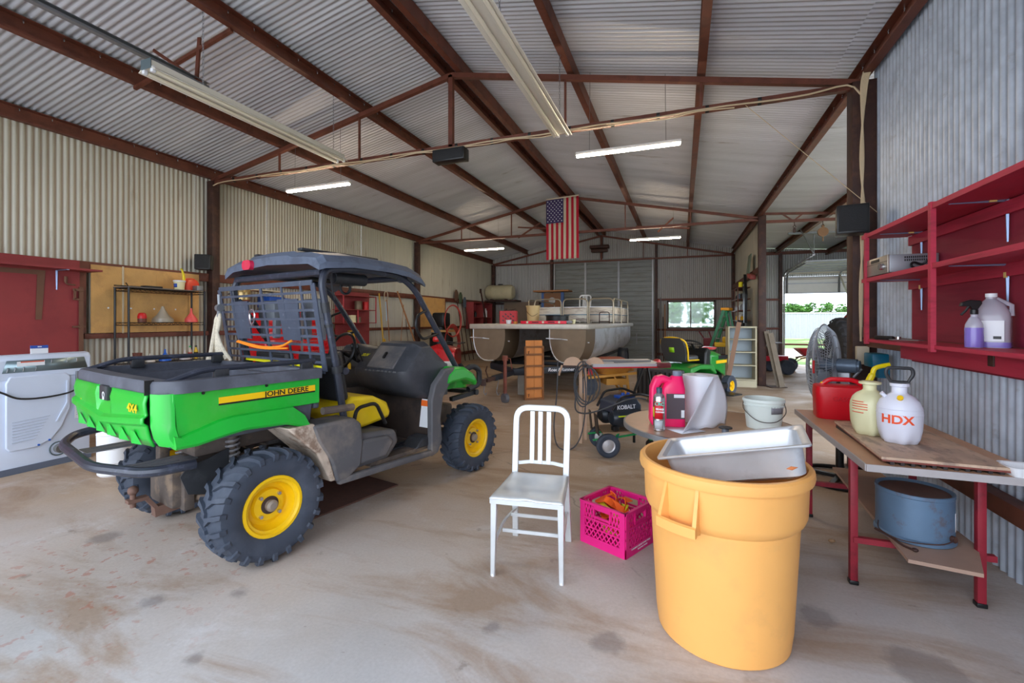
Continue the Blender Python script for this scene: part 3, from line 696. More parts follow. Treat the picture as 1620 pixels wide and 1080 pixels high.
# seats, headrests
SEAT = mat('seat_grey', (120,126,134), .6, 0, var=.1)
for y in (.36,-.25):
    obj('headrest', MB().box((.60,y,1.53),(.09,.26,.16), bev=.03), SEAT, UV)
    obj('headrest_post', MB().box((.60,y+.09,1.40),(.05,.05,.2), bev=.01).box((.60,y-.09,1.40),(.05,.05,.2), bev=.01), SEAT, UV)
ys = mat('yellow_vinyl', (238,204,16), .5, 0, var=.08, scale=8)
for y in (.32,-.30):
    obj('seat', MB().prism([(.66,.62),(.66,.84),(.72,.875),(.92,.855),(1.05,.79),(1.09,.71),(1.07,.66),(.85,.63)], 'y', y-.25, y+.25), ys, UV, bevel=.03)
    obj('backrest', MB().prism([(.60,.85),(.70,.85),(.64,1.20),(.57,1.20)], 'y', y-.24, y+.24), mat('black_vinyl',(40,42,46),.5), UV, bevel=.03)
obj('seat_guard', MB().tube(fillet([(.66,-.60,.58),(.70,-.61,.80),(.88,-.61,.815),(1.0,-.58,.63)], .05, 4), .014), BLACK, UV)
# seat base, sill, floor, fenders
obj('seat_base', MB().prism([(.60,.38),(.58,.64),(1.0,.60),(1.04,.50),(.93,.39)], 'y', -.70, .70), DUST, UV, bevel=.03)
obj('side_box', MB().prism([(.60,.42),(.58,.56),(.64,.59),(.90,.575),(.955,.52),(.88,.42)], 'y', -.735, -.60), DUST, UV, bevel=.02)
for sd in (-1,1):
    obj('rear_fender', MB().prism([(.26,.77),(.58,.765),(.64,.72),(.66,.58),(.64,.42),(.50,.34),(.44,.36),(.40,.50),(.30,.66)], 'y', sd*.745, sd*.52), DUST, UV, bevel=.018)
    obj('mud_spattered_guard', MB().prism([(.10,.78),(.28,.78),(.38,.56),(.44,.37),(.40,.37),(.30,.58)], 'y', sd*.735, sd*.40), mat('dried_mud', (184,168,152), .85, 0, var=.2, scale=12, dirt=(110,80,60), damt=.7, dscale=10), UV, bevel=.01)
    obj('lower_sill', MB().bar((.46,sd*.72,.355),(1.40,sd*.72,.33),.05,.05, bev=.015), DUST, UV)
    obj('fender_pipe', MB().tube([(.36,sd*.70,.845),(.60,sd*.70,.835)], .025, 10), MUD, UV)
    obj('front_fender', MB().prism([(1.36,.30),(1.36,.78),(1.40,.90),(1.53,1.02),(1.66,1.03),(1.60,.90),(1.50,.78),(1.47,.60),(1.49,.42),(1.44,.32)], 'y', sd*.745, sd*.685), DUST, UV, bevel=.012)
    obj('green_fender', MB().prism([(1.53,.87),(1.56,.97),(1.66,1.03),(1.80,1.02),(1.93,.95),(1.99,.88),(1.98,.82),(1.93,.86),(1.80,.90),(1.62,.89)], 'y', sd*.75, sd*.56), GREEN, UV, bevel=.025)
obj('floor_pan', MB().box((1.15,0,.375),(.75,1.36,.03)), MUD, UV); obj('firewall', MB().prism([(1.42,.36),(1.55,.36),(1.55,.82),(1.47,.82)], 'y', -.66, .66), mat('firewall_dark', (62,50,44), .8, 0, var=.3, scale=5, dirt=(28,26,26), damt=.7, dscale=3), UV)
obj('floor_ribs', MB().box((1.08,-.55,.395),(.5,.02,.012)).box((1.08,-.5,.395),(.5,.02,.012)).box((1.08,-.45,.395),(.5,.02,.012)), BLKPL, UV)
obj('foot_step', MB().prism([(1.22,.385),(1.30,.46),(1.40,.47),(1.40,.385)], 'y', -.70, -.52), BLKPL, UV, bevel=.015)
obj('warning_label', MB().box((1.425,-.60,.64),(.004,.10,.24), rot=(0,R(8),0)), WHITE, UV); obj('label_band', MB().box((1.433,-.60,.725),(.004,.10,.05), rot=(0,R(8),0)), mat('label_orange',(240,110,40),.5), UV)
obj('transmission_tunnel', MB().box((1.1,.02,.48),(.5,.3,.2), bev=.04).cyl((1.2,.0,.56),(1.2,.0,.72),.04), BLACK, UV)
# dash
DASH = mat('dash_plastic', (58,60,66), .5, 0, var=.08, scale=8, dirt=(104,106,112), damt=.3, dscale=7, dcut=(.5,.75))
def dsec(y, top=1.2, k=0):
    return [(1.38+k,y,.77),(1.25+k,y,.85),(1.17+k,y,.97),(1.17+k,y,1.02),(1.335+k,y,top-.03),(1.36+k,y,top),(1.50,y,top+.01),(1.70,y,1.05),(1.70,y,.77)]
da = MB().loft([dsec(-.62,1.10,.10), dsec(-.59,1.21,.04), dsec(-.52,1.25), dsec(-.12,1.25), dsec(-.07,1.19,.02), dsec(.04,1.19,.02), dsec(.07,1.19,.12), dsec(.36,1.21,.12), dsec(.5,1.20,.08), dsec(.60,1.12,.1)])
dh = obj('dashboard', da, DASH, UV, bevel=.02)
obj('glove_box', MB().prism([(1.172,1.045),(1.325,1.222),(1.345,1.21),(1.19,1.03)], 'y', -.47,-.14), DUST, dh, bevel=.006)
obj('glove_box_latch', MB().box((1.243,-.30,1.145),(.012,.02,.06), rot=(0,R(40),0)), BLACK, dh)
for k in range(8): obj('vent_slot', MB().box((1.165,-.5+k*.05,1.015),(.012,.028,.012)), GREYM, dh)
obj('gauge', MB().cyl((1.27,.17,1.13),(1.30,.17,1.16),.045), BLACK, dh)
text('lettering', 'XUV', .045, mat('bright_yellow', (232,226,10), .5), dh, (1.262,-.015,1.135), (R(45),0,R(-90)), .001, bold=.001, shear=.25)
for y in (.04,-.03): obj('gear_lever', MB().tube([(1.22,y,1.08),(1.17,y,1.20)], .007).ball((1.165,y,1.215),(.016,.016,.03)), BLACK, dh)
obj('key_tag', MB().prism([(0,0),(.022,-.02),(.022,-.07),(-.022,-.07),(-.022,-.02)], 'x', -.002, .002, Matrix.Translation((1.27,.22,1.06))), YELLOW, dh)
st = MB().tube([(Vector((1.15,.17,1.17))+Vector((.055*math.cos(a)+0, .17*math.sin(a), .155*math.cos(a)))) for a in [2*PI*i/28 for i in range(28)]], .013, 8, closed=True)
so = obj('steering_wheel', st, BLACK, UV); obj('spoke', MB().bar((1.15,.0,1.17),(1.15,.34,1.17),.02,.012).bar((1.15,.17,1.17),(1.19,.17,1.02),.02,.012), BLACK, so); obj('steering_column', MB().cyl((1.16,.17,1.16),(1.4,.17,1.03),.02), BLACK, so)
# bonnet, front guard
hd = MB().loft([[(x,-w_,z0),(x,-w_,z1-.06),(x,-w_*.75,z1),(x,w_*.75,z1),(x,w_,z1-.06),(x,w_,z0)] for x,w_,z0,z1 in ((1.66,.56,.80,1.05),(1.85,.55,.80,1.04),(2.05,.50,.78,.99),(2.20,.44,.76,.91),(2.24,.40,.74,.84))])
obj('hood', hd, GREEN, UV, smooth=30)
obj('hood_decal', MB().box((1.86,-.50,1.03),(.14,.06,.012), rot=(R(40),R(4),0)), mat('reflective_white',(236,240,240),.3), UV)
obj('front_bumper', MB().tube(fillet([(2.1,-.44,.92),(2.26,-.47,.98),(2.36,-.48,.93),(2.36,-.48,.78),(2.2,-.46,.74)],.05,4),.03,10).tube(fillet([(2.1,.44,.92),(2.26,.47,.98),(2.36,.48,.93),(2.36,.48,.78),(2.2,.46,.74)],.05,4),.03,10).tube([(2.30,-.5,.70),(2.30,.5,.70)],.03,10).bar((2.0,-.40,.66),(2.34,-.46,.70),.05,.04).bar((2.0,.4,.66),(2.34,.46,.70),.05,.04), BLKPL, UV)
# things hanging on the vehicle
rp = MB()
for k in range(7): rp.tube(smoothpath([(.345,.665+.004*k,1.50),(.335,.68+.012*(k-3),1.42),(.33,.66-.018*(k-3),1.25),(.335+.006*k,.62-.030*(k-3),1.12+.01*(k%3))]), .012, 7)
rp.tube(smoothpath([(.335,.69,1.46),(.31,.71,1.25),(.29,.70,1.14),(.27,.68,1.07),(.26,.71,1.05)]), .017, 7).ball((.29,.70,1.12),(.03,.035,.05))
rope = obj('rope', rp, mat('cotton_rope', (206,196,176), .9, 0, var=.15, scale=60, bump=.3, bscale=120), None, loc=(-2.99,2.19,0), rot=(0,0,R(77.3)))
tag(rope, 'cream cotton rope bundle hanging from rear grille of green utility vehicle', 'rope')
bc = obj('bungee_cord', MB().tube(smoothpath([(.40,.48,1.28),(.385,.10,1.245),(.385,-.15,1.255),(.385,-.30,1.30)]), .009).tube(smoothpath([(.39,.48,1.275),(.38,.1,1.235),(.385,-.25,1.245)]), .007), mat('bungee_orange', (250,146,30), .6), None, loc=(-2.99,2.19,0), rot=(0,0,R(77.3)))
tag(bc, 'orange bungee cord stretched across black rear grille of utility vehicle', 'bungee cord')
cb = obj('carabiner', MB().tube([(.345,.16+.035*math.cos(a)*(1+.3*math.sin(a)),1.47+.06*math.sin(a)) for a in [2*PI*i/18 for i in range(18)]], .007, 6, closed=True), CHROME, None, loc=(-2.99,2.19,0), rot=(0,0,R(77.3)))
tag(cb, 'silver carabiner clipped to middle of black rear grille', 'carabiner')
cb = obj('pulley', MB().cyl((.345,.69,1.55),(.345,.65,1.55),.03).tube([(.345,.68,1.66),(.345,.67,1.55),(.345,.67,1.46)],.012).box((.345,.675,1.50),(.03,.03,.09),bev=.008), GREYM, None, loc=(-2.99,2.19,0), rot=(0,0,R(77.3)))
tag(cb, 'small metal pulley block hooked above the cream rope on the grille', 'pulley')
# ================================================================ RIGHT SIDE AND FOREGROUND
CANY = mat('yellow_can', (244,178,98), .5, 0, var=.05, scale=2.5, dirt=(196,150,96), damt=.35, dscale=4, dcut=(.56,.75), bump=.03)
tc_ = thing('trash_can', 'large round yellow plastic trash can with a steel pan resting on it', 'trash can', (.177,2.354,0))
mb = MB().lathe([(0,.012),(.255,.012),(.268,0),(.283,.012),(.288,.05),(.292,.08),(.318,.555),(.336,.575),(.345,.60),(.350,.735),(.352,.748),(.368,.75),(.372,.765),(.370,.79),(.360,.80),(.345,.80),(.336,.785),(.326,.60),(.305,.56),(.275,.04),(0,.04)], n=56)
obj('body', mb, CANY, tc_)
def can_handle(a):
    h = thing_m(a)
def pol(r, a, z): return (r*math.cos(a), r*math.sin(a), z)
for a in (R(-121), R(59)):
    secs = []
    for da, w0 in ((-.20,0),(-.14,1),(.14,1),(.20,0)): pass
    for k in (-1, 1):
        s0, s1 = a+k*.185, a+k*.225
        mb = MB().loft([[pol(.335,s0,.745),pol(.352,s0,.745),pol(.402,s0,.575),pol(.335,s0,.555)],[pol(.335,s1,.745),pol(.352,s1,.745),pol(.402,s1,.575),pol(.335,s1,.555)]])
        if k == -1: hd_ = obj('handle', mb, CANY, tc_)
        else: obj('handle_web', mb, CANY, hd_)
    mb = MB().loft([[pol(.372,a-.225+.45*i/8,.56),pol(.402,a-.225+.45*i/8,.56),pol(.404,a-.225+.45*i/8,.60),pol(.392,a-.225+.45*i/8,.605)] for i in range(9)])
    obj('handle_grip', mb, CANY, hd_)
# steam pan
PAN = mat('stainless', (206,208,212), .42, .55, var=.12, scale=6, dirt=(120,112,112), damt=.3, dscale=9, dcut=(.58,.75))
A = Vector((-.106,2.176,.815)); B = Vector((.50,2.10,.955)); Cc = Vector((-.011,2.5,.835))
ux = (B-A).normalized(); vy = (Cc-A); vy = (vy-ux*vy.dot(ux)).normalized(); wz = ux.cross(vy)
Mp = Matrix((ux, vy, wz)).transposed().to_4x4(); Mp.translation = A
def ring(x0, x1, y0, y1, z, r): return [(p[0], p[1], z) for p in rrect(x1-x0, y1-y0, r, 4, (x0+x1)/2, (y0+y1)/2)]
Lp, Wp = .61, .36
pn = MB().loft([ring(0,Lp,0,Wp,-.008,.02), ring(0,Lp,0,Wp,0,.02), ring(.018,Lp-.012,.016,Wp-.016,0,.03), ring(.03,Lp-.03,.025,Wp-.025,-.012,.04), ring(.05,Lp-.04,.035,Wp-.035,-.13,.05), ring(.07,Lp-.06,.055,Wp-.055,-.145,.05)], caps=False)
k = len(pn.v); pn.f.append(tuple(range(k-20, k)))
pan = obj('food_pan', pn, PAN, None, solid=.002); pan.matrix_world = Mp
tag(pan, 'deep rectangular stainless steel pan lying tilted on top of yellow trash can', 'pan')
lf = obj('dead_leaf', MB().add([(0,0,0),(.02,.008,.004),(.045,0,.001),(.02,-.008,.003)], [(0,1,2),(0,2,3)]), mat('dry_leaf',(190,110,60),.8), pan, loc=(.50,-.006,-.085), rot=(R(80),0,.2), solid=.001)

# aluminium chair
ALU = mat('brushed_aluminium', (214,218,220), .45, .5, var=.05, scale=10)
ch = thing('dining_chair', 'brushed aluminium slat-back chair standing alone on the concrete floor', 'chair', (-.836,2.63,0), R(7.0))
# local: x right, y back
fw, rw, fy, ry = .19, .175, -.225, .235
for sx in (-1, 1):
    obj('leg', MB().loft([[(sx*(fw+.005)+a*.013, fy+b*.013, 0) for a,b in ((-1,-1),(1,-1),(1,1),(-1,1))],[(sx*fw+a*.018, fy+.01+b*.018, .44) for a,b in ((-1,-1),(1,-1),(1,1),(-1,1))]]), ALU, ch, bevel=.004)
rw = .168
pts = fillet([(-rw-.01,ry+.04,0),(-rw,ry-.02,.43),(-rw-.005,ry+.06,.86),(rw+.005,ry+.06,.86),(rw,ry-.02,.43),(rw+.01,ry+.04,0)], .085, 6)
def flatbar(pts, w_, t):
    mb = MB(); P = [Vector(p) for p in pts]; secs = []
    for i, p in enumerate(P):
        d = (P[min(i+1,len(P)-1)]-P[max(i-1,0)]).normalized(); y = Vector((0,1,0)); y = (y-d*y.dot(d)).normalized(); x = d.cross(y)
        secs.append([p+x*w_+y*t, p-x*w_+y*t, p-x*w_-y*t, p+x*w_-y*t])
    return mb.loft(secs)
obj('back_frame', flatbar(pts, .020, .011), ALU, ch, bevel=.004)
for x in (-.062, -.008, .048): obj('slat', flatbar([(x,ry+.045,.84),(x,ry+.015,.50)], .0155, .004), ALU, ch, bevel=.002)
obj('back_rail', flatbar([(-rw,ry+.005,.50),(-.08,ry+.02,.51),(.08,ry+.02,.51),(rw,ry+.005,.50)], .011, .006), ALU, ch)
def seatf(u, v):
    x, y = -.21+.42*u, -.25+.46*v; w2 = 1-.14*v*0
    k = (abs(x)/.21); z = .455-.018*math.exp(-((x-.09)**2+(y)**2*.8)/.008)-.018*math.exp(-((x+.09)**2+y**2*.8)/.008)
    if v < .5: z += .006*math.exp(-x*x/.002)*(1-2*v)
    e = min(u, 1-u, v, 1-v); z -= .012*max(0, 1-e/.05)
    return (x*(1-.12*v), y, z)
se = MB().grid(seatf, 28, 28); obj('seat', se, ALU, ch, solid=.006)
sk = MB()
for a, b in (((-.205,-.245),(.205,-.245)),((.205,-.245),(.18,.205)),((.18,.205),(-.18,.205)),((-.18,.205),(-.205,-.245))): sk.bar((a[0],a[1],.43),(b[0],b[1],.43),.008,.03)
obj('seat_skirt', sk, ALU, ch)
for sx in (-1, 1): obj('side_stretcher', MB().tube(smoothpath([(sx*fw,fy+.02,.18),(sx*(fw-.004),0,.215),(sx*(rw-.002),ry-.01,.20)]), .009, 8), ALU, ch)
obj('front_stretcher', MB().bar((-fw+.02,-.10,.205),(fw-.02,-.10,.205),.010,.02), ALU, ch); obj('rear_stretcher', MB().bar((-rw,.10,.215),(rw,.10,.215),.010,.02), ALU, ch)
for sx in (-1, 1): obj('foot', MB().cyl((sx*(fw+.005),fy,0),(sx*(fw+.005),fy,.012),.014), WHITE, ch)

# pink crate with straps
PINK = mat('pink_plastic', (228,24,128), .45, 0, var=.05)
cr = thing('milk_crate', 'bright pink milk crate of ratchet straps on the floor beside aluminium chair', 'crate', (-.395,3.04,0), R(-26))
S, Hh = .335, .275; h2 = S/2
def cratewall(handle=True):
    mb = MB(); t = .012
    mb.box((0,0,.028),(S,t,.056)).box((0,0,Hh-.008),(S,t+.008,.016)).box((-h2+.018,0,Hh/2),(.036,t,Hh)).box((h2-.018,0,Hh/2),(.036,t,Hh))
    mb.box((0,0,Hh-.105),(S,t,.010)).box((0,0,.115),(S,t,.008))
    # lattice
    w_ = S-.07; n = 8
    for i in range(-6, n+6):
        for s in (1,-1):
            x0 = -w_/2+i*w_/n; x1 = x0+s*.085; z0, z1 = .056, Hh-.10
            a = (x0, z0); b = (x1, z1)
            # clip
            def cl(p, q):
                (xa, za), (xb, zb) = p, q
                if xa < -w_/2: tt = (-w_/2-xa)/(xb-xa) if xb != xa else 0; xa, za = -w_/2, za+(zb-za)*tt
                elif xa > w_/2: tt = (w_/2-xa)/(xb-xa) if xb != xa else 0; xa, za = w_/2, za+(zb-za)*tt
                return xa, za
            if max(x0,x1) <= -w_/2+.002 or min(x0,x1) >= w_/2-.002: continue
            a2 = cl(a, b); b2 = cl(b, a2)
            if abs(b2[1]-a2[1]) > .01: mb.bar((a2[0],0,a2[1]),(b2[0],0,b2[1]),t*.7,.0055,up=(0,1,0))
    for i in range(13):
        x0 = -w_/2+i*w_/12
        if abs(x0) < .062: continue
        for s in (1,-1): mb.bar((x0-s*.012,0,Hh-.10),(x0+s*.012,0,Hh-.02),t*.7,.004,up=(0,1,0))
    mb.box((0,0,Hh-.085),(.13,t,.014)).box((0,0,Hh-.028),(.13,t,.02)).box((-.062,0,Hh-.055),(.012,t+.004,.06)).box((.062,0,Hh-.055),(.012,t+.004,.06))
    return mb
cw = mesh('crate_side', cratewall(), PINK, smooth=0)
for i, (x, y, r) in enumerate(((0,-h2,0),(h2,0,90),(0,h2,180),(-h2,0,270))): obj('crate_side', cw, PINK, cr, loc=(x,y,0), rot=(0,0,R(r)))
obj('crate_bottom', MB().box((0,0,.02),(S-.01,S-.01,.01)), PINK, cr)
text('lettering', 'WARNING USE BY OTHER THAN', .015, WHITE, cr, (0,0,0), (0,0,0), .0005).matrix_local = Matrix.Translation((h2+.0075,0,.040)) @ Euler((R(90),0,R(90))).to_matrix().to_4x4()
text('lettering', 'REGISTERED OWNER', .012, WHITE, cr, (0,0,0), (0,0,0), .0005).matrix_local = Matrix.Translation((h2+.0075,.02,.022)) @ Euler((R(90),0,R(90))).to_matrix().to_4x4()
def ribbon(pts, w_, t=.003, tw=0):
    P = smoothpath(pts, 8); secs = []
    for i, p in enumerate(P):
        d = (P[min(i+1,len(P)-1)]-P[max(i-1,0)]).normalized(); u, v = frame(d); a = tw*i/len(P); q = u*math.cos(a)+v*math.sin(a); n = d.cross(q)
        secs.append([p+q*w_/2+n*t, p-q*w_/2+n*t, p-q*w_/2-n*t, p+q*w_/2-n*t])
    return MB().loft(secs)
OR = mat('orange_webbing', (244,98,20), .75, 0, bump=.4, bscale=200); YW = mat('yellow_webbing', (206,196,30), .75, 0, var=.3, scale=40)
rnd = random.Random(4)
for i in range(9):
    c = [(rnd.uniform(-.05,.05), rnd.uniform(-.05,.05), .10+.019*i+.01*rnd.random())]
    pts = [(c[0][0]+.07*math.cos(a+i)+rnd.uniform(-.02,.02), c[0][1]*.6+.06*math.sin(a+i), c[0][2]+.025*math.sin(a*2+i)) for a in [k*.8 for k in range(9)]]
    s_ = obj('ratchet_strap', ribbon(pts, .042, .0025, 1.2), (OR if i % 3 else YW), None, loc=(-.395,3.04,0), rot=(0,0,R(-26)))
    tag(s_, 'crumpled orange webbing ratchet strap heaped in pink milk crate' if i % 3 else 'crumpled yellow webbing ratchet strap among orange straps in pink crate', 'strap', 'orange straps in the pink crate' if i % 3 else 'yellow straps in the pink crate')
# round table
TT = mat('table_laminate', (186,152,122), .35, 0, var=.08, scale=4, dirt=(160,140,124), damt=.4, dscale=4)
rt = thing('round_table', 'round tan laminate table with grey metal edge behind yellow trash can', 'table', (.17,3.43,0))
obj('tabletop', MB().cyl((0,0,.70),(0,0,.73),.555,n=64), TT, rt)
obj('edge_band', MB().lathe([(.556,.698),(.565,.698),(.565,.727),(.556,.731)], n=64, close=False), GREYM, rt, solid=.002)
obj('pedestal', MB().cyl((0,0,.02),(0,0,.70),.035).box((0,0,.69),(.4,.06,.02)).box((0,0,.69),(.06,.4,.02)), BLACK, rt)
obj('base', MB().bar((-.32,0,.02),(.32,0,.02),.05,.035).bar((0,-.32,.02),(0,.32,.02),.05,.035), BLACK, rt)
# items on the round table
TZ = .7305
AF = mat('magenta_plastic', (248,30,104), .35, 0, var=.03)
j = thing('antifreeze_jug', 'hot pink plastic coolant jug with moulded handle on round table', 'jug', (-.09,3.30,TZ), R(14))
jb = MB().loft([ring(-.092,.092,-.055,.055,z,r) for z, r in ((0,.02),(.004,.03),(.19,.03))]+[ring(-.092,.086,-.055,.055,.23,.03), ring(-.08,.075,-.05,.05,.265,.03), ring(-.055,.06,-.04,.04,.275,.03)])
obj('body', MB().loft([ring(-.035,.095,-.055,.055,z,.025) for z in (.0,.004,.20)]+[ring(-.02,.09,-.05,.05,.235,.03), ring(.025,.085,-.035,.035,.27,.03)]), AF, j)
obj('handle', MB().prism([(-.03,0),(-.095,0),(-.105,.03),(-.10,.21),(-.075,.265),(-.03,.275),(.03,.255),(.03,.225),(-.035,.235),(-.06,.20),(-.062,.07),(-.03,.05)], 'y', -.04, .04), AF, j, bevel=.012)
obj('cap', MB().lathe([(.024,.262),(.026,.268),(.026,.292),(.022,.296)], (.056,0,0), n=20), mat('grey_cap',(120,130,150),.4), j)
lb = obj('label', MB().box((.035,-.0562,.11),(.105,.002,.135)), mat('label_dark',(86,74,80),.5), j)
obj('label_print', MB().box((.055,-.0578,.165),(.06,.001,.018)).box((.075,-.0578,.07),(.018,.001,.04)), WHITE, lb)
for i in range(7): pass
j.scale = (1.15,1.1,1.25)
s_ = thing('spray_can', 'tall aerosol can with red and yellow label and dark cap', 'spray can', (-.135,3.11,TZ)); s_.scale = (1.28,)*3
obj('body', MB().lathe([(.026,0),(.029,.003),(.029,.165),(.026,.178),(.014,.190)], n=24), CHROME, s_)
obj('cap', MB().lathe([(.0145,.188),(.0145,.215),(.012,.218)], n=18), mat('cap_blue',(64,74,92),.4), s_)
lbm = [(mat('label_red',(206,28,40),.45),.030,.062,.150,-2.4,-.9),(mat('label_yellow',(200,196,40),.45),.0300,.07,.12,-3.1,-2.45),(mat('label_black',(40,40,42),.45),.0300,.02,.15,-4.2,-3.1),(mat('label_silver',(180,184,190),.4),.0299,.012,.055,-2.4,-.9)]
for m, r, z0, z1, a0, a1 in lbm: obj('label', MB().lathe([(r,z0),(r,z1)], n=10, arc=a1-a0, a0=a0, close=False), m, s_, solid=.0006)
text('lettering', 'CRC', .022, mat('teal_print',(60,190,170),.5), s_, (.002,-.0312,.138), (R(90),0,R(0)), .0004, bold=.0008)
text('lettering', 'BRAKE', .013, WHITE, s_, (.004,-.0312,.112), (R(90),0,0), .0004, bold=.0004); text('lettering', 'CLEANER', .010, WHITE, s_, (.004,-.0312,.098), (R(90),0,0), .0004, bold=.0004)
# roll of white sheet
PW = mat('white_sheeting', (226,228,236), .45, 0, var=.02)
rl = thing('sheeting_roll', 'upright roll of white plastic sheeting with loose end draped on table', 'roll', (.125,3.50,TZ)); rl.scale = (1.1,1.1,1.14)
obj('roll', MB().lathe([(.045,0),(.105,0),(.107,.002),(.107,.288),(.10,.29),(.045,.285),(.04,.02)], n=40), PW, rl)
def drape(u, v):
    # from the roll's right side top, flaring and folding down to the table front
    top = Vector((.075+.03*u, -.075+.06*u, .288)); bot = Vector((-.11+.25*u, -.40+.32*u+.03*math.sin(u*6), .003+.02*u*math.sin(u*9)**2))
    p = top.lerp(bot, v); s = math.sin(v*PI)
    return (p.x+.03*s*u, p.y-.02*s*(1-u)+.012*math.sin(u*9)*v, p.z)
obj('loose_end', MB().grid(drape, 18, 14), PW, rl, solid=.0015)
obj('loose_corner', MB().add([(-.24,-.27,.002),(-.06,-.22,.003),(.02,-.30,.003),(-.11,-.41,.002)], [(0,1,2,3)]), PW, rl, solid=.001)
sp = thing('wire_spool', 'small black spool of grey wire near front of round table', 'spool', (.255,3.10,TZ)); sp.scale = (1.1,)*3
obj('flange', MB().cyl((0,0,0),(0,0,.006),.036,n=28), BLKPL, sp); obj('flange', MB().cyl((0,0,.044),(0,0,.05),.036,n=28), BLKPL, sp)
obj('wire', MB().cyl((0,0,.006),(0,0,.044),.019,n=24), mat('wire_grey',(120,130,144),.4,.5), sp)
bk = thing('bucket', 'white plastic bucket with wire bail and taped patch on round table', 'bucket', (.515,3.44,TZ))
BW = mat('bucket_white', (214,222,216), .45, 0, var=.04)
obj('body', MB().lathe([(0,.003),(.098,.003),(.10,0),(.103,.003),(.117,.15),(.124,.15),(.124,.156),(.119,.158),(.120,.175),(.127,.177),(.128,.186),(.123,.196),(.117,.196),(.099,.01),(0,.01)], n=40), BW, bk)
obj('bail', MB().tube(smoothpath([(-.122,-.0,.165),(-.12,-.05,.12),(-.05,-.128,.065),(.05,-.128,.065),(.12,-.05,.11),(.122,0,.165)],8), .0028, 6), mat('wire_dark',(90,84,80),.4,.6), bk)
obj('tape_patch', MB().lathe([(.1205,.11),(.1235,.155)], n=6, arc=.72, a0=-1.35, close=False), mat('duct_tape',(120,118,124),.5), bk, solid=.001)
cl_ = obj('clamp', MB().box((.055,3.62,TZ+.03),(.05,.03,.05),rot=(0,.4,.3),bev=.008).cyl((.03,3.62,TZ+.03),(.09,3.62,TZ+.045),.008).cyl((.04,3.62,TZ+.001),(.04,3.62,TZ+.03),.012), GREYM)
tag(cl_, 'small grey metal clamp behind the white roll on round table', 'clamp')

# work bench
PLY = mat('bench_top', (200,156,122), .5, 0, var=.1, scale=5, dirt=(150,120,104), damt=.5, dscale=3, stretch=(1,.4,1))
LEGR = mat('red_leg', (150,34,50), .5, .1, var=.1, dirt=(90,24,30), damt=.6, dscale=5)
wb_ = thing('workbench', 'long workbench with tan top and dark red steel legs along right wall', 'workbench', (0,0,0))
obj('worktop', MB().box((1.235,3.54,.703),(.72,1.53,.034)), PLY, wb_)
obj('front_edge', MB().box((1.235,2.772,.703),(.725,.008,.036)).box((.872,3.54,.703),(.008,1.53,.036)), mat('edge_grey',(178,172,172),.5,0,var=.08), wb_)
for x, y in ((.885,3.0),(1.415,2.98),(.885,3.92),(1.50,3.92)):
    lg = obj('leg', MB().box((x,y,.343),(.036,.036,.686), bev=.003), LEGR, wb_); obj('foot', MB().box((x,y,.012),(.044,.044,.024), bev=.005), BLACK, lg)
for y in (2.99, 3.92): obj('cross_rail', MB().box((1.18,y,.248),(.60,.03,.03)), LEGR, wb_)
obj('apron', MB().box((1.19,3.92,.665),(.6,.03,.03)).box((1.19,3.0,.665),(.6,.03,.03)), LEGR, wb_)
obj('lower_shelf', MB().prism([(1.035,2.75),(1.30,2.71),(1.43,3.03),(1.43,4.28),(1.125,4.28)], 'z', .264, .282), mat('shelf_board',(170,140,122),.6,0,var=.08,dirt=(140,120,110),damt=.4), wb_)
bd = thing('plywood_board', 'worn plywood board on slatted underside lying on the workbench', 'board', (0,0,0))
WPL = mat('worn_plywood', (198,170,146), .6, 0, var=.14, scale=8, dirt=(120,104,96), damt=.6, dscale=9, stretch=(1.5,.6,1))
bq = [(.945,2.80),(1.44,2.785),(1.44,3.66),(.985,3.70)]
obj('top_ply', MB().prism(bq, 'z', .745, .758), WPL, bd); obj('ply_edge', MB().prism([(a+.004*(1 if a < 1.2 else -1), b+.003*(1 if b < 3 else -1)) for a, b in bq], 'z', .735, .745), mat('ply_edge',(128,64,54),.6), bd)
for i in range(11): obj('batten', MB().box((.99+.042*i,3.23,.728),(.016,.86,.015)), mat('dark_rubber',(52,46,46),.7), bd)
# gas can
GASR = mat('red_plastic', (216,14,34), .35, 0, var=.05, scale=4)
g = thing('gas_can', 'big red plastic gasoline can at far end of the workbench', 'gas can', (1.13,4.04,.7205), R(-4))
def gring(x0, x1, d, z, r): return ring(x0, x1, -d, d, z, r)
obj('body', MB().loft([gring(-.175,.175,.10,.0,.05), gring(-.18,.18,.105,.012,.05), gring(-.185,.185,.11,.19,.045), gring(-.18,.178,.105,.235,.04), gring(-.165,.15,.075,.245,.03)]), GASR, g)
obj('handle', MB().tube(fillet([(-.14,0,.235),(-.09,0,.285),(.07,0,.285),(.15,0,.225)], .04, 5), .017, 10), GASR, g)
obj('spout_cap', MB().cyl((.13,0,.225),(.15,0,.27),.033), BLKPL, g)
obj('spout', MB().tube(smoothpath([(.145,0,.26),(.175,0,.33),(.195,0,.38),(.28,.02,.405)]), [.022]*7+[.016]*12, 10), mat('spout_yellow',(236,214,10),.4), g)
obj('vent_cap', MB().cyl((-.13,.0,.235),(-.13,.0,.262),.014), YELLOW, g)
text('lettering', 'GASOLINE', .045, mat('red_emboss',(196,16,34),.3), g, (.02,-.111,.15), (R(90),0,0), .002, bold=.0012)
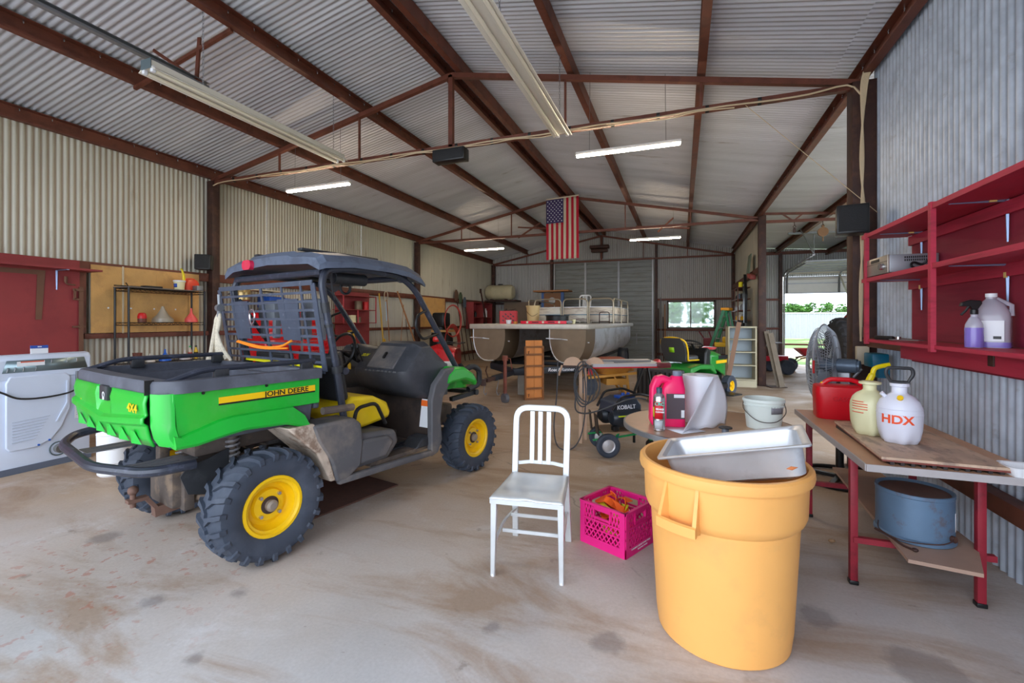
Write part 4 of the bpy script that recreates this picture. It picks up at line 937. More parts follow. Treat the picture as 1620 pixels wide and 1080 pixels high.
# tank sprayers
def sprayer(t, m, s):
    n = 48; secs = []
    for z, r in ((0,.068),(.004,.078),(.03,.090),(.075,.096),(.13,.099),(.165,.100),(.195,.097),(.225,.086),(.248,.066),(.262,.042),(.270,.034),(.30,.034),(.304,.042),(.318,.042),(.320,.0405)):
        lob = max(0, 1-z/.075); secs.append([(s*r*(1-.20*lob*(.5+.5*math.cos(6*a)))*math.cos(a), s*r*(1-.20*lob*(.5+.5*math.cos(6*a)))*math.sin(a), s*z) for a in [2*PI*i/n for i in range(n)]])
    obj('tank', MB().loft(secs), m, t, smooth=50)
SPW = mat('sprayer_white', (226,228,242), .4, 0, var=.02); SPC = mat('sprayer_cream', (222,218,176), .4, 0, var=.03)
s1 = thing('tank_sprayer', 'white pump sprayer bottle with black handle and orange lettering on bench', 'sprayer', (1.155,3.175,.758), R(-8))
sprayer(s1, SPW, 1.04)
obj('rib', MB().lathe([(.1035,.160),(.1055,.164),(.1035,.168)], n=40, close=False).lathe([(.1025,.190),(.1035,.193),(.1020,.196)], n=40, close=False), SPW, s1)
obj('pump_handle', MB().tube(fillet([(-.035,0,.335),(-.062,0,.385),(-.055,0,.418),(.055,0,.418),(.062,0,.385),(.035,0,.335)], .014, 3), .0095, 8, closed=True).cyl((-.035,0,.335),(.045,0,.335),.012), BLKPL, s1)
obj('yellow_valve', MB().cyl((-.012,-.068,.252),(-.014,-.083,.262),.014), YELLOW, s1); obj('filler_nozzle', MB().cyl((-.055,-.01,.245),(-.085,-.02,.275),.011), SPW, s1)
OP = mat('orange_print', (240,84,40), .5)
def wrap(o, r):
    for v in o.data.vertices:
        a = v.co.x/r; rr = r+v.co.z; y = v.co.y; v.co = Vector((rr*math.sin(a), -rr*math.cos(a), y))
for s, x, sz in (('HD',-.028,.062),('X',.038,.062)):
    pass
tx = text('lettering', 'HDX', .066, OP, s1, (0,0,0), (0,0,0), .0008, 1.05, bold=.0018); wrap(tx, .1045); tx.location = (0,0,.138); tx.rotation_euler = (0,0,R(-18))
s2 = thing('tank_sprayer', 'cream pump sprayer bottle without a handle beside red gas can', 'sprayer', (1.07,3.34,.758), R(-8))
sprayer(s2, SPC, 1.0)
obj('collar', MB().lathe([(.036,.300),(.056,.304),(.056,.316),(.034,.318)], n=24), SPC, s2)
for i, (z, w_) in enumerate(((.20,.7),(.185,.9),(.17,.9),(.155,.9),(.135,.7))): obj('printed_line', MB().lathe([(.0995,z),(.0998,z+.006)], n=8, arc=w_, a0=-2.75, close=False), mat('faded_red',(230,120,90),.5), s2, solid=.0006)
# wall-side white object at the right edge
tr_ = tag(obj('plastic_tray', MB().loft([ring(-.07,.07,-.05,.05,0,.02), ring(-.085,.085,-.065,.065,.045,.03), ring(-.09,.09,-.07,.07,.047,.03), ring(-.08,.08,-.06,.06,.044,.03), ring(-.065,.065,-.045,.045,.006,.02)]), WHITE, None, loc=(1.51,2.82,.7205)), 'white plastic tray at near right corner of the workbench', 'tray')
# blue drum on lower shelf
BLUE = mat('weathered_blue', (104,132,160), .5, .3, var=.12, scale=5, dirt=(110,86,74), damt=.6, dscale=7, dcut=(.56,.66))
dr = thing('metal_tub', 'weathered blue steel tub with bail handle under the workbench', 'tub', (1.185,3.085,.283)); dr.scale = (.88,.88,1)
obj('body', MB().lathe([(0,.01),(.178,.01),(.192,0),(.196,.004),(.196,.02),(.187,.026),(.187,.232),(.190,.236),(.190,.252),(.184,.254),(.178,.246),(.165,.235),(0,.235)], n=44), BLUE, dr)
obj('lid', MB().cyl((0,0,.236),(0,0,.240),.172,n=40), mat('rusty_lid',(122,96,90),.6,.2,var=.2), dr)
obj('bail', MB().tube(smoothpath([(-.19,-.03,.06),(-.21,-.12,.04),(-.13,-.20,.025),(.02,-.215,.03),(.10,-.19,.045),(.135,-.14,.055)],6), .003, 6).cyl((.12,-.15,.05),(.13,-.168,.05),.016), DSTEEL, dr)
obj('paper_label', MB().lathe([(.1885,.07),(.1885,.165)], n=6, arc=.36, a0=-.62, close=False), WHITE, dr, solid=.001)
tag(obj('hook_chain', MB().tube(smoothpath([(1.0,3.05,.30),(1.05,2.98,.29),(1.07,2.90,.286),(1.10,2.86,.287)]), .006, 6).ball((1.10,2.85,.292),(.015,.015,.009)), DSTEEL), 'small dark metal hook lying on lower shelf beside blue tub', 'hook')
tag(obj('debris', MB().ball((.914,3.50,.012),(.018,.013,.012),8,5).ball((.925,3.492,.018),(.009,.009,.009),7,5), mat('brown_debris',(150,120,90),.8)), 'small brown clod on the concrete floor left of the workbench leg', 'debris')

# red wall shelf
ws = thing('wall_shelf', 'barn red wooden shelving unit on right wall above the workbench', 'shelf', (0,0,0))
XF, XB = 1.385, 1.672; ya, yb_ = 1.75, 4.46
for z, n in ((2.115,'shelf_board'),(1.765,'shelf_board'),(1.287,'shelf_board')):
    obj(n, MB().box(((XF+XB)/2,(ya+yb_)/2,z),(XB-XF,yb_-ya,.022)), REDP, ws)
    if z > 1.3: obj('lip', MB().box((XF-.003,(ya+yb_)/2,z),(.018,yb_-ya,.03)), REDP, ws)
for y in (4.38, 3.37): obj('upright', MB().box((XF-.004,y,1.70),(.026,.034,.88)), REDP, ws)
obj('back_panel', MB().box((1.685,3.07,1.63),(.012,2.66,1.0)), mat('red_panel',(138,32,54),.65,0,var=.12,scale=6,dirt=(104,20,44),damt=.5,dscale=3,stretch=(1,.3,3)), ws)
for z in (2.06,1.72): obj('cleat', MB().box((1.667,3.07,z),(.022,2.66,.07)), REDP, ws)
obj('apron', MB().box((1.618,3.07,1.215),(.02,2.66,.125)), REDP, ws)
BRK = mat('bracket_steel', (140,158,192), .35, .5)
for y in (3.27, 4.22):
    for z in (2.103, 1.753, 1.275):
        if z < 1.3 and y < 4: continue
        zz = .20 if z > 1.3 else .1
        b_ = obj('bracket', MB().loft([[(XB-.012,y-.013,z),(XB-.012,y+.013,z),(XB-.018,y+.004,z-.01),(XB-.018,y-.004,z-.01)],[(XF+.03,y-.004,z),(XF+.03,y+.004,z),(XF+.03,y+.002,z-.004),(XF+.03,y-.002,z-.004)]]).loft([[(XB-.003,y-.013,z),(XB-.003,y+.013,z),(XB-.014,y+.004,z),(XB-.014,y-.004,z)],[(XB-.003,y-.006,z-zz*1.15),(XB-.003,y+.006,z-zz*1.15),(XB-.008,y+.002,z-zz*1.15),(XB-.008,y-.002,z-zz*1.15)]]), BRK, ws)
        if z > 1.3: obj('price_sticker', MB().box((XB-.07 if z > 2 else XB-.014, y-.010 if z > 2 else y, z-.004 if z > 2 else z-.06),(.03,.012,.008) if z > 2 else (.006,.022,.03)), mat('sticker',(226,200,120),.5), b_)
obj('outlet', MB().box((1.605,3.28,1.225),(.012,.05,.07), bev=.004), DSTEEL, ws)
# on the shelf
rc = thing('av_receiver', 'silver home stereo receiver on the middle red shelf', 'receiver', (1.52,4.18,1.777))
obj('case', MB().box((.01,.0,.075),(.28,.40,.125), bev=.003), mat('silver_case',(150,152,158),.4,.5), rc)
fp = obj('front_panel', MB().box((-.135,0,.075),(.012,.40,.13), bev=.003), mat('silver_face',(168,160,150),.35,.6), rc)
obj('display', MB().box((-.142,.02,.115),(.004,.15,.022)), BLACK, fp); obj('volume_knob', MB().cyl((-.14,-.13,.06),(-.168,-.13,.06),.024), CHROME, fp); obj('seam', MB().box((-.142,0,.095),(.002,.39,.003)), BLACK, fp)
for i in range(14): obj('vent_slot', MB().box((-.04+.012*i,-.201,.115),(.007,.003,.014)), BLACK, rc); obj('vent_slot', MB().box((-.04+.012*i,-.201,.095),(.007,.003,.014)), BLACK, rc)
for x, y in ((-.1,-.17),(.12,-.17),(-.1,.17)): obj('foot', MB().cyl((x,y,0),(x,y,.013),.018), BLACK, rc)
obj('cable', MB().tube(smoothpath([(.06,-.205,.05),(.02,-.23,.03),(-.02,-.24,.05),(.0,-.225,.075),(.05,-.22,.06),(.08,-.23,.085),(.12,-.21,.07)]), .008, 7), BLACK, rc)
# spray bottle, gallon jug
CL = mat('clear_plastic', (228,226,240), .2, 0, trans=.55, alpha=1); LQ = mat('lavender_liquid', (150,130,220), .15, 0, trans=.25)
sb = thing('spray_bottle', 'clear spray bottle of purple liquid with black trigger on lowest shelf', 'bottle', (1.47,3.15,1.2985))
obj('bottle', MB().lathe([(.034,0),(.037,.004),(.037,.10),(.035,.125),(.022,.155),(.014,.165),(.014,.185)], n=24), CL, sb)
obj('liquid', MB().lathe([(.0375,.003),(.0378,.006),(.0378,.105),(.0375,.107)], n=24), LQ, sb)
th = obj('trigger_head', MB().cyl((0,0,.178),(0,0,.205),.017).prism([(-.06,.222),(-.055,.242),(-.02,.256),(.025,.252),(.03,.236),(.012,.205),(-.012,.205),(-.018,.222)], 'y', -.012, .012), BLACK, sb, bevel=.003)
obj('trigger', MB().tube([(-.022,0,.222),(-.034,0,.20),(-.055,0,.175)], .006, 6), BLACK, th)
jg = thing('gallon_jug', 'translucent gallon jug with white label beside the spray bottle', 'jug', (1.575,3.22,1.2985), R(-32))
obj('jug_body', MB().loft([ring(-.075,.075,-.075,.075,z,r) for z, r in ((0,.03),(.004,.035),(.15,.035))]+[ring(-.073,.073,-.073,.073,.185,.04), ring(-.05,.05,-.05,.05,.235,.04), ring(-.022,.022,-.022,.022,.262,.02), ring(-.02,.02,-.02,.02,.285,.019)]), CL, jg)
obj('liquid', MB().loft([ring(-.076,.076,-.076,.076,.002,.034), ring(-.076,.076,-.076,.076,.03,.034)]), LQ, jg)
obj('cap', MB().cyl((0,0,.272),(0,0,.292),.024), WHITE, jg); obj('handle', MB().tube([(.02,0,.262),(.075,0,.225),(.076,0,.17)], .011, 8), CL, jg)
obj('label', MB().box((-.0765,0,.09),(.002,.10,.11)).box((0,-.0765,.09),(.11,.002,.11)), WHITE, jg); obj('label_corner', MB().box((-.0785,.03,.135),(.001,.05,.022)), mat('label_red',(206,28,40),.45), jg)
obj('barcode', MB().box((.03,-.0785,.055),(.03,.001,.015)), BLACK, jg)
kn = thing('wallpaper_knife', 'black handled scraper lying at left end of lowest red shelf', 'scraper', (1.44,3.92,1.2985), R(-62)); kn.scale = (1.3,1.3,1.5)
obj('handle', MB().box((-.10,0,.014),(.11,.026,.02), bev=.008), BLACK, kn); obj('blade', MB().box((.02,0,.008),(.16,.03,.004)), GREYM, kn); obj('bolt', MB().cyl((-.02,0,.008),(-.02,0,.022),.012), CHROME, kn)
tag(obj('paper_strip', MB().box((1.47,2.42,1.303),(.04,.42,.008), rot=(0,0,.1)), mat('pink_paper',(240,190,200),.6)), 'pale pink paper strip lying on near end of lowest red shelf', 'paper')
tag(obj('nail_strip', MB().box((1.39,3.05,2.132),(.012,.07,.006),rot=(0,0,.3)).tube([(1.39,3.42,2.135),(1.37,3.40,2.13)],.004), GREYM), 'small grey metal strip sticking out over the top red shelf', 'metal strip')
# switch box, teal box, cables on the column
tag(obj('switch_box', MB().box((1.60,5.18,1.12),(.10,.05,.17), bev=.006), mat('beige_plastic',(212,196,170),.5)), 'beige electrical switch box on the dark column behind gas can', 'switch box')
tag(obj('plastic_bin', MB().box((1.60,4.85,1.10),(.12,.2,.12), bev=.01).box((1.62,4.8,1.00),(.08,.12,.09)), mat('teal_plastic',(0,92,120),.4)), 'teal plastic bin hanging by the column behind yellow spout', 'bin')
tag(obj('wall_socket', MB().box((1.60,5.0,1.34),(.10,.05,.10), bev=.006), DSTEEL), 'small rusty junction box on the brown girt at end of shelf', 'junction box')
CABL = mat('cable_tan', (206,184,150), .6)
cb_ = MB()
for k in range(5): cb_.tube(smoothpath([(1.62+.012*k,5.20,3.80),(1.60+.01*k,5.21,3.62),(1.62-.006*k,5.215,3.0),(1.60+.008*k,5.215,2.4),(1.61-.004*k,5.215,1.8),(1.60,5.215,1.25)]), .009, 6)
cc = tag(obj('cable_bundle', cb_, CABL), 'tan electrical cables strapped down the dark right-hand column', 'cables')
pts = [(WX+.16,Y1-.05,2.2),(WX+.16,Y1-.05,3.5),(WX+.2,Y1-.05,3.66)]+[(x, Y1-.045, 3.70+.008*math.sin(x*5)) for x in [WX+.5+.35*i for i in range(24)]]+[(1.5,5.25,3.72),(1.6,5.22,3.6)]
tag(obj('wire_run', MB().tube(smoothpath(pts,3), .009, 6).tube(smoothpath([(a+.03,b,c-.022+.01*math.sin(a*9)) for a,b,c in pts[5:-4]],3), .007, 6), CABL), 'tan wire taped along the nearest truss bottom chord and down the left post', 'wire')
tp = MB()
for i in range(16): x = WX+.6+.5*i; tp.cyl((x,Y1,3.72),(x+.035,Y1,3.72),.043,n=8)
obj('tape_wrap', tp, BLACK, bpy.data.objects['wire_run'], kind='stuff')
# speakers, floodlight box
def speaker(x, y, z, rz, w_, d, h, lb):
    t = thing('speaker', lb, 'speaker', (x,y,z), rz)
    obj('cabinet', MB().box((0,0,0),(w_,d,h), bev=.012), BLACK, t); obj('grille', MB().box((0,-d/2-.003,0),(w_-.03,.012,h-.04), bev=.005), mat('grille_black',(34,35,37),.7,bump=.5,bscale=300), t)
    obj('bracket', MB().bar((0,d/2,0),(.02,d/2+.09,0),.04,.08), BLACK, t); return t
speaker(1.46,4.98,2.36,R(-12),.24,.20,.26,'black loudspeaker on dark column above the red shelf end')
speaker(-7.15,5.10,2.38,R(38),.22,.18,.24,'black loudspeaker on the left wall post above tan panel')
fb = speaker(-2.83,5.30,3.60,0,.46,.16,.16,'black wide speaker box hung under centre of nearest truss')
# thin twine from truss to wall
tag(obj('twine', MB().tube([(.62,5.30,3.70),(1.66,5.0,2.42)], .003, 4), CABL), 'thin pale twine slanting from nearest truss down to the right wall', 'twine')
# pedestal fan
FG = mat('fan_grey', (176,184,194), .4, .4, var=.06)
fn = thing('pedestal_fan', 'large round wire-caged pedestal fan facing left behind red gas can', 'fan', (1.35,4.92,0), R(-27))
# axis along local -x
Fz, Fr = 1.04, .37
obj('base_ring', MB().tube([(.34*math.cos(a),.34*math.sin(a),.022) for a in [2*PI*i/40 for i in range(40)]], .02, 8, closed=True), BLACK, fn)
obj('base_spoke', MB().bar((-.33,0,.03),(.33,0,.03),.04,.03).bar((0,-.33,.03),(0,.33,.03),.04,.03), BLACK, fn)
obj('pole', MB().cyl((0,0,.03),(0,0,.92),.032), BLACK, fn)
gd = MB()
def gpt(r, s): # dome profile front(s=-1) and back(s=1)
    k = r/Fr; return s*(.105*math.sqrt(max(0, 1-k**2.4)))-.12
for s in (-1, 1):
    for i in range(72):
        a = 2*PI*i/72; gd.tube([(gpt(r,s), r*math.cos(a), Fz+r*math.sin(a)) for r in (.05,.14,.23,.31,Fr)], .0028, 3, caps=False)
    for r in ((.05,.16,.27,Fr) if s > 0 else [.05+.032*i for i in range(11)]): gd.tube([(gpt(r,s), r*math.cos(a), Fz+r*math.sin(a)) for a in [2*PI*i/40 for i in range(40)]], .0028 if r < Fr else .007, 4, closed=True)
obj('guard', gd, FG, fn, smooth=40)
for i in range(3):
    a0 = 2*PI*i/3+.4
    def bf(u, v, a0=a0):
        r = .05+.28*u; a = a0+(v-.5)*(.9+.3*u); return (-.12+.07*(v-.5), r*math.cos(a), Fz+r*math.sin(a))
    b1 = obj('blade', MB().grid(bf, 8, 8), FG, fn, solid=.002)
obj('motor', MB().cyl((-.12,0,Fz),(.13,0,Fz),.062,n=24).cyl((.13,0,Fz),(.15,0,Fz),.05).cyl((-.15,0,Fz),(-.11,0,Fz),.045), mat('motor_blue',(92,108,126),.4,.3), fn)
obj('yoke', MB().box((.03,0,Fz-.12),(.10,.06,.12), bev=.01).cyl((.10,0,Fz-.1),(.16,0,Fz-.02),.012), GREYM, fn)
obj('red_marking', MB().tube([(gpt(Fr,1)+.008, (Fr+.002)*math.cos(a), Fz+(Fr+.002)*math.sin(a)) for a in [-PI/2-.9+.0+.15*i for i in range(0)]+[PI*.95+.06*i for i in range(6)]], .009, 6), mat('red_tape',(190,40,40),.5), fn)
# ================================================================ LEFT SIDE
RED2 = mat('faded_red_plywood', (146,54,56), .6, 0, var=.08, scale=3, dirt=(120,40,46), damt=.4, dscale=2)
pn_ = thing('wall_board', 'faded red plywood sheet on left wall behind the white dryer', 'wall panel', (WX+.115,0,0))
obj('sheet', MB().box((0,2.0,1.24),(.014,3.08,1.95)), RED2, pn_)
tb = thing('wall_shelf', 'thin red shelf on steel bracket across top of the red plywood sheet', 'shelf', (0,0,0))
obj('shelf_board', MB().box((WX+.25,2.1,2.085),(.27,3.1,.022)), RED2, tb)
obj('bracket', MB().bar((WX+.13,3.31,2.07),(WX+.36,3.31,2.07),.024,.01).loft([[(WX+.124,3.297,2.07),(WX+.124,3.323,2.07),(WX+.14,3.31,2.07)],[(WX+.124,3.302,1.83),(WX+.124,3.318,1.83),(WX+.13,3.31,1.83)]]), BRK, tb)
RUST = mat('rusty_tool', (120,84,66), .7, .2, var=.15)
tag(obj('framing_square', MB().prism([(2.55,2.055),(3.20,2.055),(3.165,1.46),(3.11,1.46),(3.125,2.0),(2.55,2.0)], 'x', WX+.125, WX+.13), RUST), 'rusty framing square hanging on the red plywood sheet', 'square')
cl2 = thing('bar_clamp', 'long rusty bar clamp with crank handle hanging on right of red sheet', 'clamp', (0,0,0))
obj('bar', MB().box((WX+.14,3.545,1.46),(.012,.045,.84)), RUST, cl2); obj('jaw', MB().box((WX+.15,3.51,1.84),(.03,.10,.03)).box((WX+.15,3.51,1.72),(.03,.10,.02)).box((WX+.15,3.475,1.78),(.03,.015,.12)), RUST, cl2)
obj('crank', MB().tube([(WX+.15,3.48,1.90),(WX+.15,3.40,1.905),(WX+.15,3.385,1.92),(WX+.15,3.385,1.98)], .010, 8).cyl((WX+.15,3.385,1.93),(WX+.15,3.385,2.0),.016), RUST, cl2)
obj('sliding_jaw', MB().box((WX+.15,3.52,1.37),(.03,.13,.022)).box((WX+.15,3.54,1.37),(.035,.04,.05)), RUST, cl2)
OSB = mat('tan_hardboard', (206,160,96), .6, 0, var=.10, scale=3, dirt=(160,120,76), damt=.3, dscale=5, bump=.2, bscale=60)
ob = thing('wall_board', 'tan hardboard panel on left wall behind the black wire rack', 'wall panel', (WX+.115,0,0))
for a, b in ((3.66,4.45),(4.452,5.08)): obj('sheet', MB().box((0,(a+b)/2,1.735),(.012,b-a,.90)), OSB, ob)
obj('joint_strip', MB().box((.012,4.02,1.735),(.01,.02,.92)), mat('pale_wood',(206,190,160),.6), ob)
for y in (3.85,4.12,4.42,4.72): obj('washer', MB().cyl((.006,y,1.62),(.01,y,1.62),.011), WHITE, ob)
# wire rack
wr_ = thing('wire_rack', 'black wire shelving rack standing against the tan hardboard panel', 'rack', (0,0,0))
RX0, RX1, RY0, RY1 = -7.19, -6.90, 3.90, 4.93
for x in (RX0, RX1):
    for y in (RY0, RY1): obj('post', MB().cyl((x,y,0),(x,y,1.90),.0135,n=10), BLACK, wr_)
for z in (1.885, 1.42, .86, .25):
    mb = MB()
    for dz in (0, -.035):
        for x in (RX0, RX1): mb.tube([(x,RY0,z+dz),(x,RY1,z+dz)], .004, 4)
        for y in (RY0, RY1): mb.tube([(RX0,y,z+dz),(RX1,y,z+dz)], .004, 4)
    for x in (RX0, RX1): mb.tube([(x, RY0+(RY1-RY0)*i/34, z-(.035 if i % 2 else 0)) for i in range(35)], .003, 4)
    for i in range(30): y = RY0+.02+(RY1-RY0-.04)*i/29; mb.tube([(RX0,y,z+.004),(RX1,y,z+.004)], .0022, 4)
    obj('wire_shelf', mb, BLACK, wr_, smooth=0)
tag(obj('shelf_liner_board', MB().box((-7.04,4.34,1.90),(.31,.92,.012)), mat('grey_board',(110,104,100),.6)), 'thin grey board lying across the top of the wire rack', 'board')
tag(obj('pry_bars', MB().bar((-7.05,3.82,1.918),(-7.08,4.30,1.918),.03,.012).box((-7.06,4.28,1.925),(.10,.24,.03),bev=.01).bar((-7.0,3.95,1.915),(-7.1,3.98,1.965),.01,.01), BLACK), 'black hand tools lying at left end of the wire rack top', 'tools')
t = thing('plastic_tub', 'cream plastic tub with blue label on wire rack top', 'tub', (-7.0,4.62,1.9065))
obj('body', MB().lathe([(.06,0),(.068,.09),(.074,.12),(.077,.12),(.077,.137),(0,.137)], n=26), mat('cream_plastic',(230,222,176),.5), t); obj('label', MB().lathe([(.0665,.035),(.0705,.09)], n=8, arc=1.2, a0=-2.2, close=False), mat('blue_label',(60,90,180),.5), t, solid=.001)
obj('rim', MB().lathe([(.078,.12),(.079,.122),(.079,.138),(.077,.14)], n=26), WHITE, t)
t = thing('gas_can', 'small orange-red gas can with yellow spout on wire rack top', 'gas can', (-7.08,4.83,1.9065), R(90))
obj('body', MB().loft([ring(-.10,.10,-.07,.07,0,.03), ring(-.105,.105,-.072,.072,.02,.03), ring(-.105,.105,-.072,.072,.12,.03), ring(-.08,.085,-.05,.05,.165,.03)]), mat('orange_red_plastic',(226,70,40),.4), t)
obj('handle', MB().tube(fillet([(-.08,0,.15),(-.05,0,.185),(.06,0,.185),(.09,0,.15)],.02,3),.010,8), mat('orange_red_plastic',(226,70,40),.4), t)
obj('spout', MB().tube([(-.09,0,.15),(-.10,0,.24),(-.12,0,.31),(-.14,0,.325)], [.022,.018,.012,.012], 10), mat('spout_yellow',(236,214,10),.4), t)
t = tag(obj('steel_box', MB().box((-6.96,4.87,1.945),(.10,.10,.075), bev=.003), GREYM), 'small grey steel box at right corner of wire rack top', 'box')
t = thing('can_of_grease', 'red plastic canister with brown base on middle rack shelf', 'canister', (-7.0,4.12,1.4275))
obj('base', MB().lathe([(.05,0),(.052,.05)], n=20), mat('brown_plastic',(110,60,44),.5), t); obj('top', MB().lathe([(.051,.05),(.054,.07),(.045,.115),(.03,.13),(0,.13)], n=20), mat('red_lid',(206,30,34),.35), t)
CLG = mat('clear_dirty_plastic', (190,182,166), .3, 0, alpha=.55)
def funnel(x, y, z, r, h, m, lb, up=True, tip=.35):
    t = MB().lathe([(r,0),(r*1.0,.012),(r*.96,h*.22),(r*.55,h*.45),(r*.22,h*(1-tip)),(r*.12,h),(r*.10,h),(r*.19,h*(1-tip)),(r*.5,h*.44),(r*.93,h*.22),(r*.97,0)] , n=24, close=False)
    return tag(obj('funnel', t, m, None, loc=(x,y,z)), lb, 'funnel')
funnel(-7.05,4.42,1.4275,.13,.23,CLG,'large dirty translucent funnel upside down on middle rack shelf',tip=.2)
funnel(-6.98,4.78,1.4275,.085,.21,mat('coral_plastic',(232,92,88),.4),'coral red funnel upside down at right of middle rack shelf')
funnel(-7.0,4.22,.8675,.06,.12,mat('translucent_white',(214,206,196),.4),'small white funnel upside down on lower rack shelf, left of blue one')
funnel(-7.0,4.42,.8675,.075,.17,mat('blue_plastic',(30,96,196),.4),'blue funnel upside down on lower rack shelf')
funnel(-7.0,4.70,.8675,.07,.14,mat('grey_pink_plastic',(206,196,198),.4),'pale grey funnel upside down on lower rack shelf, right of blue one')
tag(obj('flower_pot', MB().lathe([(.04,0),(.055,.14),(.05,.14),(.035,.01),(0,.01)], n=20), mat('brown_plastic',(110,60,44),.5), None, loc=(-6.98,4.05,.8675)), 'brown plastic pot on lower rack shelf behind left post', 'pot')
for y, c, lb in ((4.79,(60,160,90),'small bottle with green cap on lower rack shelf'),(4.88,(230,190,40),'small yellow and black bottle at right end of lower rack shelf')):
    t = thing('oil_bottle', lb, 'bottle', (-7.02,y,.8675)); obj('body', MB().lathe([(.028,0),(.028,.12),(.012,.16),(.012,.18)], n=16), mat('bottle_'+str(c[0]), (200,180,160) if c[0] == 60 else (230,190,40), .4), t); obj('cap', MB().cyl((0,0,.175),(0,0,.20),.014), mat('cap_'+str(c[0]), c if c[0] == 60 else (30,30,30), .4), t); obj('band', MB().lathe([(.0285,.03),(.0285,.10)],n=16,close=False), mat('band_'+str(c[0]), (180,50,50) if c[0]==60 else (40,34,20), .5), t, solid=.001)
# dryer
DW = mat('dryer_white', (206,216,234), .35, 0, var=.02)
dy = thing('clothes_dryer', 'white clothes dryer seen from the back beside green cargo bed', 'dryer', (-5.87,2.62,0))
D0, D1 = -.36, .345
mb = MB().box((-.35,(D0+D1)/2,.49),(.68,D1-D0,.90), bev=.015)
bo = obj('cabinet', mb, DW, dy)
obj('base_skirt', MB().box((-.35,(D0+D1)/2,.03),(.70,D1-D0+.01,.06)), mat('skirt_grey',(92,100,116),.5), dy)
mb = MB().prism([(0,.88),(.0,1.08),(-.03,1.115),(-.10,1.125),(-.26,.95),(-.26,.92)], 'y', D0-.005, D1+.005)
co = obj('control_console', mb, DW, dy, bevel=.02)
obj('console_back', MB().add([(.004,D0+.03,.955),(.004,D1-.03,.955),(.004,D1-.06,1.07),(.004,D0+.06,1.07)],[(0,1,2,3)]), mat('zinc_panel',(128,146,152),.35,.6), co, solid=.003)
for y in (-.30,-.25,-.19,-.10): obj('wire_clip', MB().tube([(.008,y,.965),(.012,y+.004,.985),(.008,y+.006,1.005)],.005,5), CHROME, co)
for y in (.02,.14,.22): obj('screw', MB().box((.006,y,1.045),(.006,.006,.035)), CHROME, co)
l_ = obj('warning_label', MB().box((.007,-.13,1.035),(.003,.20,.045)), WHITE, co); obj('label_band', MB().box((.009,-.12,1.052),(.002,.17,.012)), mat('label_orange_red',(206,92,66),.5), l_)
obj('raised_panel', MB().prism([(-.31,.86),(-.28,.92),(.13,.92),(.17,.88),(.17,.56),(.10,.38),(.02,.27),(-.10,.22),(-.28,.22),(-.31,.26)], 'x', -.005, .016), DW, dy, bevel=.01)
obj('raised_ridge', MB().bar((.02,.14,.84),(.02,.14,.62),.014,.014).bar((.02,.14,.62),(.02,.055,.44),.014,.014), DW, dy)
for i in range(8): obj('louver', MB().box((.018,-.13-.008*i,.50-.028*i),(.008,.27-.015*i,.008), rot=(R(4),0,0)), mat('louver_shade',(186,196,212),.4), dy)
l_ = obj('instruction_label', MB().box((.006,.27,.62),(.002,.13,.36)), mat('label_white_grey',(212,214,218),.5), dy)
for z in (.78,.73,.68): obj('label_line', MB().box((.008,.27,z),(.002,.12,.006)), mat('label_orange_red',(206,92,66),.5), l_)
for i in range(9): obj('text_line', MB().box((.008,.27,.655-.022*i),(.001,.11,.005)), mat('text_grey',(160,162,170),.5), l_)
obj('duct_recess', MB().lathe([(.062,.0),(.07,.006),(.072,.0)], (.004,.075,.165), (1,0,0), 28, close=False), mat('zinc_panel',(128,146,152),.35,.6), dy, solid=.004)
obj('exhaust_duct', MB().lathe([(.045,-.02),(.045,.035),(.041,.035),(.041,-.01),(0,-.01)], (.004,.085,.165), (1,0,0), 28), mat('zinc_dull',(150,150,148),.4,.6), dy)
for y in (-.08,.0): obj('blue_screw', MB().cyl((.016,y,.24+.03*(y==0)),(.024,y,.24+.03*(y==0)),.009), mat('blue_plastic',(30,96,196),.4), dy)
obj('terminal_block', MB().box((.01,.255,.875),(.03,.08,.10), bev=.004).box((.03,.24,.875),(.012,.02,.07)).box((.03,.27,.875),(.012,.02,.07)), GREYM, dy)
obj('power_cord', MB().tube(smoothpath([(.03,.25,.83),(.05,.18,.735),(.05,.0,.70),(.05,-.22,.71),(.04,-.34,.78),(.03,-.40,.82)]), .009, 8), BLACK, dy)
pk = thing('retail_packet', 'white hanging packet with blue header standing on white dryer', 'packet', (-5.98,2.60,1.12))
obj('card', MB().box((0,0,.025),(.012,.13,.055)), WHITE, pk); obj('header', MB().box((0,0,.066),(.012,.132,.03)), mat('blue_label2',(44,82,170),.5), pk); obj('hang_hole', MB().box((.007,0,.068),(.002,.03,.008)), WHITE, pk)
pb = thing('drum_liner', 'tall white plastic container on floor seen below the green tailgate', 'container', (-5.02,2.72,0)); pb.scale = (1.05,1.05,.86)
obj('body', MB().lathe([(.105,0),(.12,.02),(.125,.55),(.115,.58),(.12,.60),(.10,.60),(.09,.03),(0,.03)], n=24), mat('soft_white',(230,230,232),.7), pb)
for z in (.15,.3,.45): obj('ridge', MB().lathe([(.122,z-.01),(.128,z),(.123,z+.01)], n=24, close=False), mat('soft_white',(230,230,232),.7), pb)
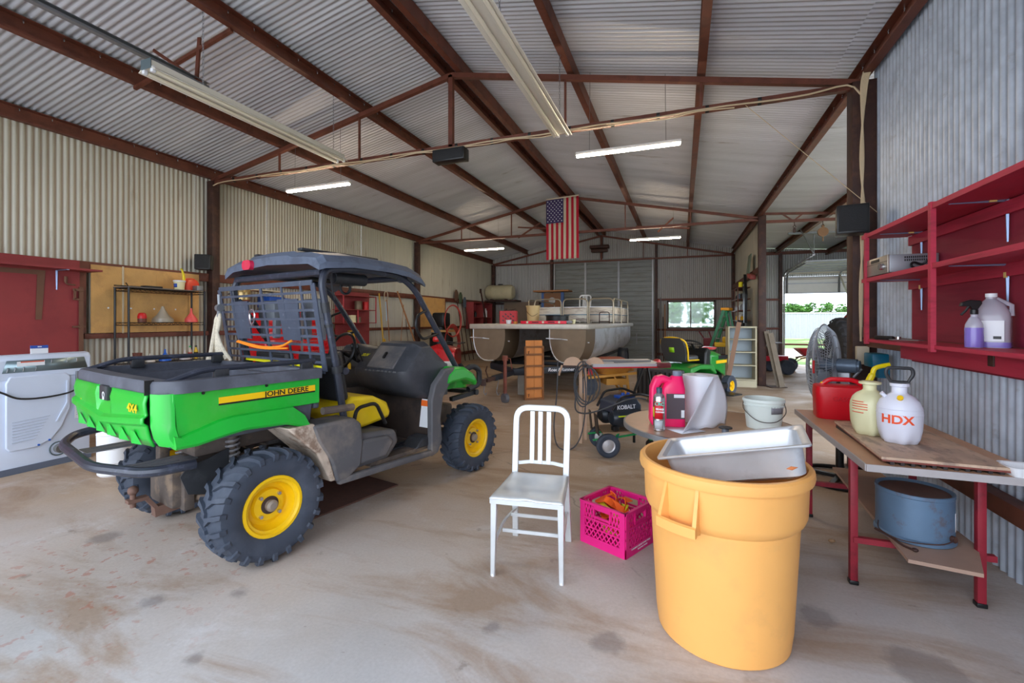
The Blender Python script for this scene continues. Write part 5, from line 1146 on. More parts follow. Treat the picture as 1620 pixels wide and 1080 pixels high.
# big red tool chest behind the vehicle
RC = mat('glossy_red', (206,26,34), .3, 0, coat=.4, var=.03)
tch = thing('tool_chest', 'tall glossy red rolling tool chest seen through the vehicle grille', 'tool chest', (-6.78,6.55,0))
obj('cabinet', MB().box((-.12,0,.86),(.55,1.55,1.44), bev=.01), RC, tch)
for i, (z, h) in enumerate(((1.45,.11),(1.31,.11),(1.17,.11),(1.0,.17),(.80,.17),(.55,.25))):
    for y in (-.38,.38): dd = obj('drawer', MB().box((.165,y,z),(.03,.72,h), bev=.006), RC, tch); obj('handle', MB().box((.185,y,z+h/2-.02),(.015,.66,.012)), CHROME, dd)
obj('stile', MB().box((.185,-.0,1.05),(.012,.05,1.1)), GREYM, tch)
for y in (-.65,.65): obj('caster', MB().cyl((.0,y-.02,.07),(.0,y+.02,.07),.07).box((0,y,.11),(.05,.05,.06)), BLACK, tch)
obj('raised_lid', MB().box((-.12,0,1.60),(.55,1.5,.03)), RC, tch)
wsx = WX+.25
sf = thing('wall_shelf', 'wooden shelf plank on the left wall above the red tool chest', 'shelf', (0,0,0))
obj('shelf_board', MB().box((wsx-.02,5.95,1.99),(.32,1.1,.02)), mat('pale_wood',(206,190,160),.6), sf); obj('bracket', MB().bar((WX+.1,5.6,1.9),(WX+.35,5.6,1.98),.02,.02).bar((WX+.1,6.3,1.9),(WX+.35,6.3,1.98),.02,.02), GREYM, sf)
bp_ = thing('brass_pot', 'dull brass ribbed canister hanging under shelf behind vehicle roof', 'canister', (-6.95,5.62,1.78))
obj('body', MB().lathe([(.10,0),(.12,.02),(.12,.06),(.128,.065),(.128,.075),(.12,.08),(.12,.13),(.128,.135),(.128,.145),(.12,.15),(.11,.20)], n=28), mat('brass',(176,152,104),.35,.8), bp_); obj('bottom', MB().cyl((0,0,-.01),(0,0,.0),.10), DSTEEL, bp_)
tag(obj('blue_machine', MB().box((-6.95,6.2,1.78),(.3,.35,.20), bev=.02).cyl((-6.95,6.45,1.80),(-6.95,6.6,1.80),.07).box((-6.8,6.3,1.68),(.05,.5,.05)), mat('machine_blue',(22,72,160),.4)), 'blue bench machine on top of the red tool chest', 'bench grinder')
# red plywood unit with shelves
ru = thing('wall_shelf', 'open red shelf unit on left wall seen through the cab of utility vehicle', 'shelf', (0,0,0))
obj('back_panel', MB().box((WX+.115,8.73,1.50),(.014,1.18,1.25)), RED2, ru)
for z in (2.02,1.70,1.40): obj('shelf_board', MB().box((WX+.27,8.63,z),(.30,1.15,.018)), RED2, ru)
for y in (8.07,8.55,9.2): obj('upright', MB().box((WX+.41,y,1.70 if y != 8.55 else 1.55),(.02,.02,.62 if y != 8.55 else .3)), mat('pink_edge',(190,70,80),.6), ru)
for y, r, h, m, lb, z in ((8.72,.085,.20,mat('dull_tin',(120,104,84),.4,.5),'dull tin can on middle board of far red shelf unit',1.709),(8.98,.07,.19,mat('red_lid',(206,30,34),.35),'red can on middle board of far red shelf unit',1.709),(8.50,.09,.17,mat('cream_plastic',(230,222,176),.5),'cream tub on lowest board of far red shelf unit',1.409),(8.72,.06,.13,mat('dull_tin',(120,104,84),.4,.5),'small dark tin on lowest board of far red shelf unit',1.409)):
    tag(obj('paint_can', MB().lathe([(r,0),(r*1.03,.006),(r,.012),(r,h-.01),(r*1.03,h-.005),(r*1.02,h),(0,h-.008)], n=20), m, None, loc=(WX+.28,y,z)), lb, 'can')
# long tools leaning on the left wall
WOOD = mat('tool_handle', (166,112,66), .6, 0, var=.12, scale=8); YH = mat('yellow_handle', (214,170,50), .5)
def leaner(name, lb, cat, y, z0, z1, dx, m, r=.014, extra=None, y2=None):
    t = thing(name, lb, cat, (WX,0,0)); obj('handle', MB().tube([(dx,y,z0),(.16,y2 or y,z1)], r, 8), m, t)
    if extra: extra(t, y, z0, z1, dx)
    return t
BLUEP = mat('tool_blue',(60,110,170),.5)
leaner('sledge_hammer', 'yellow handled hammer with blue grip leaning against the left wall', 'hammer', 8.68,.05,1.18,.5,YH,.02,lambda t,y,z0,z1,dx: (obj('head', MB().box((.17,y,1.20),(.06,.34,.06),bev=.01), YH, t), obj('grip', MB().tube([(.33,y,.55),(.27,y,.75)],.026,8), BLUEP, t)))
leaner('oar', 'long yellow oar with blade down leaning on the left wall', 'oar', 9.66,.3,2.15,.35,YH,.018,lambda t,y,z0,z1,dx: obj('blade', MB().prism([(y-.03,1.0),(y-.085,.85),(y-.08,.35),(y,.28),(y+.08,.35),(y+.085,.85),(y+.03,1.0)],'x',.30,.325), YH, t))
leaner('garden_fork', 'thin net-headed pole standing against wall right of yellow oar', 'pole', 9.98,.2,2.0,.3,WOOD,.013,lambda t,y,z0,z1,dx: (obj('hoop', MB().tube([(.14,y+.08*math.cos(a),2.10+.12*math.sin(a)) for a in [2*PI*i/16 for i in range(16)]],.012,6,closed=True), mat('pale_wood',(206,190,160),.6), t), obj('sleeve', MB().tube([(.17,y,1.45),(.14,y,1.95)],.02,8), mat('pale_blue',(190,214,226),.5), t)))
leaner('wood_stake', 'long brown wooden pole slanting across left wall behind windshield post', 'pole', 10.95,.6,2.25,.5,WOOD,.022,y2=10.45)
leaner('thin_rod', 'thin crooked stick leaning on left wall near slanting pole', 'stick', 10.35,.4,1.9,.3,WOOD,.008,y2=10.75)
leaner('rake', 'dark thin-handled rake leaning on left wall before second post', 'rake', 10.85,.4,1.5,.3,DSTEEL,.008,lambda t,y,z0,z1,dx: obj('head', MB().box((.30,y,.40),(.03,.35,.03)), DSTEEL, t))
BRN = mat('mitt_brown',(104,78,62),.8); GRN = mat('dull_green',(78,96,70),.7); GBL = mat('dull_blue_grey',(84,98,112),.7)
for y, zt, m, lb, hd in ((13.95,2.32,BRN,'shovel with brown square blade up, leftmost of the far leaning tools',0),(14.28,2.25,GRN,'shovel with green blade up, middle of the far leaning tools',1),(14.60,2.10,GBL,'shovel with blue-grey blade up, rightmost of the far leaning tools',2)):
    t = thing('shovel', lb, 'shovel', (WX,0,0)); obj('handle', MB().tube([(.5,y-.05,.1),(.16,y,zt-.15)],.016,7), DSTEEL, t)
    obj('blade', MB().loft([[(.13,y-.12,zt-.18),(.16,y,zt-.18),(.13,y+.12,zt-.18),(.11,y,zt-.18)],[(.13,y-.13,zt+.10),(.16,y,zt+.10),(.13,y+.13,zt+.10),(.11,y,zt+.10)],[(.13,y-.06,zt+.20),(.15,y,zt+.20),(.13,y+.06,zt+.20),(.12,y,zt+.20)]]), m, t)
t = thing('broom', 'orange wooden broom handle hanging right of the far shovels', 'broom', (WX,0,0)); obj('handle', MB().tube([(.22,15.05,.7),(.13,14.95,2.0)],.015,7), mat('orange_wood',(176,110,60),.6), t); obj('ferrule', MB().tube([(.13,14.95,1.95),(.13,14.95,2.08)],.022,7), DSTEEL, t)
# tan board in the far bay, machine with red hose
tag(obj('wall_board', MB().box((WX+.115,12.42,1.72),(.012,1.5,.9)), OSB), 'tan hardboard panel in far bay of left wall behind red air hose', 'wall panel')
mc_ = thing('barrel_machine', 'black machine on barrel wrapped in loops of red air hose', 'machine', (-6.55,11.7,0))
obj('barrel', MB().lathe([(.30,.0),(.34,.05),(.34,.95),(.28,1.1),(0,1.12)], n=28), BLACK, mc_); obj('motor', MB().box((0,0,1.48),(.40,.42,.42), bev=.06).cyl((0,0,1.10),(0,0,1.3),.16), BLACK, mc_); obj('tan_deck', MB().box((.05,.05,1.16),(.5,.6,.06)), OSB, mc_)
hs = MB(); rnd = random.Random(2)
for k in range(7):
    a = .42+.02*k; hs.tube([(.28+.01*k, a*.95*math.cos(t_)+rnd.uniform(-.01,.01), (.78 if k < 5 else 1.45)+(a*(1.15 if k < 5 else .85))*math.sin(t_)) for t_ in [2*PI*i/30 for i in range(30)]], .013, 6, closed=True)
tag(obj('air_hose', hs, mat('hose_red',(176,58,50),.5), None, loc=(-6.5,11.7,0)), 'red air hose looped over black machine by the second left post', 'hose')
# red ATV handlebars peeking over the dash
atv = thing('quad_bike', 'red quad bike mostly hidden behind the black dashboard', 'quad bike', (-5.35,8.7,0), R(15))
obj('body', MB().loft([[(x,-w_,z0),(x,-w_,z1-.08),(x,-w_*.6,z1),(x,w_*.6,z1),(x,w_,z1-.08),(x,w_,z0)] for x,w_,z0,z1 in ((-.8,.3,.5,.75),(-.3,.26,.5,.82),(.1,.2,.5,.85),(.4,.3,.5,.95),(.8,.35,.5,.85))]), RC, atv)
obj('handlebar', MB().tube(fillet([(.15,-.40,1.08),(.25,-.2,1.10),(.3,0,1.04),(.25,.2,1.10),(.15,.40,1.08)],.05,3),.014,8).cyl((.15,-.42,1.08),(.19,-.28,1.09),.022).cyl((.15,.42,1.08),(.19,.28,1.09),.022), BLACK, atv)
obj('headlight_pod', MB().box((.34,0,1.05),(.16,.28,.12), bev=.04), RC, atv)
for x in (-.6,.6):
    for y in (-.45,.45): obj('tire', MB().lathe([(.12,-.1),(.24,-.11),(.27,-.07),(.27,.07),(.24,.11),(.12,.1),(.02,.06)], (x,y,.27), (0,1,0), 24), RUBBER, atv)
obj('rack', MB().tube([(.5,-.3,.98),(.9,-.3,.96),(.9,.3,.96),(.5,.3,.98)],.012,6,closed=True).tube([(.7,-.3,.97),(.7,.3,.97)],.01,6), BLACK, atv)
# dark mat under the vehicle
tag(obj('floor_mat', MB().box((-2.95,3.02,.006),(1.05,1.0,.012), rot=(0,0,R(-13))), mat('brown_mat',(92,62,52),.85,0,var=.2,scale=20)), 'dark brown mat on the concrete under the middle of utility vehicle', 'mat')
# ================================================================ LAMPS
LED = mat('led_on', (255,244,226), .3, emit=LAMP, ecol=(255,232,200))
def led(x, y, z, lb):
    t = thing('tube_light', lb, 'light', (x,y,z), 0, None)
    obj('housing', MB().box((0,0,.03),(1.24,.055,.04), bev=.01), mat('lamp_white',(226,222,214),.5), t)
    obj('diffuser', MB().box((0,0,0),(1.22,.05,.03), bev=.012), LED, t)
    for a in (-.45,.45): obj('hanger', MB().tube([(a,0,.05),(a*.98,0,zroof(x+a)-z-.02)], .003, 4), GREYM, t)
led(-.62,5.62,3.50,'switched-on tube light nearest to the camera, right of centre')
led(-5.28,5.55,3.50,'switched-on tube light in front left bay beyond nearest truss')
led(-5.33,12.0,3.50,'switched-on tube light in the far bay, left of the flag')
led(-.63,12.05,3.52,'switched-on tube light in the far bay, right of the flag')
CREAM = mat('enamel_cream', (226,220,206), .35, 0, var=.03)
OFFT = mat('tube_off', (236,228,206), .2, 0, coat=.5)
def strip(x, z, ya, yb, lb):
    t = thing('fluorescent_fixture', lb, 'light fixture', (x,(ya+yb)/2,z)); L_ = yb-ya
    obj('housing', MB().prism([(-.055,.09),(.055,.09),(.055,.035),(.11,.0),(.105,-.006),(.045,.025),(-.045,.025),(-.105,-.006),(-.11,.0),(-.055,.035)], 'y', -L_/2, L_/2), CREAM, t, bevel=.002)
    for a in (-.055,.055): obj('tube', MB().cyl((a,-L_/2+.04,.002),(a,L_/2-.04,.002),.017,n=12), OFFT, t)
    for a in (-.055,.055):
        for b in (-L_/2+.02,L_/2-.02): obj('lamp_holder', MB().box((a,b,.01),(.035,.03,.05), bev=.004), WHITE, t)
    obj('end_plate', MB().box((0,-L_/2-.003,.055),(.13,.006,.085)), mat('zinc_panel',(128,146,152),.35,.6), t)
    for b in (-L_/2+.5,L_/2-.15):
        n = int((zroof(x)-z-.1)/.035); cm = MB()
        for i in range(n):
            zz = .10+.035*i; cm.tube([( .008*math.cos(q)*(1 if i % 2 else 0), b+.008*math.cos(q)*(0 if i % 2 else 1), zz+.022*math.sin(q)) for q in [2*PI*k/8 for k in range(8)]], .0022, 4, closed=True)
        obj('chain', cm, GREYM, t, kind='stuff')
strip(-4.36,3.62,2.60,5.02,'long unlit twin-tube fixture hanging on chains at upper left')
strip(-1.26,3.54,2.62,5.04,'long unlit twin-tube fixture hanging at top centre of ceiling')
tr3 = thing('door_track', 'grey steel overhead door track hanging under roof at upper left', 'track', (0,0,0))
mb = MB(); chan(mb, (-4.76,-.9,3.92),(-4.76,3.42,0),.05,.055,side=1,t=.004); obj('rail', mb, GREYM, tr3)
lb_ = thing('bare_bulb', 'glowing bare bulb fixture in lean-to near top of red shelf', 'light', (3.52,12.0,2.66))
obj('bulb', MB().ball((-.05,0,0),(.045,.045,.05)), mat('bulb_on',(255,220,160),.3,emit=60,ecol=(255,206,140)), lb_); obj('bulb', MB().ball((.09,0,.03),(.04,.04,.045)), mat('bulb_dim',(240,220,180),.3,emit=8,ecol=(255,206,140)), lb_); obj('base', MB().box((.02,0,.12),(.20,.06,.05), bev=.01).cyl((.02,0,.14),(.02,0,.55),.012).cyl((-.05,0,.04),(-.04,0,.11),.02).cyl((.09,0,.06),(.08,0,.11),.02), CREAM, lb_)  # second bulb is given a weak glow of its own
obj('stem', MB().cyl((.02,0,.5),(.02,0,zroof(3.52)-2.66-.02),.01), GREYM, lb_)
for i, x in enumerate((2.32,2.85,3.42)):
    t = thing('pulley_block', 'rusty pulley hook hanging from lean-to beam, %s' % ('nearest to the partition post','middle of three','nearest to the black loudspeaker')[i], 'pulley', (x,Y2-.01,3.60-.02*i))
    obj('hook', MB().tube([(0,0,.04),(.0,0,-.05),(.03,0,-.09),(0,0,-.12),(-.03,0,-.09),(0,0,-.06)], .008, 6), DSTEEL, t)
    if i: obj('wheel', MB().cyl((0,-.03,-.22),(0,.03,-.22),.10,n=24).box((0,0,-.13),(.04,.05,.10)).cyl((0,0,-.32),(0,0,-.42),.012), mat('rusty_brass',(128,92,60),.5,.4), t)
    else: obj('weight', MB().box((0,0,-.17),(.05,.04,.10), bev=.01), DSTEEL, t)
# ================================================================ FLAG
fgt = thing('flag', 'large United States flag hanging vertically from the second truss', 'flag', (-2.87,Y2-.10,0))
W_, H_, zt = .86, 1.56, 4.60
FR = mat('flag_red',(190,20,48),.8); FW = mat('flag_cream',(214,196,172),.8); FB = mat('flag_blue',(62,48,96),.8)
def wave(x, z): return .02*math.sin(x*9+z*1.5)*(.3+.7*min(1,(zt-z)/H_))
def cloth(x0, x1, z0, z1, d=0, nu=4, nv=14):
    return MB().grid(lambda u, v: (x0+(x1-x0)*u, wave(x0+(x1-x0)*u, z0+(z1-z0)*v)-d, z0+(z1-z0)*v+.05*(x0+(x1-x0)*u)*(1 if z0+(z1-z0)*v > zt-.3 else .3)), nu, nv)
for i in range(13):
    x0 = -W_/2+W_*i/13; x1 = x0+W_/13; m = FR if i % 2 == 0 else FW
    z1 = zt if i > 6 else zt-H_*.40
    obj('stripe', cloth(x0, x1, zt-H_, z1), m, fgt, solid=.002)
un = obj('canton', cloth(-W_/2, -W_/2+W_*7/13, zt-H_*.40, zt, nu=8), FB, fgt, solid=.002)
sm = MB(); cw_, chh = W_*7/13, H_*.40
for r in range(11):
    for c in range(5 if r % 2 == 0 else 4):
        x = -W_/2+cw_*((c*2+1+(r % 2))/10); z = zt-chh*((r+1)/12); z += .05*x*(1 if z > zt-.3 else .3)
        vs = []
        for k in range(10): a = PI/2+k*PI/5; rr = .021 if k % 2 == 0 else .009; vs.append((x+rr*math.cos(a), wave(x,z)-.006, z+rr*math.sin(a)))
        s_ = MB().add(vs, [tuple(range(10))]); obj('star', s_, WHITE, un, smooth=0)
obj('header_band', cloth(-W_/2, W_/2, zt, zt+.035), FW, fgt, solid=.004)
# ================================================================ BOAT AND TRAILER
ALB = mat('boat_aluminium', (210,212,216), .34, .5, var=.12, scale=3, dirt=(110,96,80), damt=.5, dscale=2.5, stretch=(1,.5,1))
ALD = mat('boat_nose', (124,106,86), .5, .5, var=.12, scale=4)
BT = (-4.18+.03, 8.67, 0); BR = R(-2)
bt = thing('pontoon_boat', 'aluminium pontoon boat with railed deck resting on black trailer', 'boat', BT, BR)
BWD, BLN, DZ = 2.47, 6.3, 1.385
obj('deck', MB().box((BWD/2,BLN/2,DZ-.045),(BWD,BLN,.09), bev=.008), ALB, bt)
obj('deck_edge', MB().box((BWD/2,-.02,DZ-.05),(BWD+.02,.05,.10), bev=.01).box((BWD+.01,BLN/2,DZ-.05),(.04,BLN,.10), bev=.01), mat('pale_edge',(196,190,180),.45,.4,var=.1,scale=8), bt)
def pontoon(xc):
    secs = []; n = 30
    for y, s, dz in ((.02,.78,.06),(.10,.86,.03),(.45,.96,.01),(1.1,1.0,0),(5.8,1.0,0),(6.15,.95,.0)):
        r = .40*s; ring_ = []
        for i in range(n):
            a = 2*PI*i/n; x = r*math.cos(a)*.90; z = r*math.sin(a)
            if z > 0: x = .36*s*(1 if x >= 0 else -1)*min(1, abs(math.cos(a))*3); z = min(z*1.4, .31)
            ring_.append((xc+x, y, DZ-.40+z*.98+dz*(1 if z < 0 else 0)))
        secs.append(ring_)
    return MB().loft(secs)
for xc in (.42, BWD-.38):
    p_ = obj('pontoon', pontoon(xc), ALB, bt, smooth=40)
    # deep V nose plate under the deck
    nz = []
    for y, wv, zb in ((.0,.36,.63),(.35,.37,.60),(.75,.38,.57)):
        hh = DZ-.10-zb; nz.append([(xc-wv,y,DZ-.10)]+[(xc+wv*math.cos(q)*abs(math.cos(q))**-.25 if abs(math.cos(q)) > .01 else xc, y, zb+hh*.78*(1+math.sin(q))) for q in [PI+PI*i/16 for i in range(17)]]+[(xc+wv,y,DZ-.10)])
    np_ = obj('nose_panel', MB().loft(nz), ALD, p_, smooth=40)
    obj('nose_seam', MB().tube([(xc-.36,0,DZ-.10)]+[(xc+.36*math.cos(q)*max(.02,abs(math.cos(q)))**-.25, 0, .63+(DZ-.73)*.78*(1+math.sin(q))) for q in [PI+PI*i/16 for i in range(10)]], .012, 6), ALB, p_)
    obj('spray_strake', MB().bar((xc-.42,-.02,DZ-.28),(xc-.12,-.03,DZ-.29),.05,.015).bar((xc-.12,-.03,DZ-.29),(xc+.38,.2,DZ-.36),.05,.015), ALB, p_)
RAIL = mat('rail_metal', (196,184,160), .35, .7)
PAN_ = mat('worn_rail_panel', (226,220,208), .6, 0, var=.1, scale=4, dirt=(110,84,76), damt=.8, dscale=4, dcut=(.52,.66), stretch=(.4,1,2.2))
ry_ = 3.15
def fence_seg(x0, x1, y0, y1, lift=0):
    a, b = Vector((x0,y0,DZ)), Vector((x1,y1,DZ)); up = Vector((0,0,1))
    obj('rail', MB().tube(fillet([a,a+up*.64,b+up*.64,b], .14, 5), .017, 8), RAIL, bt)
    m_ = (b-a); q = obj('side_panel', MB().add([a+up*.04+m_*.03,b+up*.04-m_*.03,b+up*.42-m_*.03,a+up*.42+m_*.03],[(0,1,2,3)]), PAN_, bt, solid=.01)
    obj('pinstripe', MB().add([a+up*.215+m_*.03+Vector((.006*(y1>y0),-.008,0)),b+up*.215-m_*.03+Vector((.006*(y1>y0),-.008,0)),b+up*.235-m_*.03+Vector((.006*(y1>y0),-.008,0)),a+up*.235+m_*.03+Vector((.006*(y1>y0),-.008,0))],[(0,1,2,3)]), mat('teal_stripe',(60,110,140),.5), q, solid=.002)
    obj('panel_cap', MB().bar(a+up*.425,b+up*.425,.02,.015), ALB, q)
fence_seg(.30,1.05,ry_,ry_); fence_seg(1.10,1.76,ry_,ry_); fence_seg(1.80,2.42,ry_,ry_)
for k in range(2): fence_seg(2.42,2.42,ry_+.05+k*1.25,ry_+1.25+k*1.25)
fence_seg(.06,.06,ry_+.2,ry_+2.6)
# trailer
TRM = mat('trailer_black', (44,48,56), .45, .2, var=.12, scale=4)
tl = thing('boat_trailer', 'black steel boat trailer with rusty jack stand under the pontoon boat', 'trailer', (0,0,0))
def beam(nm, a, b, w_=.08, h=.10, m=TRM): return obj(nm, MB().bar(a, b, w_, h, bev=.006), m, tl)
beam('frame_beam', (-3.95,9.45,.46),(-3.80,15.6,.46)); beam('frame_beam', (-2.20,9.3,.46),(-2.05,15.6,.46))
fb_ = beam('front_beam', (-3.05,8.25,.46),(-1.75,9.15,.50),.08,.13)
beam('front_beam', (-3.70,8.75,.52),(-3.02,8.25,.46),.08,.13); beam('front_beam', (-3.70,8.75,.52),(-3.95,9.45,.52),.08,.1)
for y in (10.2,11.6,13.0,14.4): beam('cross_member', (-3.95,y,.46),(-2.1,y,.46),.08,.08)
beam('tongue', (-3.08,7.35,.44),(-3.02,9.9,.47),.09,.09)
bkm = MB()
for x in (-3.72,-2.05): bkm.bar((x-.1,9.3,.55),(x,15.4,.55),.14,.05)
obj('bunk', bkm, mat('bunk_dark',(40,40,44),.9), tl)
dir_ = Vector((1.30,.90,0)).normalized(); mid = Vector((-3.05,8.25,.46)).lerp(Vector((-1.75,9.15,.50)), .615); ang = math.atan2(dir_.y, dir_.x)
text('lettering', 'Road&Runner', .092, WHITE, tl, (mid.x+.045*math.sin(ang), mid.y-.045*math.cos(ang), mid.z), (R(90),0,ang), .001, 1.05, bold=.002, shear=.2)
for x in (-4.35,-1.55):
    obj('wheel', MB().lathe([(.12,-.08),(.26,-.10),(.31,-.07),(.31,.07),(.26,.10),(.12,.08)], (x,13.2,.31), (1,0,0), 28), RUBBER, tl)
    obj('mudguard', MB().lathe([(.36,-.12),(.36,.12)], (x,13.2,.31), (1,0,0), 20, arc=PI, a0=-PI*0, close=False) if False else MB().loft([[(x-.12,13.2+.38*math.cos(a),.31+.38*math.sin(a)),(x+.12,13.2+.38*math.cos(a),.31+.38*math.sin(a))] for a in [PI*i/10 for i in range(11)]], closed=False), TRM, tl, solid=.01)
JR = mat('rusty_red_steel', (128,70,56), .65, .2, var=.2, scale=8)
jk = obj('jack_stand', MB().cyl((-2.93,7.52,.14),(-2.93,7.52,.74),.032).cyl((-2.93,7.52,.74),(-2.93,7.52,.83),.05).tube([(-2.93,7.52,.80),(-2.83,7.52,.78),(-2.80,7.52,.60)],.008,6), JR, tl)
obj('jack_wheel', MB().cyl((-2.95,7.49,.075),(-2.91,7.55,.075),.085,n=20).box((-2.93,7.52,.14),(.06,.06,.06)), mat('caster_grey',(92,92,98),.6), jk)
obj('coupler', MB().bar((-3.10,7.05,.44),(-3.08,7.5,.44),.09,.07,bev=.02).cyl((-3.12,7.0,.36),(-3.12,7.0,.47),.05).tube([(-3.1,7.15,.48),(-3.12,7.1,.60),(-3.10,7.12,.68)],.012,6), DSTEEL, tl)
ch_ = MB()
for x, dy in ((-3.20,.0),(-2.98,.05)): ch_.tube(smoothpath([(x,7.3+dy,.42),(x+.01,7.2+dy,.30),(x,7.2+dy,.22),(x+.03,7.2+dy,.17),(x+.05,7.2+dy,.21)]), .009, 5)
obj('safety_chain', ch_, GREYM, tl)
tag(obj('concrete_block', MB().box((-2.88,8.45,.20),(.22,.20,.38)).box((-2.66,8.5,.20),(.16,.19,.37)), mat('block_grey',(140,134,124),.9,var=.1)), 'grey concrete blocks propping the black boat trailer frame', 'blocks')
# wooden folding ramp
RW_ = mat('orange_plank', (206,128,58), .55, 0, var=.12, scale=5, stretch=(1,1,.3)); RB_ = mat('ramp_batten', (128,78,34), .6, 0, var=.1)
rm_ = thing('wooden_ladder', 'orange wooden board with dark cross battens standing before boat trailer', 'wooden ramp', (-2.54,7.98,0), R(40), rot=(R(0),0,R(38)))
for x in (-.082,.082): obj('plank', MB().box((x,0,.545),(.158,.02,1.09)), RW_, rm_)
for x in (-.172,.172): obj('side_rail', MB().box((x,-.012,.49),(.028,.04,.98)), RB_, rm_)
for z in (.02,.21,.42,.62,.83,.97): obj('batten', MB().box((0,-.022,z),(.35,.022,.035)), RB_, rm_)
for x, z in ((-.13,.88),(.17,.90),(-.13,.1)): obj('latch', MB().tube([(x,-.035,z),(x+.02,-.05,z+.02),(x+.01,-.045,z-.04)],.006,5), DSTEEL, rm_)
# things on the deck
def on(u, v, z=DZ+.001):
    c, s = math.cos(BR), math.sin(BR); return (BT[0]+u*c-v*s, BT[1]+u*s+v*c, z)
RCR = mat('red_crate', (196,36,44), .5)
t = thing('milk_crate', 'red milk crate of odds and ends on left front of boat deck', 'crate', on(.55,.75), R(16))
mb = MB()
obj('crate_shell', MB().loft([ring(-.19,.19,-.16,.16,0,.015), ring(-.19,.19,-.16,.16,.28,.015), ring(-.175,.175,-.145,.145,.28,.01), ring(-.175,.175,-.145,.145,.02,.01)]), RCR, t)
for i in range(5):
    for k in range(4): 
        if (i+k) % 2 == 0: obj('slot', MB().box((-.11+.055*i,-.162,.07+.045*k),(.045,.004,.022), rot=(0,R(40),0)), BLACK, t)
obj('contents', MB().cyl((-.1,0,.2),(-.05,.02,.33),.02).bar((-.15,.05,.27),(.15,-.03,.32),.02,.02).ball((.08,.03,.27),.05), DSTEEL, t)
t = thing('bucket', 'tall cream plastic bucket on boat deck right of red crate', 'bucket', on(1.12,.75))
obj('body', MB().lathe([(.12,0),(.145,.36),(.155,.36),(.155,.39),(.14,.39),(.115,.01),(0,.01)], n=24), mat('cream_bucket',(214,184,128),.5,var=.05), t); obj('bail', MB().tube(smoothpath([(-.15,0,.36),(-.10,-.13,.26),(.03,-.16,.16),(.13,-.08,.22)]),.004,5), DSTEEL, t)
t = thing('oil_drain_pan', 'low round black pan on boat deck behind the red level', 'pan', on(1.68,.70))
obj('body', MB().lathe([(.20,0),(.235,.01),(.24,.16),(.25,.165),(.25,.18),(.23,.18),(.19,.15),(0,.14)], n=30), BLACK, t); obj('lip', MB().lathe([(.25,.165),(.255,.17),(.25,.175)],n=30,close=False), BLKPL, t)
t = thing('spirit_level', 'bright red box level lying along front edge of the boat deck', 'level', on(1.56,.12))
obj('body', MB().box((0,0,.032),(.95,.03,.06), bev=.004), mat('level_red',(236,24,60),.35), t)
for x in (-.33,0,.33): obj('vial', MB().cyl((x,-.017,.034),(x,.017,.034),.022), mat('vial_pale',(210,210,180),.2), t)
for x in (-.16,.17): obj('hand_hole', MB().box((x,-.016,.034),(.14,.003,.028), bev=.001), mat('dark_red_hole',(120,16,36),.5), t)
for u, v, r, h, m, lb in ((.78,.2,.06,.08,WHITE,'small white cup on boat deck in front of red crate'),(.93,.2,.04,.05,mat('orange_bits',(214,140,60),.5),'small orange lid on boat deck beside white cup'),(2.05,.6,.05,.09,mat('cream_plastic',(230,222,176),.5),'small cream cup on boat deck right of red level')):
    tag(obj('cup', MB().lathe([(r*.8,0),(r,h),(r*.92,h),(r*.7,.008),(0,.008)], n=18), m, None, loc=on(u,v)), lb, 'cup')
t = tag(obj('white_post', MB().box((0,0,.04),(.35,.03,.05)), GREYM, None, loc=on(1.88,.5)), 'yellowish strip of trim lying on deck behind red level', 'strip')
t = thing('propane_stove', 'rusty wire cradle on boat deck in front of right rail panel', 'cradle', on(2.30,2.6)); obj('frame', MB().tube(fillet([(-.12,0,0),(-.12,0,.28),(.12,0,.28),(.12,0,0)],.06,4),.012,6), DSTEEL, t); obj('plate', MB().box((0,0,.05),(.26,.1,.02)), DSTEEL, t)
# back wall shelf with tank, board, blue stand, spare chair
TS = thing('wall_shelf', 'dark shelf high in the back left corner holding a tank', 'shelf', (0,0,0))
obj('shelf_board', MB().box((-6.62,16.75,2.24),(1.35,.55,.05)), DSTEEL, TS)
for x in (-7.2,-6.05): obj('leg', MB().box((x,16.95,1.1),(.06,.06,2.2)), DSTEEL, TS)
tk_ = thing('plastic_tank', 'big cream plastic liquid tank lying on dark shelf in back corner', 'tank', (-6.72,16.75,2.27))
obj('body', MB().loft([[(x, r*math.cos(a), .31+r*math.sin(a)) for a in [2*PI*i/24 for i in range(24)]] for x, r in ((-.58,.16),(-.56,.24),(-.48,.29),(-.28,.30),(-.27,.29),(0,.295),(.27,.29),(.28,.30),(.46,.29),(.54,.24),(.57,.15))]), mat('tank_cream',(206,196,160),.5,var=.06), tk_)
obj('lid', MB().cyl((0,0,.59),(0,0,.64),.10), BLACK, tk_); obj('saddle', MB().box((-.3,0,.02),(.08,.5,.04)).box((.3,0,.02),(.08,.5,.04)), DSTEEL, tk_)
tag(obj('sheet_board', MB().box((-5.9,16.9,1.62),(1.45,.03,1.15)), mat('brown_sheet',(128,110,92),.6,var=.06)), 'brown sheet of board standing behind cream bucket at back wall', 'board')
bs_ = thing('blue_cabinet', 'blue steel stand with brown panel and wooden top near closed back door', 'stand', (-4.35,15.9,0))
for x in (-.36,.36): obj('leg', MB().box((x,0,1.24),(.10,.12,2.48)), mat('tool_blue2',(48,88,150),.5), bs_)
obj('top', MB().box((0,0,2.52),(1.3,.6,.05)), WOOD, bs_); pn2 = obj('brown_panel', MB().box((0,-.05,2.15),(.62,.04,.62)), mat('brown_panel',(124,84,52),.6), bs_); obj('dial', MB().cyl((0,-.07,2.18),(0,-.10,2.18),.12), GREYM, pn2)
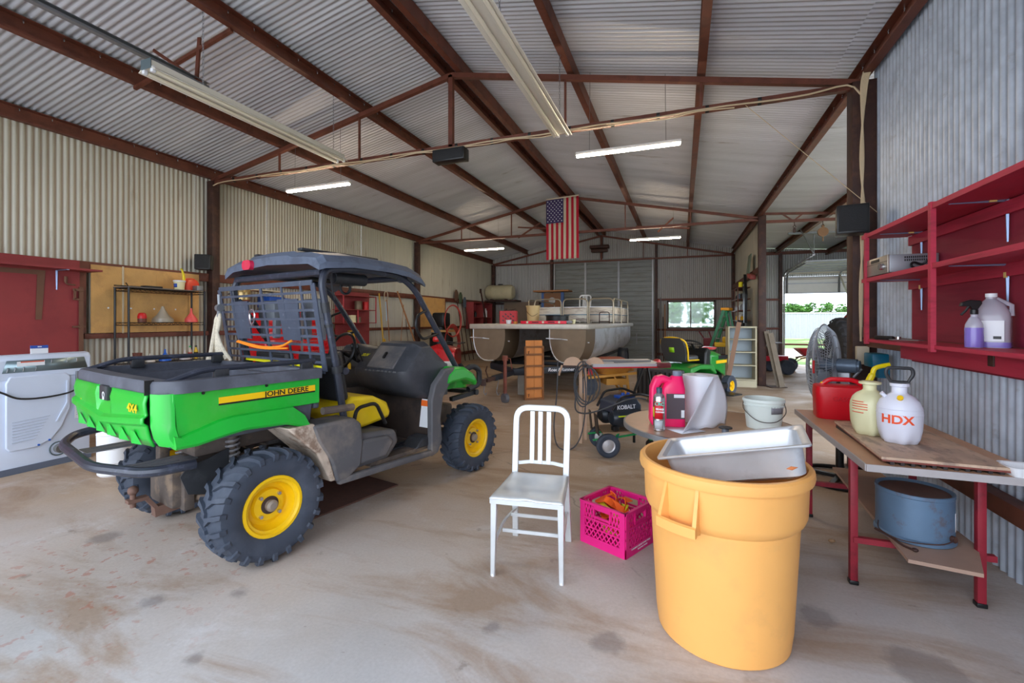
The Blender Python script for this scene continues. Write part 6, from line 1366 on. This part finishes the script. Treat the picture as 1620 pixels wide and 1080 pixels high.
t = thing('dining_chair', 'pale aluminium slat-back chair standing beyond boat rail', 'chair', (-3.72,15.2,1.30)) if False else None
sc = copy_tree(ch); sc.location = on(1.15,5.2); sc.rotation_euler = (0,0,R(-2)); sc['label'] = 'second pale slat-back chair standing on the boat deck behind the rails'
sc['group'] = 'aluminium slat-back chairs'; ch['group'] = 'aluminium slat-back chairs'
rdc = thing('wall_cabinet', 'open dark red cubby shelf on far left wall behind boat deck', 'cabinet', (WX+.26,0,0))
obj('back_panel', MB().box((-.14,15.6,1.66),(.02,1.7,.95)), RED2, rdc)
for z in (2.12,1.58,1.18): obj('shelf_board', MB().box((0,15.6,z),(.3,1.7,.03)), RED2, rdc)
for y in (14.76,15.6,16.44): obj('upright', MB().box((0,y,1.65),(.3,.03,.96)), RED2, rdc)
for i, (y, z, m, h, r) in enumerate(((14.95,1.596,BLACK,.3,.05),(15.2,1.596,BLACK,.22,.06),(15.75,1.596,WHITE,.30,.05),(15.95,1.596,GREYM,.22,.06),(16.15,1.596,WHITE,.34,.06),(15.9,1.196,BLACK,.26,.08),(16.2,1.196,BLACK,.2,.07))):
    tag(obj('bottle', MB().lathe([(r,0),(r,h*.7),(r*.4,h*.85),(r*.4,h)], n=14), m, None, loc=(WX+.26,y,z)), ('first','second','third','fourth','fifth','sixth','seventh')[i]+' bottle from the left in far dark red cubby, '+('upper' if i < 5 else 'lower')+' row', 'bottle', 'bottles in the far red cubby')
tag(obj('leaning_bar', MB().bar((WX+.6,15.6,1.0),(WX+.45,15.3,2.5),.05,.03).box((WX+.44,15.28,2.55),(.05,.08,.16)), DSTEEL), 'dark iron bar leaning by the far red cubby', 'bar')

# ================================================================ COMPRESSOR CART, STAND, BARROW
gc = thing('garden_cart', 'low green-framed hand truck cart carrying the air compressor', 'cart', (0,0,0))
GCG = mat('cart_green', (20,150,80), .4, 0, var=.08)
c0 = Vector((-.80,5.05,0)); cx_ = Vector((.93,.37,0)).normalized(); cy_ = Vector((-cx_.y,cx_.x,0))
CM = Matrix((cx_, cy_, Vector((0,0,1)))).transposed().to_4x4(); CM.translation = c0
gc.matrix_world = CM
# local x: toward casters (right), y: away
for y in (-.20,.20):
    w_ = obj('wheel', MB().lathe([(.07,-.03),(.105,-.035),(.125,-.022),(.125,.022),(.105,.035),(.07,.03)], (0,y,.125), (0,1,0), 28, close=False), RUBBER, gc)
    obj('wheel_rim', MB().lathe([(.072,-.02),(.06,-.012),(.02,-.025),(0,-.025)], (0,y,.125), (0,1,0), 24, close=False).cyl((0,y-.03,.125),(0,y+.03,.125),.014), mat('rim_white',(206,204,206),.4,.4), w_)
    obj('frame_rail', MB().tube([(-.15,y*.7,.17),(.12,y*.7,.20),(.55,y*.7,.27)], .011, 8).tube([(0,y*.95,.125),(.14,y*.7,.25)], .010, 8), GCG, gc)
    obj('caster', MB().lathe([(0,-.014),(.045,-.014),(.05,0),(.045,.014),(0,.014)], (.56,y*.75,.05), (0,1,0), 20).box((.56,y*.75,.10),(.03,.04,.05)), BLACK, gc)
    obj('caster_bracket', MB().box((.565,y*.75,.17),(.04,.07,.15), bev=.004), GCG, gc)
obj('axle', MB().cyl((0,-.2,.125),(0,.2,.125),.010), GCG, gc); obj('platform', MB().box((.28,0,.262),(.66,.36,.018), rot=(0,R(-2),0)), mat('dull_wood',(150,120,90),.7,var=.1), gc)
obj('toe_plate', MB().box((-.12,.14,.33),(.01,.09,.22), rot=(0,R(-6),0)).box((-.10,-.09,.33),(.01,.16,.22), rot=(0,R(-6),0)), BLACK, gc)
# compressor
ac = thing('air_compressor', 'blue and black twin-barrel air compressor on the green cart', 'compressor', (0,0,0)); ac.matrix_world = CM @ Matrix.Translation((.18,0,.275)) @ Matrix.Rotation(R(20),4,'Z')
for y in (-.11,.11):
    obj('air_tank', MB().lathe([(0,-.20),(.06,-.19),(.095,-.15),(.10,-.12),(.10,.12),(.095,.15),(.06,.19),(0,.20)], (0,y,.13), (1,.0,0), 28), mat('tank_black',(40,46,54),.35,.2), ac)
obj('shroud', MB().prism([(-.19,.19),(-.17,.30),(-.05,.34),(.12,.33),(.18,.26),(.18,.19)], 'y', -.14, .14), mat('shroud_dark',(52,60,74),.4), ac, bevel=.015)
obj('regulator_panel', MB().box((.02,-.05,.345),(.2,.12,.03), bev=.01).cyl((.0,-.05,.35),(.0,-.05,.385),.018).cyl((.07,-.05,.35),(.07,-.05,.385),.018), mat('machine_blue',(22,72,160),.4), ac)
obj('roll_bar', MB().tube(fillet([(-.2,-.15,.22),(-.10,-.16,.36),(.14,-.16,.38),(.30,-.14,.34),(.40,-.1,.33)],.05,4),.014,8).tube(fillet([(-.2,.15,.22),(-.10,.16,.38),(.14,.16,.40),(.28,.1,.34)],.05,4),.014,8), BLACK, ac)
text('lettering', 'KOBALT', .062, WHITE, ac, (-.02,-.145,.245), (R(90),0,0), .001, bold=.001); obj('yellow_band', MB().box((-.10,-.205,.165),(.12,.008,.012)).box((.06,-.208,.13),(.10,.008,.012)), mat('lime',(206,224,30),.5), ac)
obj('rubber_foot', MB().box((-.16,-.14,.03),(.07,.06,.05), bev=.01).box((.16,-.14,.03),(.07,.06,.05), bev=.01), BLACK, ac)
tag(obj('blue_strap', MB().bar((-.62,5.0,.26),(-.66,4.90,.10),.03,.003,up=(1,0,0)), mat('strap_blue',(60,90,190),.7)), 'short blue strap dangling from the green cart platform', 'strap')
# table saw / white topped stand with red edge
stn = thing('folding_stand', 'white topped work stand with red edge on black tube legs', 'stand', (0,0,0))
obj('top', MB().prism([(-.95,5.22),(-.22,5.60),(-.42,6.25),(-1.20,5.85)], 'z', .905, .945), mat('stand_white',(204,206,210),.35,.2), stn); obj('red_edge', MB().bar((-.955,5.212,.905),(-.215,5.592,.905),.012,.014), mat('edge_red',(206,30,44),.5), stn)
obj('end_cap', MB().box((-.20,5.62,.925),(.16,.10,.06), rot=(0,0,R(27)), bev=.015), mat('cap_dark_red',(110,44,48),.4), stn)
for a, b, c_ in (((-.42,5.52,.90),(-.52,5.5,.60),(-.52,5.5,.02)),((-.42,6.1,.90),(-.36,6.1,.55),(-.38,6.1,.02))): obj('leg', MB().tube([a,b,c_], .016, 8), BLACK, stn)
obj('clutter', MB().bar((-.95,5.6,.955),(-.55,5.75,.955),.05,.02).bar((-.75,5.5,.955),(-.35,5.75,.96),.02,.02), GREYM, stn)
bst = thing('wooden_sawhorse', 'wooden post stand with half-round tops beside the air compressor', 'stand', (0,0,0))
WPO = mat('pale_post', (206,170,142), .6, 0, var=.08, scale=5, stretch=(1,1,.2))
obj('post', MB().box((-1.10,5.25,.50),(.035,.035,.96)), WPO, bst); obj('post', MB().box((-1.06,5.32,.50),(.03,.03,.9)), WPO, bst)
for x in (-1.20,-.95): obj('half_round_top', MB().prism([(.11*math.cos(PI*i/10), .10*math.sin(PI*i/10)) for i in range(11)], 'y', -.02, .02, Matrix.Translation((x,5.30+.2*(x+1.1),.92))), WPO, bst)
obj('side_slat', MB().bar((-1.32,5.24,.92),(-1.36,5.24,.80),.03,.02), WPO, bst); obj('crosspiece', MB().bar((-1.32,5.28,.91),(-.85,5.34,.91),.04,.03), DSTEEL, bst); obj('red_tag', MB().box((-.98,5.22,.86),(.05,.02,.07)), mat('edge_red',(206,30,44),.5), bst)
ecm = MB(); EC = mat('cord_grey', (74,76,80), .6)
ecm.tube(smoothpath([(-1.36,5.2,.98),(-1.36,5.15,.6),(-1.38,5.1,.22),(-1.30,4.98,.03),(-1.14,5.0,.02),(-1.05,5.1,.2),(-1.02,5.15,.6),(-1.06,5.18,.98)]), .008, 6)
for k in range(3): ecm.tube([(-1.06+.03*k+(.10+.02*k)*math.cos(a), 5.17-.01*k, .72+(.26-.03*k)*math.sin(a)) for a in [2*PI*i/24 for i in range(24)]], .008, 6, closed=True)
ecm.tube(smoothpath([(-1.12,5.16,.7),(-1.14,5.14,.45),(-1.02,5.0,.42),(-.8,4.85,.50),(-.5,4.95,.62),(-.36,5.1,.60)]), .009, 6)
tag(obj('extension_cord', ecm, EC), 'looped grey extension cord hanging from the wooden post stand', 'cord')
wbr = thing('wheelbarrow', 'old wheelbarrow with rusty tray and yellow wooden handles under boat', 'wheelbarrow', (-1.30,9.05,0), R(25))
obj('tray', MB().loft([ring(-.26,.26,-.20,.20,.42,.08), ring(-.42,.44,-.32,.32,.62,.12), ring(-.44,.46,-.34,.34,.63,.12), ring(-.41,.43,-.31,.31,.63,.12), ring(-.25,.25,-.19,.19,.44,.08)]), mat('rusty_yellow',(196,140,56),.6,.1,var=.15,dirt=(140,74,48),damt=.8,dscale=3,dcut=(.4,.6)), wbr)
obj('tray_inside', MB().loft([ring(-.38,.40,-.28,.28,.66,.12), ring(-.20,.2,-.12,.12,.74,.08)]), mat('rust_orange',(158,84,60),.8,var=.15), wbr)
YWD = mat('yellow_wood',(196,142,60),.6,var=.1)
for y in (-.2,.2): obj('handle', MB().bar((-.5,y,.36),(.55,y*1.3,.46),.045,.045), YWD, wbr); obj('leg', MB().bar((.25,y,.42),(.30,y,.0),.06,.04).bar((.0,y,.38),(.25,y,.05),.05,.03) if y else None, YWD, wbr)
obj('wheel', MB().cyl((-.45,-.05,.18),(-.45,.05,.18),.18,n=24), RUBBER, wbr); obj('brace', MB().box((.05,0,.28),(.40,.46,.12)), YWD, wbr)

# ================================================================ RIDING MOWER
MG = mat('mower_green', (34,140,50), .35, 0, coat=.3, var=.05); MGR = mat('seat_dark', (66,66,68), .5)
mw = thing('riding_mower', 'green riding lawn mower with dark seat, yellow trim and rear bagger', 'riding mower', (.05,9.05,0), R(60))
def mwheel(x, y, r, w_):
    t = obj('tire', MB().lathe([(r*.5,-w_/2*.8),(r*.85,-w_/2),(r,-w_/2*.7),(r,w_/2*.7),(r*.85,w_/2),(r*.5,w_/2*.8)], (x,y,r), (0,1,0), 28, close=False), RUBBER, mw)
    obj('rim', MB().lathe([(r*.5,-w_*.42),(r*.42,-w_*.38),(r*.38,-w_*.2),(r*.12,-w_*.25),(r*.1,-w_*.45),(0,-w_*.45)], (x,y,r), (0,1,0), 24, close=False), YELLOW, t)
for y in (-.38,.38): mwheel(.95,y,.20,.16); mwheel(-.28,y,.26,.24)
obj('frame', MB().box((.3,0,.33),(1.5,.4,.12)), BLACK, mw)
obj('rear_fender', MB().prism([(-.62,.56),(-.60,.64),(-.25,.68),(.15,.66),(.30,.50),(.25,.48),(.05,.58),(-.30,.60),(-.58,.54)], 'y', -.48, .48), MG, mw, bevel=.02)
obj('foot_deck', MB().box((.32,0,.40),(.45,.8,.06), bev=.02), MG, mw)
st_ = MB().loft([[(x-.02,-.22*w_,z),(x-.05,0,z),(x-.02,.22*w_,z),(x+.06,.20*w_,z),(x+.08,0,z),(x+.06,-.20*w_,z)] for x, z, w_ in ((-.30,.72,.9),(-.34,.85,1.05),(-.38,.98,1.08),(-.42,1.08,.98),(-.45,1.14,.8))])
obj('seat_back', st_, MGR, mw, smooth=50); obj('seat_cushion', MB().box((-.10,0,.76),(.46,.44,.11), bev=.04), MGR, mw)
obj('seat_trim', MB().tube(smoothpath([(-.28,-.235,.74),(-.33,-.25,.95),(-.41,-.22,1.10),(-.46,0,1.15),(-.41,.22,1.10),(-.33,.25,.95)]), .016, 6).tube([(-.28,-.235,.74),(.12,-.22,.73)], .014, 6), YELLOW, mw)
obj('emblem', MB().add([(-.425,.06,.97),(-.425,-.04,.97),(-.405,-.04,.88),(-.405,.06,.88)],[(0,1,2,3)]), mat('emblem_lime',(150,210,30),.4), mw, solid=.006); obj('emblem', MB().ball((-.39,-.19,1.0),(.02,.03,.035)), YELLOW, mw)
obj('hood', MB().loft([[(x,-w_,z0),(x,-w_,z1-.08),(x,-w_*.7,z1),(x,w_*.7,z1),(x,w_,z1-.08),(x,w_,z0)] for x,w_,z0,z1 in ((.48,.27,.55,.88),(.75,.27,.50,.86),(1.0,.26,.40,.80),(1.15,.22,.36,.70),(1.19,.18,.36,.60))]), MG, mw, bevel=.02)
obj('dash_cowl', MB().prism([(.30,.45),(.32,.85),(.40,.95),(.52,.90),(.55,.5)], 'y', -.25, .25), BLACK, mw, bevel=.03)
obj('hood_stripe', MB().box((.88,-.275,.66),(.42,.008,.06)), YELLOW, mw); obj('hood_grille', MB().box((.95,-.272,.745),(.36,.012,.07)), BLACK, mw)
obj('steering_wheel', MB().tube([(.28+.17*math.cos(a)*.9, .19*math.sin(a), 1.01-.07*math.cos(a)) for a in [2*PI*i/24 for i in range(24)]], .014, 8, closed=True).bar((.28,-.18,1.01),(.28,.18,1.01),.03,.012).cyl((.28,0,1.01),(.38,0,.88),.02), BLACK, mw)
obj('bagger', MB().box((-.80,.0,.36),(.26,.80,.50), bev=.03), mat('bagger_black',(56,58,60),.6), mw)
for i in range(9): obj('bagger_rib', MB().box((-.935,-.36+.09*i,.36),(.012,.03,.42)), BLACK, mw)
obj('discharge_chute', MB().prism([(.25,-.42),(.75,-.42),(.62,-.78),(.35,-.75)], 'z', .10, .12).box((.5,0,.22),(.8,.9,.12), bev=.04), BLACK, mw)
tag(obj('red_bottle', MB().box((-.42,8.75,.70),(.10,.20,.08), rot=(0,R(-25),R(20)), bev=.02), RC, None), 'red plastic funnel piece resting on left rear of green mower', 'funnel')
# bookcase, post side things
BC = mat('bookcase_cream', (196,188,158), .5, 0, var=.05); BI = mat('bookcase_grey', (150,162,170), .45, .2)
bcs = thing('metal_bookcase', 'cream metal bookcase with four empty shelves beside partition post', 'bookcase', (1.24,11.28,0), R(4))
for x in (-.27,.27): obj('side', MB().box((x,0,.66),(.03,.36,1.32)), BC, bcs)
obj('back', MB().box((0,.17,.66),(.54,.01,1.3)), BI, bcs); obj('top', MB().box((0,0,1.31),(.57,.37,.03)), BC, bcs); obj('plinth', MB().box((0,-.01,.07),(.52,.34,.14)), BC, bcs)
for z in (.16,.47,.76,1.04): obj('shelf_board', MB().box((0,-.01,z),(.52,.34,.022)), BC, bcs)
ld = thing('step_ladder', 'green fiberglass ladder with yellow top leaning behind the mower', 'ladder', (.80,12.6,0), R(-20))
LG = mat('ladder_green', (44,124,84), .5)
for y in (-.2,.2): obj('side_rail', MB().bar((-.30,y*1.3,0),(.25,y*.8,1.72),.03,.07), LG, ld); obj('rear_leg', MB().bar((.62,y*1.3,0),(.30,y*.8,1.70),.03,.05), LG, ld)
for i in range(6): k = (i+.6)/6.2; obj('rung', MB().bar((-.30+.55*k,-.26+.1*k,1.72*k),(-.30+.55*k,.26-.1*k,1.72*k),.07,.025), mat('rung_metal',(206,206,206),.4,.5), ld)
obj('ladder_top', MB().box((.28,0,1.74),(.20,.36,.07), bev=.015), mat('amber',(236,160,30),.5), ld)
tag(obj('plank', MB().bar((.90,10.75,.0),(1.18,11.02,1.42),.09,.025,up=(0,1,0)), mat('plank_brown',(146,110,86),.6)), 'brown plank leaning across front of the green ladder', 'plank')
lp = thing('leaning_timber', 'two grey timbers leaning against the dark partition post', 'timber', (0,0,0))
for dx, dz in ((0,0),(.07,-.04)): obj('timber', MB().bar((1.99+dx*.7,11.30-dx,.02),(1.76+dx,11.40-dx,1.22+dz),.10,.05,up=(0,1,0)), mat('grey_wood',(132,120,104),.7,0,var=.15), lp)
obj('foot_plate', MB().box((1.93,11.35,.012),(.36,.28,.012), rot=(0,0,.4)), DSTEEL, lp)
# partition clutter: metal shelf with boxes
shf = thing('wall_shelf', 'rusty brown shelf of small supplies on the partition wall', 'shelf', (1.52,13.9,0))
for z in (2.32,2.02,1.72,1.46,1.28): obj('shelf_board', MB().box((0,0,z),(.30,1.5,.02)), STEEL, shf)
for y in (-.75,.0,.75): obj('upright', MB().box((-.14,y,1.80),(.02,.03,1.1)), STEEL, shf)
rnd = random.Random(9); cols = [BLACK, WHITE, GREYM, BLUE, YELLOW, mat('jar_glass',(196,200,196),.2)]
nm = 0
for zi, z in enumerate((2.03,1.73,1.47,1.29)):
    for k in range(6):
        y = 13.25+.26*k; h = .10+.08*rnd.random(); s = .05+.02*rnd.random()
        tag(obj('supply_jar', MB().lathe([(s,0),(s,h*.8),(s*.7,h*.85),(s*.7,h)], n=12), cols[(k*3+zi*2) % 6], None, loc=(1.50,y,z+.001)), 'small jar, %s from the near end on %s board of rusty partition shelf' % (('first','second','third','fourth','fifth','sixth')[k], ('top loaded','second','third','lowest')[zi]), 'jar', 'jars on the partition shelf')
tag(obj('tool_on_girt', MB().box((1.55,12.05,2.50),(.12,.6,.10), rot=(R(10),0,0), bev=.02), mat('red_brown_box',(150,66,60),.6)), 'red-brown box on the partition girt beside post', 'box')
tag(obj('green_sheet', MB().box((1.60,12.9,2.85),(.02,.5,.55), rot=(R(0),R(6),0), bev=.004), mat('dull_green2',(110,128,112),.5)), 'dull green sheet leaning on high partition girt', 'sheet')
tag(obj('black_tool', MB().prism([(12.3,2.10),(12.55,2.60),(12.50,2.20),(12.75,2.32),(12.55,1.40),(12.42,1.40)], 'x', 1.44,1.50), BLACK), 'black tool with pointed ends hanging on the partition wall', 'tool')
tag(obj('yellow_light', MB().cyl((1.46,13.3,2.331),(1.46,13.3,2.47),.05), mat('bright_yellow', (232,226,10), .5)), 'bright yellow can at top of rusty partition shelf', 'can')
for i, (x, h, m) in enumerate(((-.78,1.9,DSTEEL),(-.70,2.3,GREYM),(-.62,1.6,DSTEEL),(-.56,2.05,WOOD),(-.84,1.5,DSTEEL))):
    tag(obj('pole', MB().tube([(x+.03,17.0,0),(x,17.26,h)], .02, 6), m), '%s between the closed back door and the window' % ('dark second-left pole','tall grey middle pole','third dark pole from left','brown rightmost pole','short leftmost pole')[i], 'pole')
tag(obj('red_sack_truck', MB().tube(fillet([(.55,16.4,1.10),(.75,16.3,.80),(.80,16.1,.02)],.1,3),.02,6).tube(fillet([(.85,16.4,1.10),(.95,16.3,.80),(1.0,16.1,.02)],.1,3),.02,6).box((.85,16.2,.75),(.35,.1,.3), bev=.03), mat('dark_red',(130,36,50),.5)), 'dark red machine with slanted handles under the back window', 'machine')
tag(obj('red_hood', MB().prism([(0,0),(.42,.01),(.46,.05),(.25,.06)], 'y', -.12, .12, Matrix.Translation((.20,9.95,.872))), RC), 'pointed red plastic piece lying on the green mower bonnet', 'plastic piece')
tag(obj('yellow_tool', MB().box((1.05,12.0,1.0),(.25,.2,.14), bev=.03).box((.95,12.0,.88),(.4,.25,.1), bev=.02), mat('tool_yellow',(236,190,20),.5)), 'yellow and black power tool behind the brown plank', 'power tool')
# red mower and red wheelbarrow in the lean-to
rmw = thing('riding_mower', 'old red riding mower with exposed engine in lean-to beyond timbers', 'riding mower', (2.05,14.3,0), R(200))
obj('chassis', MB().box((0,0,.42),(1.3,.5,.14), bev=.02), mat('mower_red',(196,30,50),.4), rmw); obj('engine', MB().box((.1,0,.62),(.5,.45,.25), bev=.03).cyl((.1,0,.75),(.1,0,.86),.16).cyl((-.2,.1,.7),(.25,.28,.7),.04), DSTEEL, rmw); obj('hood_open', MB().box((-.1,0,.84),(.75,.5,.05), bev=.02), mat('silver_case',(150,152,158),.4,.5), rmw)
obj('steering_wheel', MB().tube([(.35+.18*math.cos(a), .18*math.sin(a), 1.02+.03*math.cos(a)) for a in [2*PI*i/20 for i in range(20)]], .014, 6, closed=True).cyl((.35,0,1.02),(.3,0,.7),.018), BLACK, rmw)
for x, y, r in ((-.5,-.42,.20),(-.5,.42,.20),(.55,-.4,.24),(.55,.4,.24)): obj('tire', MB().lathe([(r*.4,-.09),(r*.85,-.10),(r,-.07),(r,.07),(r*.85,.10),(r*.4,.09)], (x,y,r), (0,1,0), 22), RUBBER, rmw)
obj('footplate', MB().box((.25,0,.30),(.4,.8,.05)), mat('mower_red',(196,30,50),.4), rmw)
rbw = thing('wheelbarrow', 'red wheelbarrow with wooden handles pointing right in lean-to doorway', 'wheelbarrow', (3.45,15.2,0), R(5))
obj('tray', MB().loft([ring(-.18,.18,-.18,.18,.46,.06), ring(-.38,.38,-.30,.30,.66,.08), ring(-.36,.36,-.28,.28,.66,.08), ring(-.17,.17,-.17,.17,.48,.06)]), mat('barrow_red',(206,50,62),.45), rbw)
for y in (-.2,.2): obj('handle', MB().bar((-.3,y,.38),(.75,y*1.4,.62),.04,.04), WOOD, rbw); obj('leg', MB().bar((.22,y,.48),(.25,y,0),.03,.02), DSTEEL, rbw)
obj('wheel', MB().cyl((-.5,-.04,.19),(-.5,.04,.19),.19,n=22), RUBBER, rbw); obj('fork', MB().bar((-.5,-.06,.19),(-.2,-.2,.42),.03,.02).bar((-.5,.06,.19),(-.2,.2,.42),.03,.02), DSTEEL, rbw)
# big tractor mostly hidden by the column
trc = thing('farm_tractor', 'red farm tractor rear wheel showing between fan and dark column', 'tractor', (3.92,11.4,0), R(90))
TR, TW = .76, .42
mb, lg = tyre(TR, TW, .36, 20, .05)
for y in (-.70,.70):
    tt = obj('tire', mb if y < 0 else mb, mat('tractor_rubber',(58,58,62),.8,0,var=.15), trc, loc=(0,y,TR)); obj('tread_lugs', lg, mat('tractor_rubber',(58,58,62),.8), tt, smooth=30, kind='stuff')
    obj('rim', MB().lathe([(.36,-.12),(.30,-.05),(.10,.0),(0,0)], (0,y,TR), (0,1,0), 28), GREYM, trc)
obj('fender', MB().loft([[(.84*math.cos(a),y0,TR+.84*math.sin(a)) for y0 in (.30,.62)] for a in [R(20)+R(130)*i/12 for i in range(13)]], closed=False), RC, trc, solid=.02)
obj('fender', MB().loft([[(.84*math.cos(a),y0,TR+.84*math.sin(a)) for y0 in (-.30,-.62)] for a in [R(20)+R(130)*i/12 for i in range(13)]], closed=False), RC, trc, solid=.02)
obj('hood', MB().box((1.5,0,1.1),(1.3,.55,.5), bev=.08), RC, trc); obj('chassis', MB().box((.8,0,.7),(2.4,.4,.35), bev=.04), DSTEEL, trc); obj('seat', MB().box((.1,0,1.15),(.45,.45,.12), bev=.04).box((-.12,0,1.4),(.1,.45,.4), bev=.04), BLACK, trc)
for y in (-.6,.6): obj('front_tire', MB().lathe([(.18,-.09),(.33,-.1),(.38,-.06),(.38,.06),(.33,.1),(.18,.09)], (2.0,y,.38), (0,1,0), 24), RUBBER, trc)
tag(obj('pipe_rail', MB().tube([(3.2,18.6,.62),(9,18.6,.62)], .035, 8).tube([(3.4,18.6,0),(3.4,18.6,.62)], .03, 8).tube([(8.6,18.6,-.1),(8.6,18.6,.62)], .03, 8), STEEL), 'rusty pipe rail just outside the half-raised lean-to door', 'rail')
# rusty light box on the back gable
tag(obj('gable_lamp', MB().box((-2.85,17.0,4.20),(.7,.3,.12), bev=.02).box((-2.85,16.98,4.06),(.6,.2,.12), bev=.02), DSTEEL), 'dark heater box hanging at the back gable behind the flag', 'heater')
